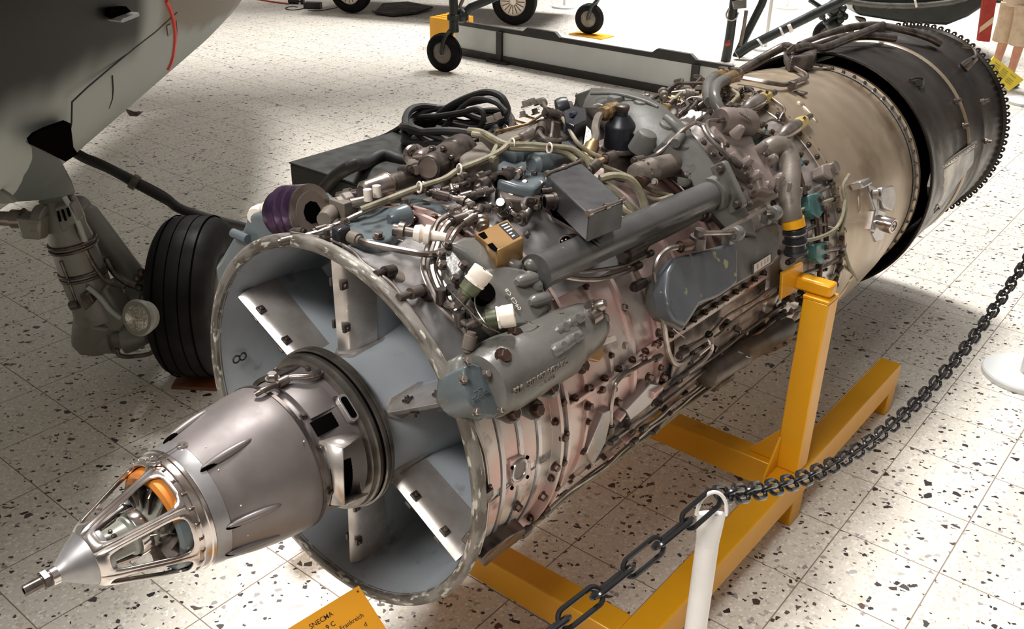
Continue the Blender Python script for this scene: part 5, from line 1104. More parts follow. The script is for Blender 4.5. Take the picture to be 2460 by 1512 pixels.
vb_ = MB(); p = Vector((0.49,0.4532,0.3462)); vb_.rev(p, p+rad(p)*.05+Vector((0, .01, 0)), [(0, .022), (.4, .022), (.42, .016), (.8, .016), (1, .01)], 14); q = Vector((0.517,0.4337,0.3422)); vb_.rev(q-u_*.02, q+u_*.02, [(0, .02), (1, .018)], 14); part(vb_, 'pump_valve', M_steel, op)
part(MB().rev((0.4867,0.5041,0.3509), (0.5161,0.4895,0.306), [(0, .018), (.15, .018), (.17, .01), (.3, .014), (.36, .01), (.42, .014), (.48, .01), (.54, .014), (.6, .01), (.7, .015), (1, .015)], 12), 'spring_rod', M_steel, op)
boxat('rod_bracket', [(0.4878,0.5301,0.2317),(0.4915,0.5872,0.2236),(0.4979,0.5878,0.2091),(0.4948,0.5277,0.2163)], .01, M_cream, bev=.001)
slab('gasket', [(0.4916,23.296,0.52),(0.5556,23.6824,0.52),(0.5639,19.6289,0.52),(0.5311,18.0942,0.52),(0.4791,21.6085,0.52)], .49, .51, M_gold)

# ---- bronze box with rating plate
gbx = boxat('bronze_box', [(0.2317,0.3023,0.528),(0.345,0.2542,0.528),(0.3396,0.3648,0.528),(0.2229,0.4421,0.528)], .058, M_gold, Vector((0, 0, 1)), label='bronze metal box with rating plate')
gt = [Vector(p) for p in [(0.2368,0.3902,0.5285),(0.2368,0.4236,0.5285),(0.3247,0.3684,0.5285),(0.3286,0.3374,0.5285)]]; gp_ = part(MB().hexa(gt+[p+Vector((0, 0, .0012)) for p in gt]), 'rating_plate', M_black, gbx)
for i in range(5):
    p0 = gt[0].lerp(gt[3], .1+.18*i).lerp(gt[1].lerp(gt[2], .1+.18*i), .12); p1 = gt[0].lerp(gt[3], .1+.18*i).lerp(gt[1].lerp(gt[2], .1+.18*i), .86 if i < 3 else .5)
    w_ = (gt[3]-gt[0])*.07; z_ = Vector((0, 0, .0016)); part(MB().add([p0+z_, p1+z_, p1+w_+z_, p0+w_+z_], [(0, 1, 2, 3)]), 'plate_print', M_pale, gbx)
for q in ([(0.241,0.3044,0.5288),(0.2391,0.3303,0.5288),(0.2722,0.3064,0.5288),(0.2746,0.2895,0.5288),(0.2594,0.2944,0.5288)], [(0.3033,0.2673,0.5288),(0.304,0.2867,0.5288),(0.3399,0.2648,0.5288),(0.3492,0.2446,0.5288),(0.3267,0.2525,0.5288)]):
    part(MB().add(q, [(0, 1, 2, 3, 4)]), 'mounting_slot', M_void, gbx)
bolts(gbx, [(Vector((0.2796,0.3245,0.4852)), Vector((.3, -1, .2))), (Vector((0.2716,0.4584,0.4897)), Vector((.6, .3, .6)))], .008, .014, M_dkst)

# ---- big shaft tube to the arched gearbox
a, b = Vector((0.3812,0.3843,0.4437)), Vector((0.405,1.2623,0.4427))
bt = part(MB().rev(a, b, [(-.02, .05), (.0, .0475), (.02, .0455), (.97, .0455), (1, .0455)], 36), 'shaft_tube', mat('chipped_slate_tube', srgb(86, 85, 84), .15, .28, srgb(76, 74, 73), 5, dirt=srgb(170, 146, 134), dscale=6, damt=(.625, .655)), label='long thick slate-grey shaft tube')
d = (b-a).normalized()
fp = XF(b-d*.004, d, rad(b)); m_ = fp @ Matrix(((0, 0, 1, 0), (1, 0, 0, 0), (0, 1, 0, 0), (0, 0, 0, 1))) @ Matrix.Rotation(.2, 4, 'Z')
fl_ = part(MB(m_).prism(rpoly(.16, .16, .015), -.012, .012), 'tube_flange', M_grey, bt, bev=.003)
part(MB().rev(b-d*.05, b+d*.005, [(0, .055), (.3, .057), (.5, .06), (1, .062)], 32), 'tube_collar', M_grey, bt)
bolts(fl_, [(m_ @ Vector((sx*.06, sy*.06, -.012)), -d) for sx in (1, -1) for sy in (1, -1)], .011, .016, M_dkst)

# ---- arched gearbox spanning the compressor
fr_ = [(1.3417,111.7168,0.64),(1.4042,112.0607,0.64),(1.2857,98.4013,0.645),(1.2087,85.8311,0.65),(1.1474,75.2762,0.64),(1.1303,67.2754,0.635),(1.1714,63.8107,0.63),(1.1821,58.7218,0.625),(1.1803,53.3929,0.62),(1.1768,46.5542,0.61),(1.2136,40.3128,0.6),(1.2699,32.8349,0.59)]
af_ = [(1.4268,110.9968,0.66),(1.5587,111.3297,0.665),(1.4552,94.8246,0.665),(1.4395,87.3695,0.66),(1.4042,78.9457,0.66),(1.3788,70.5332,0.65),(1.3468,62.9476,0.645),(1.3232,55.1983,0.64),(1.332,48.306,0.635),(1.3568,41.7118,0.625),(1.3763,34.8415,0.61),(1.393,29.2891,0.595)]
n = len(fr_); vs = []; fs = []
for f, g in zip(fr_, af_):
    ym = (f[0]+g[0])/2; tm = (f[1]+g[1])/2
    vs += [EP(f[0]+.12, f[1], .49), EP(f[0]+.035, f[1], f[2]-.06), EP(f[0]+.0, f[1], f[2]-.02), EP(f[0]+.03, f[1], f[2]+.008), EP(ym, tm, max(f[2], g[2])+.012), EP(g[0]-.05, g[1], g[2]+.008), EP(g[0]-.012, g[1], g[2]-.012), EP(g[0], g[1], g[2]-.06), EP(g[0], g[1], .49)]
for i in range(n-1):
    for j in range(8): fs.append((i*9+j, (i+1)*9+j, (i+1)*9+j+1, i*9+j+1))
fs += [tuple(range(9)), tuple(range((n-1)*9, n*9))]
arch = part(MB().add(vs, fs), 'arched_gearbox', M_arch, label='large grey arched gearbox casting', ang=32, bev=.014, seg=3)
for p, r_, h_ in (((0.2093,1.1306,0.6101), .034, .05), ((0.2121,1.2499,0.625), .03, .02), ((0.2806,1.2351,0.5808), .03, .02), ((-0.0168,1.292,0.6698), .03, .014), ((0.0751,1.3021,0.6658), .026, .016)):
    p = Vector(p); part(MB().rev(p-rad(p)*.05, p+rad(p)*h_*.3, [(0, r_*1.25), (.8, r_), (.95, r_*.85), (1, r_*.6)], 20), 'cast_boss', M_arch, arch)
rb = MB().tube([(0.1909,1.2728,0.637),(0.2298,1.2557,0.6272),(0.2632,1.2497,0.6053),(0.282,1.1848,0.5912)], .016, 10, 4); part(rb, 'cast_rib', M_arch, arch)
rb = MB().tube([(-0.1228,1.2995,0.6607),(-0.0206,1.2968,0.6767),(0.0821,1.3027,0.671),(0.1367,1.3066,0.6579)], .006, 8, 4); part(rb, 'cast_rib', M_arch, arch)
ar_ = MB(); ar_.tube([(0.0305,1.1728,0.6543),(-0.0028,1.1922,0.66),(-0.0241,1.197,0.6596),(-0.024,1.1731,0.6596)], .0018, 5, 2); part(ar_, 'painted_arrow', M_pale, arch)
surfbolts(arch, [(0.3063,1.3251,0.5677),(0.3447,1.322,0.5392),(0.3856,1.3166,0.5108),(0.4156,1.3294,0.4801),(0.448,1.3423,0.443),(0.4802,1.3489,0.4001)], .008, .012, M_dkst)

# ---- mauve-grey pump aft of the arch
mp = slab('mauve_pump', [(1.4811,67.8641,0.65),(1.5734,70.3338,0.65),(1.6565,68.8371,0.65),(1.7105,65.455,0.65),(1.6686,60.6759,0.65),(1.6111,53.8465,0.64),(1.6145,50.0877,0.64),(1.6263,46.1706,0.64),(1.6007,40.5419,0.63),(1.5429,37.2959,0.62),(1.4736,37.2786,0.61),(1.4156,39.486,0.61),(1.4389,45.0272,0.62),(1.417,51.137,0.63),(1.3925,56.5877,0.64),(1.3892,62.1812,0.65)], .53, .625, M_mauve, bev=.016, seg=3, label='mauve-grey cast fuel pump')
slab('pump_face', [(1.3547,55.8154,0.66),(1.4487,55.7962,0.66),(1.4766,51.9086,0.66),(1.5042,47.0344,0.66),(1.5284,41.2836,0.65),(1.4682,38.9757,0.64),(1.4038,41.6412,0.64),(1.4311,45.5484,0.64),(1.3976,50.8077,0.65)], .60, .655, M_mauve, mp, bev=.01, seg=3)
a, b = Vector((0.2533,1.5227,0.5932)), Vector((0.2923,1.6743,0.5637)); part(MB().rev(a, b, [(0, .042), (.1, .05), (.9, .052), (1, .046)], 32), 'pump_drum', M_mauve, mp)
for p in [(0.4582,1.4351,0.475),(0.4829,1.4666,0.4351),(0.4218,1.4311,0.5141),(0.3889,1.6023,0.5208),(0.4317,1.6039,0.486),(0.4716,1.5886,0.4327),(0.3611,1.4614,0.5996)]:
    p = Vector(p); part(MB().rev(p-rad(p)*.03, p+rad(p)*.012, [(0, .022), (.9, .014), (1, .009)], 12), 'cast_boss', M_mauve, mp)
for y_ in range(4): part(MB().box(EP(1.50+.055*y_, 44-3*y_, .632), (.012, .012, .05)), 'cast_rib', M_mauve, mp, bev=.003)
surfbolts(mp, [(0.4388,1.3843,0.4796),(0.4602,1.3754,0.4448),(0.4202,1.4046,0.4959),(0.4178,1.5574,0.5045),(0.4924,1.508,0.4088),(0.3448,1.4111,0.551)], .008, .014, M_dkst)
tq = Vector((0.3249,1.5638,0.6144)); textmesh('raised_number', '5030014', .02, M_mauve, mp, XF(tq+rad(tq)*.002, (.3, 1, -.55), rad(tq)), .003)

# ---- oil filter can
a = Vector((0.0933,1.1643,0.537)); zz = EI @ Vector((0, 0, 1)); zz = Vector((-.02, .02, 1)).normalized()
oc = part(MB().rev(a, a+zz*.132, [(0, .056), (.03, .058), (.05, .052), (.55, .052), (.62, .05), (.84, .026), (.85, .019), (1, .019)], 40), 'oil_filter_can', M_black, label='glossy black filter can with a cap')
part(MB().rev(a-zz*.004, a+zz*.01, [(0, .060), (.5, .061), (1, .058)], 40), 'can_clamp', M_steel, oc)
part(MB().rev(a+zz*.124, a+zz*.146, [(0, .021), (.3, .024), (.8, .024), (1, .018)], 8), 'can_cap', M_dkst, oc)
part(MB().rev(a-zz*.1, a, [(0, .045), (1, .05)], 24), 'filter_head', M_dkst, oc)

# ---- dark starter-motor cylinder under the arch
a, b = Vector((0.2607,0.9898,0.5293)), Vector((0.2799,1.2491,0.5194))
gm = part(MB().rev(a, b, [(0, .02), (.03, .032), (.1, .036), (.3, .036), (.32, .039), (.36, .039), (.38, .037), (1, .037)], 28), 'gear_motor', M_tan, label='brown-grey motor with a brown cap')
part(MB().rev((0.2842,0.9836,0.5113), (0.2775,1.0284,0.515), [(0, .022), (.8, .022), (1, .018)], 20), 'brown_cap', M_rust, gm)
dd = (b-a).normalized(); m_ = XF(b, dd, rad(b)) @ Matrix(((0, 0, 1, 0), (1, 0, 0, 0), (0, 1, 0, 0), (0, 0, 0, 1))); part(MB(m_).prism(rpoly(.10, .11, .02), -.01, .01), 'motor_flange', M_grey, gm, bev=.003)
for k in range(8): p_, q_ = a+dd*.045, rad(a)*math.cos(k*.5-1)+rad(a).cross(dd)*math.sin(k*.5-1); part(MB().cyl(p_+q_*.035, p_+q_*.04, .004, n=8), 'bead', M_tan, gm)
bolts(gm, [(Vector((0.3048,1.0407,0.5052)), Vector((.4, -1, .4))), (Vector((0.3001,1.1938,0.5196)), rad(b)), (Vector((0.3313,1.1903,0.5002)), rad(b))], .009, .014, M_steel)
part(MB().rev((0.3375,1.1676,0.4961), (0.3381,1.1591,0.4713), [(0, .022), (.5, .022), (1, .014)], 16), 'motor_outlet', M_grey, gm)

# ---- black electronics box
T = [(0.176,0.6655,0.585),(0.1748,0.8341,0.585),(0.4564,0.6303,0.585),(0.4483,0.4849,0.585)]
eb = boxat('electronics_box', T, .075, M_boxbk, Vector((0, 0, 1)), bev=.004, label='charcoal electronics box with end clamps')
T = [Vector(p) for p in T]
for i, j in ((0, 1), (3, 2)):
    c_ = MB(); A_, B_ = T[i]+Vector((0, 0, .004)), T[j]+Vector((0, 0, .004)); c_.cyl(A_, B_, .005, n=8)
    for f in (.02, .5, .96): c_.cyl(A_.lerp(B_, f)-(B_-A_).normalized()*.008, A_.lerp(B_, f)+(B_-A_).normalized()*.008, .0085, n=10)
    part(c_, 'lid_clamp', M_steel, eb)
nrm = ((T[3]-T[0]).cross(Vector((0, 0, 1)))).normalized(); nrm = -nrm if nrm.dot(T[1]-T[0]) > 0 else nrm
def onface(px): return px
for (s_, z_, r_, L_) in ((.28, -.045, .021, .034), (.16, -.028, .009, .03), (.16, -.05, .009, .03)):
    p = T[0].lerp(T[3], s_)+Vector((0, 0, z_)); c_ = part(MB().rev(p, p+nrm*L_, [(0, r_*1.15), (.3, r_*1.15), (.32, r_), (1, r_)], 20), 'socket', M_dkst, eb); part(MB().cyl(p+nrm*L_*.9, p+nrm*(L_+.0006), r_*.75, n=16), 'socket_hole', M_void, eb)
boxat('box_bracket', [(0.1279,0.6615,0.505),(0.1403,0.7135,0.505),(0.2626,0.5918,0.505),(0.3938,0.5443,0.505)], .012, M_dkst, Vector((0, 0, 1)))
part(MB().rev((0.3198,0.5807,0.4413), (0.3174,0.6482,0.4369), [(0, .027), (.1, .028), (.55, .024), (.57, .03), (.62, .03), (.64, .022), (1, .02)], 24), 'multipin_plug', M_steel, label='open multi-pin plug')
part(MB().rev((0.3206,0.5777,0.4419), (0.3206,0.5834,0.4419), [(0, .023), (1, .023)], 24), 'plug_face', M_void)
for k in range(12):
    p = Vector((0.3208,0.5755,0.4431)); a_ = 2*PI*k/8; q_ = p+Vector((0, 0, 1))*(.015 if k < 8 else .006)*math.sin(a_)+Vector((.8, .5, 0))*(.015 if k < 8 else .006)*math.cos(a_); part(MB().cyl(q_, q_+Vector((.1, -.25, .1))*.03, .0022, n=6), 'pin', M_pale)

# ---- twin blue canisters and valve block
for a, b in ([(-0.0254,0.7337,0.5794),(-0.0409,0.8918,0.5635)], [(0.0762,0.7264,0.58),(0.0851,0.9525,0.5636)]):
    a, b = Vector(a), Vector(b); part(MB().rev(a, b, [(0, .02), (.05, .032), (.2, .036), (.22, .039), (.3, .039), (.32, .036), (.9, .036), (1, .025)], 28), 'twin_canister', M_slate, label='glossy blue-slate canister')
vb1 = slab('valve_block', [(0.6874,92.4606,0.58),(0.7812,96.5823,0.58),(0.7855,89.4406,0.58),(0.7778,81.0529,0.58),(0.7118,74.9453,0.58),(0.6325,72.8609,0.58),(0.5972,77.5994,0.58),(0.5815,83.1099,0.58)], .49, .572, M_slate, bev=.012, seg=3)
vb2 = slab('valve_body', [(0.6307,87.8976,0.56),(0.705,86.2188,0.56),(0.7465,78.0801,0.56),(0.6584,72.713,0.56),(0.5899,72.9408,0.56),(0.5384,78.2378,0.56)], .47, .545, M_dkst, bev=.006)
a, b = Vector((0.0683,0.5981,0.5558)), Vector((0.0396,0.6755,0.5486)); part(MB().rev(a, b, [(0, .026), (.2, .029), (1, .029)], 24), 'port_ring', M_dkst, vb2); part(MB().cyl(a-(b-a)*.02, a+(b-a)*.1, .021, n=24), 'port_hole', M_void, vb2)
for p in [(0.0823,0.6601,0.5691),(0.1137,0.6521,0.5534),(0.1022,0.7098,0.5658),(0.1397,0.692,0.5475),(0.1098,0.5985,0.5287),(0.1213,0.6497,0.5262),(0.0333,0.6614,0.574)]:
    p = Vector(p); f_ = MB().hexn(p-rad(p)*.012, rad(p)+Vector((0, -.3, 0)), .009, .018); part(f_, 'valve_screw', M_dkst, vb2)
part(MB().rev((0.0935,0.635,0.5724), (0.0866,0.6657,0.5786), [(0, .012), (.6, .012), (.62, .015), (1, .015)], 12), 'bleed_fitting', M_steel, vb2)

# ---- warm-grey castings along the far top edge
tc1 = slab('cover_box', [(0.9331,112.8427,0.62),(1.0881,112.0435,0.62),(1.1966,112.4309,0.62),(0.9748,97.7312,0.62),(0.8055,90.2229,0.62),(0.7267,94.2862,0.62)], .50, .615, M_tan, bev=.006, label='warm-grey box cover with ribs')
for a, b in ([(-0.2443,1.0306,0.5972),(-0.2419,1.0948,0.5732)], [(-0.2448,1.0835,0.6029),(-0.2425,1.1473,0.5791)], [(-0.229,0.9238,0.5815),(-0.1971,1.0535,0.5878)], [(-0.1971,1.0535,0.5878),(-0.2434,1.1964,0.5874)]):
    part(MB().cyl(a, b, .0045, n=6), 'cover_rib', M_brass, tc1)
surfbolts(tc1, [(-0.2442,1.0876,0.5967),(-0.2439,1.1528,0.5936),(-0.233,0.9414,0.5692)], .011, .02, M_tan)
slab('top_casting', [(0.8393,112.3758,0.63),(0.922,111.733,0.63),(1.0981,111.1098,0.63),(1.2543,111.1948,0.63),(1.29,112.0246,0.63),(1.16,112.1901,0.63),(0.9615,112.5215,0.63)], .50, .622, M_tan, bev=.008)
surfbolts(tc1, [(-0.2451,0.9215,0.6075),(-0.2455,0.9591,0.6114),(-0.2465,1.1045,0.627),(-0.2466,1.1382,0.6282),(-0.2462,1.1746,0.6221)], .014, .022, M_tan)
mt = slab('motor_housing', [(0.7442,112.8164,0.62),(0.7997,112.4525,0.62),(0.7996,106.3382,0.62),(0.687,93.83,0.62),(0.6077,88.137,0.62),(0.5273,87.0665,0.62),(0.5031,90.0341,0.62)], .50, .615, M_tan, bev=.014, seg=3)
slab('motor_cover', [(0.6279,111.4518,0.63),(0.6902,111.1989,0.63),(0.8218,111.6698,0.63),(0.8156,112.395,0.63),(0.742,112.4653,0.63),(0.6312,112.4575,0.63)], .50, .622, M_tan, bev=.006)
a, b = Vector((-0.0821,0.4639,0.5944)), Vector((-0.1843,0.7149,0.571))
mo = part(MB().rev(a, b, [(0, .034), (.03, .037), (.3, .037), (.31, .045), (.7, .047), (.72, .052), (1, .052)], 32), 'starter_motor', M_dkst, label='brown motor with a glass-like end')
part(MB().cyl(a-(b-a)*.015, a+(b-a)*.02, .028, n=24), 'end_glass', M_polish, mo)
bolts(mo, [(a.lerp(b, .3)+(rad(a)*math.cos(t)+rad(a).cross((b-a).normalized())*math.sin(t))*.044, (a-b)) for t in (-1.2, -.4, .4, 1.2, 2, 2.8)], .007, .012, M_dkst)
a, b = Vector((-0.1963,0.5402,0.5775)), Vector((-0.2413,0.6466,0.5684)); part(MB().rev(a, b, [(0, .02), (.1, .026), (.5, .026), (.52, .022), (1, .022)], 20), 'sensor_barrel', M_steel)
pipe([(-0.1428,0.4676,0.5827),(-0.2419,0.5377,0.5735),(-0.244,0.544,0.5944),(-0.2443,0.5651,0.5975),(-0.2422,0.594,0.5767)], .011, smooth=True, nm=M_tan)
pipe([(-0.1459,0.4789,0.582),(-0.126,0.4342,0.5866),(-0.1434,0.4351,0.5826)], .008)
# long actuator
a, b = Vector((-0.1375,0.261,0.5583)), Vector((-0.1482,0.5283,0.5556))
la = part(MB().rev(a, b, [(0, .02), (.05, .03), (.3, .032), (.36, .036), (.38, .03), (.40, .024), (1, .024)], 28), 'linear_actuator', M_steel, label='long actuator with a silver end')
part(MB().rev(a, b, [(.345, .0365), (.355, .0365)], 28), 'actuator_band', M_brass, la); part(MB().rev(a, b, [(.42, .0255), (1, .0255)], 24), 'actuator_tube', M_dkst, la)
for p in [(-0.0245,0.1817,0.6045),(-0.03,0.2184,0.6043)]: part(MB().cyl(Vector(p)-rad(p)*.02, Vector(p)+rad(p)*.01, .011, n=14), 'sight_plug', M_cream, la)
part(MB().rev((-0.1525,0.185,0.5388), (-0.1416,0.2294,0.5418), [(0, .024), (.4, .024), (.42, .03), (1, .03)], 8).box((-0.1366,0.1967,0.5328), (.06, .05, .05)), 'actuator_block', M_tan, la, bev=.004)
part(MB().rev((-0.2355,0.2595,0.5259), (-0.175,0.2942,0.5425), [(0, .012), (.3, .012), (.32, .018), (.6, .018), (.62, .012), (1, .012)], 12), 'rod_end', M_dkst, la)
part(MB().rev((-0.1162,0.2027,0.5478), (-0.0983,0.2425,0.5513), [(0, .014), (1, .014)], 14), 'rod_end', M_steel, la)
part(MB().rev((-0.1207,0.1143,0.5263), (-0.1647,0.1917,0.5248), [(0, .02), (.5, .024), (1, .016)], 12), 'rod_end', M_tan, la)
for pts in ([(-0.0908,0.0772,0.5171),(-0.0833,0.1288,0.5183),(-0.0929,0.1917,0.5218),(-0.0814,0.2632,0.5338),(-0.0942,0.3608,0.5368),(-0.0696,0.4171,0.5456)], [(-0.1119,-0.0123,0.5078),(-0.0845,0.0582,0.5151),(-0.0769,0.1066,0.5193),(-0.1461,0.1874,0.5095)]):
    pipe(pts, .007, smooth=False)

# ---- blue pump with purple drum behind the lip on the far side
bpz = [(-0.6793,0.13,0.2274),(-0.6402,0.13,0.2662),(-0.5571,0.13,0.3625),(-0.5173,0.13,0.386),(-0.48,0.13,0.4477),(-0.4203,0.13,0.4652),(-0.3676,0.13,0.4442),(-0.3533,0.13,0.3859),(-0.4093,0.13,0.3063),(-0.4993,0.13,0.2265),(-0.6055,0.13,0.0813),(-0.6802,0.13,0.1429)]
P_ = [Vector(p) for p in bpz]; n = len(P_); bpm = part(MB().add(P_+[p+Vector((0, .26, 0)) for p in P_], [tuple(range(n)), tuple(range(n, 2*n))]+[(i, (i+1) % n, n+(i+1) % n, n+i) for i in range(n)]), 'blue_pump', M_slate, bev=.018, seg=3, label='blue-slate pump casting behind the intake lip')
a = Vector((-0.2994,0.1,0.5023)); b = a+Vector((.90, .10, .22)).normalized()*.135
pd = part(MB().rev(a, b, [(0, .05), (.12, .062), (.3, .062), (.31, .066), (.33, .074), (.52, .074), (.53, .072), (.55, .074), (.74, .074), (.75, .072), (.77, .074), (.97, .074), (1, .07)], 44), 'purple_drum', M_purple, label='shiny purple anodised drum')
part(MB().rev(b-(b-a)*.03, b+(b-a)*.01, [(0, .0745), (1, .0745)], 44), 'drum_rim', M_steel, pd); part(MB().rev(b-(b-a)*.01, b+(b-a)*.02, [(0, .055), (1, .055)], 40), 'drum_bore', M_mauve, pd)
part(MB().cyl(b, b+(b-a)*.03, .03, n=9), 'drum_socket', M_void, pd)
q1, q2 = map(Vector, [(-0.4684,0.15,0.4352),(-0.4492,0.15,0.4489)]); part(MB().rev(Vector((-0.4557,0.14,0.4437)), Vector((-0.5072,0.2,0.4249)), [(0, .022), (.4, .024), (.42, .028), (1, .028)], 16), 'cream_plug', M_cream, bpm)
part(MB().rev(Vector((-0.4246,0.16,0.4748)), Vector((-0.4711,0.18,0.4392)), [(0, .016), (.5, .018), (1, .02)], 16), 'cream_plug', M_cream, bpm)
part(MB().rev(Vector((-0.5409,0.12,0.3761)), Vector((-0.4701,0.12,0.3759)), [(0, .014), (1, .014)], 12), 'cast_rib', M_slate, bpm)

# ---- grey oil tank on the near side
tk = slab('oil_tank', [(0.8326,35.4378,0.6),(0.9306,36.0221,0.6),(1.2555,31.5688,0.6),(1.4593,31.1591,0.6),(1.5345,30.3202,0.6),(1.5422,27.9837,0.6),(1.4822,19.8244,0.6),(1.4378,18.19,0.6),(1.1577,19.0282,0.6),(0.9461,19.8601,0.6),(0.8831,17.3882,0.6),(0.8356,15.9549,0.6),(0.7889,19.3536,0.6),(0.7671,24.8215,0.6),(0.7886,30.6846,0.6)], .49, .585, M_grey, bev=.016, seg=3, k=1.0, kb=.86, label='dark grey saddle-shaped oil tank, scratched')
tb_ = slab('tank_bulge', [(0.7779,34.6227,0.64),(0.8384,37.0409,0.64),(0.9162,35.9325,0.64),(1.0455,33.9638,0.64),(1.1579,32.4418,0.64),(1.1692,29.9375,0.64),(1.114,21.5952,0.64),(1.071,21.0527,0.64),(0.9798,21.0367,0.64),(0.8746,22.2455,0.64),(0.8252,20.401,0.64),(0.7778,19.1223,0.64),(0.735,22.1234,0.64),(0.7223,25.775,0.64),(0.7357,30.2813,0.64)], .57, .635, mat('scratched_tank_paint', srgb(88, 92, 96), .2, .34, srgb(78, 80, 84), 6, dirt=srgb(150, 148, 110), dscale=17, damt=(.645, .675)), tk, bev=.024, seg=4, k=.98, kb=.9)
for y0 in [(0.5445,1.1438,0.3729),(0.5309,1.441,0.3575)]:
    p = Vector(y0); part(MB().rev(p-Vector((0, .016, 0)), p+Vector((0, .016, 0)), [(0, .022), (.1, .024), (.9, .024), (1, .022)], 20).box(p-rad(p)*.03, (.03, .028, .05)), 'strap_lug', M_grey, tk, bev=.003)
    part(MB().cyl(p-Vector((0, .022, 0)), p+Vector((0, .022, 0)), .009, n=10), 'lug_pin', M_steel, tk)
part(MB().cyl((0.5018,0.9941,0.4052), (0.5402,1.1317,0.3792), .008, n=10), 'strap_rod', M_steel, tk)
part(MB().cyl((0.5184,1.394,0.3668), (0.5302,1.4421,0.3585), .008, n=10), 'strap_rod', M_steel, tk)
part(MB().hexa([(0.512,1.1073,0.384),(0.5143,1.4009,0.381),(0.5192,1.3989,0.3742),(0.5173,1.1045,0.3768),(0.5177,1.0944,0.3931),(0.5198,1.3865,0.3903),(0.5247,1.3844,0.3836),(0.523,1.0915,0.386)]), 'tank_rail', M_tan, tk)
lbp = [(0.5468,1.2852,0.2268),(0.5467,1.4267,0.2272),(0.5569,1.4109,0.2008),(0.5571,1.2697,0.2001)]; L_ = [Vector(p) for p in lbp]
lp_ = part(MB().hexa(L_+[p+rad(p)*.002 for p in L_]), 'tank_plate', M_black, tk)
cc = sum(L_, Vector())/4; Li = [cc+(p-cc)*.86+rad(p)*.003 for p in L_]; part(MB().add(Li, [(0, 1, 2, 3)]), 'plate_face', mat('pinkish_plate', srgb(206, 190, 182), .2, .4), tk)
M_pp = mat('plate_print', srgb(150, 128, 122), 0, .5, rvar=0)
for f in (.2, .42, .62, .8):
    a_, b_ = Li[0].lerp(Li[1], f), Li[3].lerp(Li[2], f); w_ = (Li[1]-Li[0])*.06; u3 = rad(cc)*.0006
    part(MB().add([a_.lerp(b_, .2)+u3, a_.lerp(b_, .2)+w_+u3, a_.lerp(b_, .75)+w_+u3, a_.lerp(b_, .75)+u3], [(0, 1, 2, 3)]), 'plate_print', M_pp, tk)
p = Vector((0.5189,0.9565,0.3831)); part(MB().rev(p-rad(p)*.01, p+Vector((0, 0, .05)), [(0, .03), (.2, .026), (.6, .024), (.62, .015), (1, .015)], 20), 'filler_union', M_dkst, tk)
nt_ = MB(); nut(nt_, (0.5081,0.8938,0.3973), Vector((0.5189,0.9546,0.3915))-Vector((0.5081,0.8938,0.3973)), .018, .04); part(nt_, 'union_nut', M_rust, tk)
pipe([(0.507,0.8837,0.3987),(0.4946,0.8255,0.4062),(0.4835,0.796,0.3881),(0.4841,0.7789,0.3545),(0.4925,0.791,0.2968),(0.5127,0.8001,0.2124),(0.5222,0.8327,0.0907),(0.5289,0.8657,0.0335),(0.5299,0.9124,0.0116),(0.5349,1.0548,0.0111)], .0085, nuts=False, bend=.045, label='long bent tank pipe')
tq = Vector((0.573,0.9997,0.178)); textmesh('stencil', '05 111 42', .016, M_pale, tk, XF(tq+rad(tq)*.004, Vector((0.5731,1.0914,0.1777))-Vector((0.5724,0.9372,0.1798)), rad(tq)), .0006)
part(MB().tube([(0.5317,0.8448,0.1756),(0.5429,0.817,0.1737),(0.5488,0.8389,0.1539),(0.5471,0.8848,0.1193)], .0022, 5, 2), 'lock_wire', M_steel)

# ---- air duct with yellow band, hose collars
ad_ = part(MB().tube([(0.3692,1.6582,0.473),(0.3765,1.6851,0.4926),(0.3918,1.7251,0.4934),(0.4173,1.7381,0.472),(0.4475,1.712,0.4363),(0.4811,1.6512,0.3832),(0.5106,1.6146,0.3246),(0.5265,1.6097,0.2877)], .037, 16, 5), 'air_duct', M_tan, label='bent grey-brown air duct')
part(MB().cyl((0.5244,1.6162,0.2915), (0.535,1.6178,0.2604), .0385, n=24), 'yellow_band', M_yellow, ad_)
cl_ = MB(); a, b = map(Vector, [(0.535,1.6178,0.2604),(0.5516,1.6311,0.1624)])
cl_.rev(a, b, [(0, .034), (.1, .04), (.25, .04), (.3, .034), (.4, .036), (.5, .042), (.56, .042), (.6, .034), (.8, .036), (.85, .042), (.95, .042), (1, .03)], 24); part(cl_, 'hose_collar', M_black, ad_)
part(MB().torus(a.lerp(b, .18), b-a, .0405, .0025, 28, 6).torus(a.lerp(b, .53), b-a, .0425, .0025, 28, 6), 'hose_clip', M_steel, ad_)

# ---- rubber elbows with brass caps, igniters, teal fittings
for pts, capp in (([(-0.049,2.1036,0.6181),(-0.0336,2.0121,0.6241),(0.0146,1.8766,0.6298),(0.0599,1.7877,0.6171),(0.1071,1.7244,0.6005)], 0), ([(0.0196,2.0738,0.6297),(0.0575,1.9204,0.6424),(0.0849,1.8043,0.6444),(0.1283,1.7086,0.6321),(0.1582,1.6772,0.6098),(0.189,1.6672,0.58)], 0)):
    hs_ = part(MB().tube(pts, .021, 14, 5), 'rubber_elbow', M_grey, label='dark rubber elbow hose')
    p = Vector(pts[0]); q = Vector(pts[1]); part(MB().rev(q.lerp(p, .0), p+(p-q)*.35, [(0, .0225), (.5, .0225), (.52, .024), (1, .024)], 16), 'brass_sleeve', M_brass, hs_)
    part(MB().rev(p-Vector((0, 0, .02)), p+Vector((0, 0, .03)), [(0, .026), (.5, .026), (.52, .022), (1, .02)], 8), 'cap_nut', M_steel, hs_)
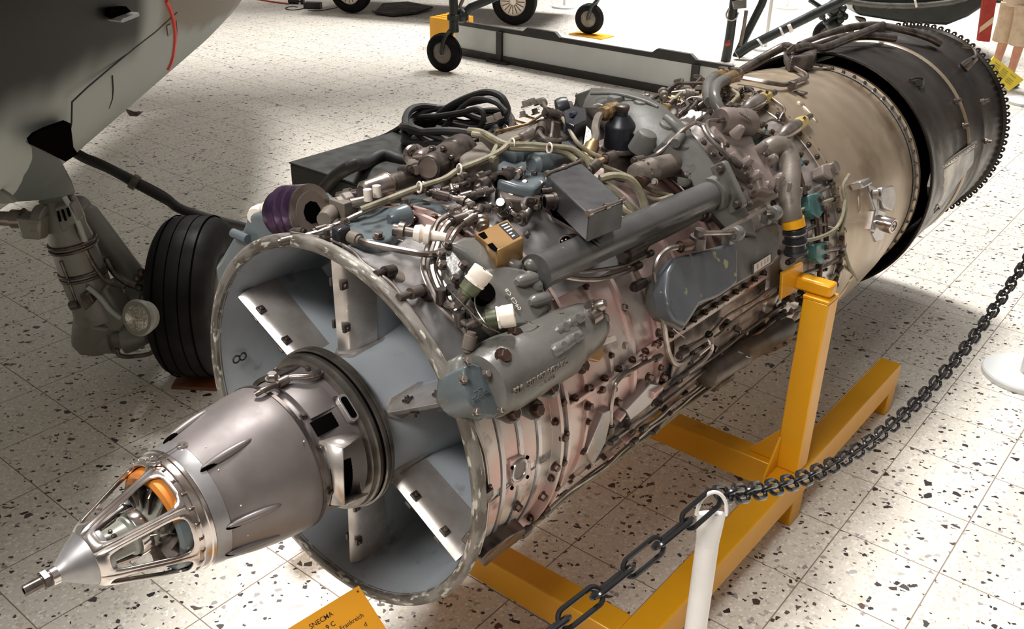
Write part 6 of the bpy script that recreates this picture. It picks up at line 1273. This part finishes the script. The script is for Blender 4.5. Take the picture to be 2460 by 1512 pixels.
for a, b in ([(0.1922,1.8129,0.5684),(0.1732,2.0329,0.5745)], [(0.3405,1.8206,0.494),(0.325,2.0433,0.5044)]):
    a, b = Vector(a), Vector(b); ig = part(MB().rev(a, b, [(-.3, .008), (-.1, .012), (0, .016), (.1, .012), (.2, .018), (.3, .026), (.75, .028), (.78, .022), (1, .022)], 22), 'igniter', M_steel, label='silver igniter with yellow head')
    part(MB().rev(b-(b-a)*.12, b+(b-a)*.22, [(0, .024), (.6, .024), (1, .018)], 8), 'yellow_head', mat('pale_brass', srgb(232, 206, 130), .5, .35, srgb(206, 170, 96), 16), ig)
    part(MB().cyl(b-rad(b)*.01, b+rad(b)*.03, .006, n=8).cyl(b+(b-a)*.2, b+(b-a)*.5, .012, n=10), 'igniter_lead', M_dkst, ig)
for q, r0_, r1_ in (([(1.8144,33.1558,0.57),(1.9286,31.552,0.57),(1.9103,25.0341,0.57),(1.8401,23.2229,0.57),(1.7848,27.2118,0.57)], .54, .585), ([(1.7593,16.0668,0.58),(1.8736,14.1166,0.58),(1.8873,7.4206,0.58),(1.812,7.1166,0.58),(1.7589,10.8754,0.58)], .55, .59), ([(1.8407,65.6001,0.57),(1.9306,64.8791,0.57),(1.8898,58.7209,0.57),(1.8184,58.959,0.57)], .53, .56), ([(1.8698,48.097,0.57),(1.9304,47.2908,0.57),(1.9157,42.8537,0.57),(1.8509,43.4301,0.57)], .54, .575)):
    t_ = slab('teal_block', q, r0_, r1_, M_teal, bev=.006, seg=2, label='teal painted clamp block'); cy_ = sum(p[0] for p in q)/len(q); ct_ = sum(p[1] for p in q)/len(q)
    surfbolts(t_, [EP(cy_+.03, ct_+1.5, r1_), EP(cy_+.03, ct_-2, r1_)], .0085, .014, M_rust)
for a, b in ([(0.5194,1.8463,0.2348),(0.5577,1.8181,0.1401)], [(0.5705,1.8388,0.0719),(0.5741,1.8507,-0.0314)], [(0.4116,1.8658,0.3943),(0.478,1.8202,0.3105)], [(0.5187,1.9171,0.2481),(0.5627,1.8772,0.1405)]): part(MB().cyl(a, b, .01, n=10), 'link_rod', M_rust)
# bearing bracket and trunnion on the turbine casing
tr = slab('trunnion_bracket', [(2.4245,21.2397,0.56),(2.5399,19.5282,0.56),(2.5678,15.9472,0.56),(2.553,11.2128,0.56),(2.5156,8.8882,0.56),(2.4291,12.5821,0.56),(2.383,17.6557,0.56)], .555, .598, M_silver, bev=.006, label='silver mounting bracket with a round trunnion')
slab('bracket_arm', [(2.3081,25.9568,0.57),(2.4078,21.493,0.57),(2.402,13.2907,0.57),(2.3581,3.8942,0.57),(2.306,6.2274,0.57),(2.3475,13.8102,0.57),(2.3134,20.6685,0.57)], .55, .588, M_silver, tr, bev=.005)
slab('bracket_arm', [(2.402,13.2907,0.57),(2.4863,10.0876,0.57),(2.5116,3.2815,0.57),(2.5081,-3.1883,0.57),(2.4124,-1.6897,0.57),(2.3493,3.7828,0.57)], .55, .582, M_silver, tr, bev=.005)
p = Vector((0.5946,2.3953,0.0802)); part(MB().rev(p-Vector((.03, 0, 0)), p+Vector((.05, -.012, 0)), [(0, .028), (.4, .028), (.42, .032), (.95, .032), (1, .029)], 28), 'trunnion', M_polish, tr); q = p+Vector((.05, -.012, 0)); part(MB().torus(q, (1, -.2, 0), .02, .002, 24, 6).cyl(q, q+Vector((.002, 0, 0)), .007, n=8), 'trunnion_screw', M_dkst, tr)
p = Vector((0.5638,2.3467,0.2054)); part(MB().cyl(p-rad(p)*.01, p+rad(p)*.012, .02, n=20), 'eye_boss', M_strut, tr); part(MB().cyl(p, p+rad(p)*.0135, .01, n=16), 'eye_hole', M_rust, tr)
boxat('bracket_arm', [(0.5497,2.1694,0.2975),(0.5519,2.2604,0.2934),(0.5641,2.2756,0.269),(0.5631,2.1815,0.2711)], .05, M_silver, parent=tr, bev=.006)
# oval tube and clip on the heat shield
pipe([(-0.0231,2.1895,0.5996),(0.0971,2.2213,0.5921),(0.1374,2.2845,0.5789),(0.1395,2.3666,0.5784),(0.1331,2.5214,0.5748),(0.1092,2.5571,0.5798),(-0.0026,2.652,0.585),(-0.1147,2.8522,0.5634),(-0.2344,3.1753,0.519)], .0095, nuts=False, bend=.03)
cp = MB(); p = Vector((0.1581,2.3175,0.5788)); cp.box(p, (.03, .03, .03)); cp.box(p+Vector((.03, .02, -.03)), (.05, .03, .012)); part(cp, 'tube_clip', M_dkst, bev=.003)
slab('clevis_block', [(3.1512,113.9676,0.56),(3.2723,114.111,0.56),(3.0496,100.9469,0.56),(2.8103,89.8671,0.56),(2.7451,91.1405,0.56),(2.8773,100.6569,0.56)], .50, .575, M_dkst, bev=.006)

# ---- exhaust duct furniture
dp1 = slab('light_skin_panel', [(3.1632,11.8862,0.57),(3.772,12.1607,0.57),(3.7809,2.0337,0.57),(3.576,-3.8554,0.57),(3.4107,-11.3883,0.57),(3.2517,-8.8275,0.57),(3.1181,5.0294,0.57)], .548, .574, mat('pale_worn_skin', srgb(206, 200, 186), .5, .38, srgb(150, 148, 146), 4, (.4, .6), dirt=srgb(120, 110, 96), damt=(.6, .8)), exh, bev=.001, k=1, label='pale unpainted skin panel')
q = [(0.553,3.122,0.1296),(0.5515,3.8158,0.1275),(0.5581,3.8343,0.0945),(0.5598,3.1355,0.0962)]; q = [Vector(p) for p in q]; rs = part(MB().hexa(q+[p+rad(p)*.006 for p in q]), 'rivet_strip', M_tan, exh)
for i in range(16): p = q[0].lerp(q[1], (i+.5)/16).lerp(q[3].lerp(q[2], (i+.5)/16), .5); part(MB().ball(p+rad(p)*.006, .0035, n=6, m=4), 'rivet', M_dkst, exh)
for p in [(0.4926,4.0778,0.2767),(0.557,4.0611,0.075),(0.4546,3.6764,0.3371),(0.5177,3.6694,0.2264)]: p = Vector(p); part(MB().rev(p-rad(p)*.02, p+rad(p)*.02, [(0, .018), (.5, .016), (.52, .01), (1, .009)], 10), 'duct_stud', M_dkst, exh)
q = [(0.3382,3.3595,0.4712),(0.3391,3.4172,0.4706),(0.3673,3.3684,0.4489),(0.3713,3.281,0.4455),(0.3435,3.2871,0.4673)]; part(MB().tube([(0.3259,3.2728,0.4822),(0.3305,3.3399,0.4827),(0.3466,3.3936,0.4713),(0.3692,3.3551,0.4512),(0.3705,3.3007,0.4462)], .005, 8, 3).cyl(Vector((0.3409,3.3665,0.4568)), Vector((0.3557,3.3149,0.467)), .016, n=16), 'emboss', M_duct, exh)
cq = MB(); p = Vector((0.3621,4.1212,0.4531)); cq.rev(p-rad(p)*.03, p+rad(p)*.04, [(0, .03), (.5, .024), (1, .016)], 10); cq.tube([(0.3808,4.0954,0.4766),(0.3749,4.1552,0.4938),(0.3377,4.1959,0.514),(0.2968,4.1612,0.5214)], .009, 8, 4); part(cq, 'duct_fitting', M_dkst, exh)
for pts in ([(-0.2405,3.2798,0.5615),(-0.1974,3.6325,0.5983),(-0.0943,3.8144,0.6229),(0.0565,3.8934,0.6074),(0.1568,4.0077,0.5688),(0.2143,4.051,0.539)], [(-0.2368,3.2086,0.5345),(-0.1054,3.3533,0.6008),(-0.0096,3.538,0.6099),(0.0888,3.6844,0.5934)], [(-0.1344,2.4078,0.5642),(-0.1314,2.6672,0.6059),(-0.0839,2.7435,0.6446),(-0.0191,2.6859,0.6497),(-0.0298,2.8455,0.6393),(-0.0017,2.9725,0.62),(0.008,3.2148,0.6299),(-0.0087,3.7516,0.6399)]):
    part(MB().tube(pts, .02, 10, 4), 'duct_hose', M_dkst, label='brown-black hose over the duct')
slab('hose_saddle', [(2.8428,102.3402,0.64),(3.1779,112.2415,0.64),(3.046,99.5642,0.64),(2.891,88.6148,0.64),(2.7398,84.1556,0.64),(2.6015,88.9874,0.64)], .56, .63, M_dkst, bev=.012)
p = [(0.5604,3.2722,-0.1041),(0.5642,3.2945,-0.0814),(0.5561,3.3893,-0.125),(0.5555,3.3166,-0.1276)]; part(MB().tube(p, .006, 6, 3), 'lifting_eye', M_dkst, exh)

# ---- khaki cables
cables = [([(-0.1455,0.7032,0.6438),(-0.0793,0.6835,0.6552),(-0.0078,0.6558,0.655),(0.0441,0.655,0.6485),(0.0724,0.7143,0.6409),(0.1053,0.77,0.6313),(0.138,0.8278,0.6198),(0.1599,0.8466,0.6042),(0.1931,0.8603,0.5681)], .009), ([(-0.1038,0.671,0.6467),(-0.0586,0.6748,0.6473),(0.0042,0.6567,0.645),(0.0495,0.6581,0.6381),(0.0797,0.7153,0.63),(0.1102,0.7743,0.6203),(0.1348,0.8172,0.6052),(0.1616,0.8293,0.5882)], .009),
 ([(0.0376,0.7246,0.6539),(0.0374,0.6814,0.6539),(0.0496,0.6177,0.6381),(0.0298,0.5521,0.6193),(0.009,0.4894,0.6049),(0.0055,0.433,0.59),(-0.015,0.3574,0.5798),(-0.0394,0.2729,0.5636),(-0.0468,0.2289,0.558),(-0.0694,0.198,0.5456)], .0085), ([(0.0408,0.6139,0.6287),(0.0542,0.5715,0.6226),(0.0119,0.6477,0.6399),(0.0378,0.6536,0.6439)], .008),
 ([(0.2149,0.8779,0.5333),(0.2395,0.915,0.5392),(0.2679,0.9565,0.5257),(0.3,0.9745,0.4847),(0.3226,0.9773,0.433)], .013), ([(0.2298,0.845,0.5216),(0.2584,0.905,0.4855),(0.2914,0.9508,0.4427),(0.3113,0.9825,0.4102)], .009), ([(0.1895,0.8807,0.527),(0.2406,0.9074,0.5001),(0.283,0.9271,0.4599),(0.3089,0.9502,0.4183)], .008), ([(0.1234,0.9033,0.5872),(0.1819,0.9202,0.5613),(0.2379,0.9747,0.529),(0.2898,1.0408,0.4792),(0.3202,1.1186,0.4472)], .007), ([(0.2773,0.8804,0.4575),(0.3019,0.913,0.4356),(0.3165,0.9393,0.4126)], .012), ([(0.2897,1.0075,0.4675),(0.3253,1.0353,0.4558),(0.34,1.0959,0.4575)], .007),
 ([(-0.0793,1.054,0.6502),(0.037,0.9459,0.6489),(0.1084,0.8996,0.6206),(0.1444,0.9161,0.5927),(0.1768,0.9481,0.5734)], .0065)]
for pts, r_ in cables: part(MB().tube(pts, r_, 8, 5), 'cable', M_cable)
for p in [(0.1206,0.7498,0.6336),(0.0467,0.6703,0.6483),(0.0192,0.4782,0.6097),(-0.0041,0.3464,0.585)]: p = Vector(p); part(MB().torus(p, (.4, 1, -.2), .014, .003, 14, 5), 'cable_tie', M_cream)
part(MB().rev((0.0438,0.7112,0.6565), (0.0369,0.7735,0.659), [(0, .012), (.3, .015), (.5, .013), (.7, .017), (1, .014)], 12), 'cable_plug', M_steel)
# ---- steel pipes over the top
pipe([(0.2293,1.0628,0.5545),(0.2423,1.1066,0.5544),(0.2492,1.1452,0.5622),(0.2721,1.2486,0.6232),(0.2684,1.3218,0.6302),(0.2861,1.3378,0.6224),(0.3186,1.314,0.6008),(0.3597,1.3138,0.5712),(0.4162,1.3439,0.525)], .0075, bend=.025)
pipe([(0.276,1.4817,0.6105),(0.2736,1.3985,0.6225),(0.2892,1.3637,0.6154),(0.3285,1.3393,0.5897),(0.353,1.3625,0.5695),(0.3655,1.3427,0.5556)], .0065, bend=.02)
pipe([(0.0561,1.149,0.6576),(0.0566,1.0883,0.6525),(0.0868,1.0266,0.6341),(0.1099,0.9984,0.6102),(0.1222,0.9493,0.5772)], .0135, M_tan, smooth=True, nm=M_brass)
part(MB().rev((0.0615,1.0986,0.6622), (0.0516,1.1906,0.663), [(0, .018), (.3, .018), (.32, .024), (.6, .024), (.62, .02), (1, .02)], 8), 'brass_union', M_brass)
pipe([(-0.2465,1.1955,0.6271),(-0.1673,1.1084,0.6333),(-0.0744,1.0254,0.6508),(-0.0407,0.9981,0.6537)], .008, smooth=True, nm=M_tan)
pipe([(-0.0162,0.8867,0.6398),(0.0044,0.8523,0.635),(0.0352,0.8417,0.624),(0.0557,0.8878,0.6125),(0.0524,0.9153,0.6128)], .009, smooth=True)
pipe([(-0.0519,0.9913,0.6529),(0.0007,0.9229,0.64),(0.0339,0.8721,0.6241)], .005)
pipe([(0.1899,0.876,0.5639),(0.1834,0.9168,0.5713),(0.1888,0.9414,0.5748),(0.1883,0.9641,0.5749)], .01, M_brass)
sw = slab('switch_block', [(1.0308,93.7025,0.67),(1.1151,95.0627,0.67),(1.1079,90.4246,0.67),(0.9988,83.5012,0.67),(0.9141,82.5181,0.67),(0.9212,85.9156,0.67)], .58, .665, M_black, bev=.004); part(MB().rev((0.0258,0.9805,0.6715), (-0.0022,1.0463,0.66), [(0, .007), (1, .007)], 16), 'blue_lens', mat('blue_glass', srgb(48, 58, 78), .2, .2), sw)
slab('relay_box', [(0.9692,90.5712,0.63),(1.0698,89.1873,0.63),(0.916,78.5047,0.62),(0.8269,79.8712,0.62)], .50, .62, M_boxbk, bev=.003)
slab('relay_box', [(1.2543,111.4937,0.66),(1.3566,111.6276,0.66),(1.1499,96.9859,0.66),(1.0701,97.2537,0.66)], .58, .655, M_dkst, bev=.006)
nt_ = MB(); nut(nt_, (-0.0392,0.9784,0.6588), (.3, .8, -.3), .02, .05); part(nt_, 'tee_union', M_dkst)
a, b = Vector((-0.1132,1.095,0.6451)), Vector((-0.0895,1.1235,0.6539)); part(MB().rev(a, b, [(0, .03), (.5, .034), (1, .03)], 24), 'round_cap', M_black)
# cluster of fittings ahead of the electronics box
rnd = random.Random(11)
for a, b, r_ in (((0.1111,0.3484,0.5489), (0.1473,0.3328,0.5506), .014), ((0.144,0.3525,0.5412), (0.1586,0.3684,0.5475), .013), ((0.149,0.3925,0.5294), (0.1521,0.412,0.539), .016), ((0.1423,0.4453,0.5313), (0.1475,0.4611,0.5402), .014), ((0.1549,0.4991,0.5382), (0.1325,0.5448,0.5028), .02), ((0.2035,0.3667,0.5217), (0.1803,0.3767,0.5302), .02), ((0.2007,0.5156,0.5013), (0.2005,0.5464,0.5014), .015), ((0.0304,0.4949,0.5692), (0.029,0.5751,0.5743), .013), ((0.0771,0.4768,0.5547), (0.0869,0.5262,0.5532), .012), ((-0.002,0.4542,0.575), (0.0073,0.5033,0.58), .017), ((0.0065,0.3876,0.56), (0.0297,0.3987,0.5592), .015), ((0.0592,0.4294,0.5468), (0.0877,0.4346,0.543), .013), ((0.0558,0.5531,0.5673), (0.0635,0.5094,0.5614), .016), ((0.0147,0.4445,0.5598), (0.031,0.4569,0.5641), .012), ((-0.0406,0.4042,0.5685), (-0.0097,0.3963,0.5599), .012), ((0.183,0.6198,0.508), (0.1681,0.6576,0.5132), .012)):
    a, b = Vector(a), Vector(b); L_ = b-a; part(MB().rev(a-L_*.3, b+L_*.3, [(0, r_*.6), (.2, r_*.6), (.22, r_), (.5, r_), (.52, r_*1.25), (.72, r_*1.25), (.74, r_*.7), (1, r_*.6)], 10), 'fitting', rnd.choice([M_dkst, M_dkst, M_tan, M_steel]))
for pts, r_ in (([(0.0339,0.3942,0.559),(0.0639,0.416,0.5513),(0.0795,0.4404,0.5442),(0.1023,0.4401,0.5404),(0.1141,0.4151,0.538)], .008), ([(0.1389,0.3341,0.5425),(0.1318,0.366,0.5494),(0.1267,0.4009,0.5506)], .006), ([(0.0474,0.5988,0.568),(0.0506,0.5416,0.5627),(0.0693,0.4857,0.5507),(0.0574,0.4649,0.547)], .007), ([(0.0073,0.5033,0.58),(0.0021,0.4582,0.575),(0.0279,0.4386,0.5643)], .006), ([(0.1769,0.6423,0.5155),(0.1685,0.5847,0.5341),(0.182,0.5556,0.5243),(0.1911,0.569,0.5051),(0.1976,0.5503,0.4972)], .0085), ([(0.2005,0.5284,0.5014),(0.192,0.508,0.5154),(0.1646,0.5142,0.5248)], .006), ([(0.0094,0.3846,0.5649),(0.0264,0.4653,0.5694),(0.0352,0.5415,0.5689)], .006), ([(0.145,0.4335,0.5409),(0.1557,0.4725,0.5275),(0.1539,0.5006,0.528)], .0065), ([(0.1704,0.3553,0.5334),(0.1708,0.3791,0.5386),(0.1572,0.4028,0.5427)], .0075)):
    pipe(pts, r_, bend=.02)
slab('rib_arc', [(0.5105,115.8513,0.51),(0.4524,101.9235,0.51),(0.4384,93.0351,0.51),(0.4153,84.4656,0.51),(0.3884,77.3539,0.51),(0.3701,77.1563,0.51),(0.3856,83.9443,0.51),(0.3997,90.661,0.51),(0.3987,96.822,0.51),(0.3938,102.4031,0.51)], .485, .512, M_slate, bev=.003, label='pale raised rib on the front case')
# small pipes and boxes tangled round the igniters and aft of the arch
for i in range(26):
    y0 = rnd.uniform(1.62, 2.0); t0 = rnd.uniform(62, 112); dy = rnd.uniform(.08, .3); dt = rnd.uniform(-16, 16); r_ = rnd.uniform(.555, .605)
    pipe([EP(y0, t0, r_), EP(y0+dy*.35, t0+dt*.1, r_+.02), EP(y0+dy*.6, t0+dt*.8, r_+.02), EP(y0+dy, t0+dt, r_-.005)], rnd.uniform(.004, .0085), rnd.choice([M_steel, M_steel, M_cable, M_dkst]), bend=.02)
for i in range(16):
    p = EP(rnd.uniform(1.64, 1.98), rnd.uniform(60, 112), rnd.uniform(.55, .60)); d = Vector((rnd.uniform(-1, 1), rnd.uniform(-.4, 1), rnd.uniform(-.3, .6))).normalized()
    part(MB().rev(p-d*.03, p+d*.03, [(0, .008), (.25, .008), (.27, .016), (.6, .016), (.62, .02), (.8, .02), (.82, .009), (1, .008)], 10), 'fitting', rnd.choice([M_dkst, M_tan, M_steel, M_brass]))
for i in range(14):
    y0 = rnd.uniform(1.72, 1.98); t0 = -30+i*6.5; p = EP(y0, t0, .555); part(MB().rev(p-rad(p)*.02, p+rad(p)*.025, [(0, .02), (.4, .016), (.42, .011), (.8, .011), (.82, .007), (1, .007)], 10), 'fitting', rnd.choice([M_dkst, M_rust, M_steel]))
for i in range(9):
    t0 = -28+i*8; pipe([EP(1.68, t0, .53), EP(1.78, t0+1, .555), EP(1.86, t0+rnd.uniform(-6, 6), .575), EP(2.0, t0+rnd.uniform(-5, 5), .588)], .0065, rnd.choice([M_steel, M_dkst, M_cable]), bend=.03)
for pts in ([(0.5802,1.965,0.1529),(0.556,2.0395,0.2255),(0.523,2.0618,0.294),(0.508,2.1488,0.3193)], [(0.5464,1.6753,0.1947),(0.5622,1.7877,0.1791),(0.5728,1.9129,0.1787),(0.5637,1.9975,0.2056),(0.544,2.0486,0.2531)], [(0.5857,2.0212,0.071),(0.5842,2.1223,-0.0298),(0.5359,2.4058,-0.1943)]): part(MB().tube(pts, .007, 8, 4), 'cable', M_cable)
slab('junction_box', [(1.9815,40.1268,0.6),(2.1037,39.0007,0.6),(2.0827,33.6663,0.6),(1.9965,33.7263,0.6),(1.952,36.7,0.6)], .55, .60, M_mauve, bev=.006)
p = Vector((0.4818,2.0472,0.3659)); part(MB().cyl(p-rad(p)*.02, p+rad(p)*.012, .022, n=20), 'junction_cap', M_steel)

# ---- pipes along the lower flank
M_stain = mat('oil_stained_plate', srgb(172, 158, 150), .45, .4, srgb(112, 98, 90), 7, (.42, .6), dirt=srgb(54, 45, 40), dscale=9, damt=(.5, .62), bump=.2)
patch('stained_shield', .95, 1.57, -46, 13, .4835, M_stain, comp, .004, 16)
patch('stained_shield', .62, .95, -46, -8, .4875, M_stain, comp, .004, 12)
def flank(y0, y1, th, r, wig, seed, n=9):
    q = random.Random(seed); return [EP(y0+(y1-y0)*i/(n-1), th+wig*math.sin(i*1.3+seed)+q.uniform(-.6, .6), r+q.uniform(-.004, .006)) for i in range(n)]
for k, (y0, y1, th, r, w, rr, m) in enumerate([(.28, 1.75, -33, .525, 1.2, .0075, M_cable), (.35, 1.2, -30, .52, 1.6, .006, M_steel), (.75, 1.75, -24, .525, .8, .0065, M_steel), (.8, 1.6, -20, .52, .8, .006, M_steel), (.62, 1.72, -14, .515, 1.0, .006, M_steel), (.85, 1.7, -8, .515, .6, .0065, M_dkst), (.9, 1.6, -27, .53, 1.2, .006, M_cable), (.5, 1.45, -36, .515, 1.4, .006, M_steel), (1.0, 1.72, 2, .52, .6, .006, M_steel), (.95, 1.7, 5, .515, .5, .005, M_steel)]):
    pipe(flank(y0, y1, th, r, w, k), rr, m, smooth=True)
pipe([(0.4927,0.6051,-0.085),(0.505,0.5755,0.0036),(0.5039,0.588,0.0784),(0.5029,0.6346,0.0847),(0.5083,0.7241,0.083),(0.5143,0.7946,0.0768)], .0062, bend=.02)
pipe([(0.5281,0.921,0.0448),(0.5329,0.9621,0.0473),(0.5377,1.0564,0.0497),(0.5397,1.0739,0.0171),(0.535,0.9803,0.0059)], .0075, bend=.02)
pipe([(0.5382,1.0701,0.0446),(0.54,1.0983,-0.0073),(0.5339,1.0568,-0.0347),(0.5283,0.9387,-0.0423)], .0075, bend=.02)
cyl_ = part(MB().rev((0.5011,1.1401,-0.1388), (0.5108,1.7902,-0.1899), [(0, .02), (.02, .042), (.05, .045), (.34, .045), (.36, .048), (.40, .048), (.42, .042), (.95, .042), (1, .03)], 28), 'long_accumulator', mat('oily_brown_steel', srgb(96, 86, 76), .5, .42, srgb(66, 57, 50), 8), label='long brown-grey cylinder under the flank')
part(MB().rev((0.4273,1.3813,-0.3168), (0.4336,1.5223,-0.3194), [(0, .016), (.9, .016), (1, .012)], 14), 'accumulator_port', M_dkst, cyl_)
part(MB().torus((0.5574,1.2873,-0.0921), (.1, .5, 1), .03, .0025, 20, 6, -90, 90), 'band_clip', M_steel, cyl_)
for i in range(24):
    y0 = rnd.uniform(.62, 1.66); t0 = rnd.uniform(-34, 6); p = EP(y0, t0, rnd.uniform(.485, .515)); s_ = rnd.uniform(.012, .026)
    if rnd.random() < .5: part(MB(FR(y0, t0, .5) @ Matrix.Rotation(rnd.uniform(-1, 1), 4, 'Z')).box((0, 0, 0), (s_*2, s_, .03)), 'pipe_bracket', rnd.choice([M_dkst, M_pink, M_tan]), bev=.002)
    else: part(MB().rev(p-rad(p)*.02, p+rad(p)*.025, [(0, s_), (.5, s_*.8), (.52, s_*.55), (1, s_*.5)], 8), 'fitting', rnd.choice([M_rust, M_dkst, M_steel]))
for q in ([(0.4862,-12.9746,0.5),(0.5354,0.75,0.5),(0.5881,-0.4945,0.5),(0.5817,-13.7874,0.5),(0.5913,-27.4587,0.5)], [(0.6608,-5.2566,0.5),(0.7867,-1.0899,0.5),(0.8702,-6.2257,0.5),(0.818,-11.5272,0.5),(0.7062,-12.3341,0.5)], [(0.9363,-10.699,0.5),(1.1697,-9.6496,0.5),(1.2503,-16.346,0.5),(1.0913,-19.758,0.5)]): slab('shield_plate', q, .47, .505, M_silver, bev=.003, k=.98)
rl_ = slab('bottom_rail', [(0.0351,-21.6372,0.53),(0.053,-18.8868,0.53),(0.1488,-20.4059,0.53),(0.2325,-24.6012,0.53),(0.3074,-36.5985,0.53),(0.2387,-36.572,0.53),(0.1572,-36.2985,0.53),(0.1265,-36.59,0.53)], .46, .535, M_dkst, bev=.004, label='dark bottom rail')
bs_ = slab('port_pad', [(0.1389,6.0499,0.5),(0.1871,5.0671,0.5),(0.2202,0.5901,0.5),(0.231,-5.349,0.5),(0.1993,-6.8695,0.5),(0.1487,-4.0997,0.5)], .48, .502, M_pink, bev=.004)
p = Vector((0.502,0.1725,0.006)); part(MB().torus(p, rad(p), .028, .005, 28, 8), 'port_ring', M_silver, bs_); part(MB().cyl(p-rad(p)*.01, p+rad(p)*.001, .026, n=24), 'port_floor', M_mauve, bs_)
for q in [(0.5023,0.1451,0.0271),(0.5023,0.2043,0.0272),(0.5018,0.2083,-0.035),(0.5017,0.1467,-0.0357)]: q = Vector(q); part(MB().cyl(q-rad(q)*.004, q+rad(q)*.001, .005, n=10), 'screw_hole', M_void, bs_)
for q in [(0.4712,0.3597,0.1672),(0.4821,0.3302,0.1325)]: pass
# axial bolts row along the casing seams, seen below the oil pump
surfbolts(comp, [(0.489,0.5329,0.0767),(0.4877,0.7451,0.0845),(0.4922,0.4719,0.0527),(0.514,0.3315,0.0315),(0.513,0.3028,-0.0452),(0.4937,0.2804,-0.1357),(0.4858,0.1847,-0.1185),(0.4743,0.8517,0.1232),(0.4899,0.7883,0.0073),(0.49,0.624,-0.0043),(0.4847,0.6642,0.0719),(0.4484,0.9279,0.1975),(0.4889,0.8795,-0.0321),(0.4765,0.8305,0.0905)], .0105, .018, M_rust)
surfbolts(comp, [(0.4355,0.307,0.3521),(0.4675,0.6797,0.1467),(0.4289,0.7213,0.2369)], .009, .012, M_steel)
pipe([(0.4035,0.8165,0.328),(0.4067,0.7458,0.332),(0.397,0.6347,0.3435),(0.3834,0.5538,0.3659),(0.3573,0.4749,0.3982)], .007); pipe([(0.3938,0.8977,0.3396),(0.4005,0.7531,0.3471),(0.379,0.5779,0.3776),(0.3501,0.4835,0.4112)], .006)
pipe([(0.3793,0.8257,0.3702),(0.3855,0.893,0.3781),(0.3942,1.0313,0.3835),(0.4002,1.2241,0.3917)], .016, M_grey, smooth=True, name='hose', label='ribbed grey hose below the shaft tube')
pipe([(0.4294,0.7939,0.2843),(0.4338,0.8425,0.2867),(0.4497,0.8624,0.261),(0.4777,0.8545,0.2055)], .009, M_tan, smooth=True)
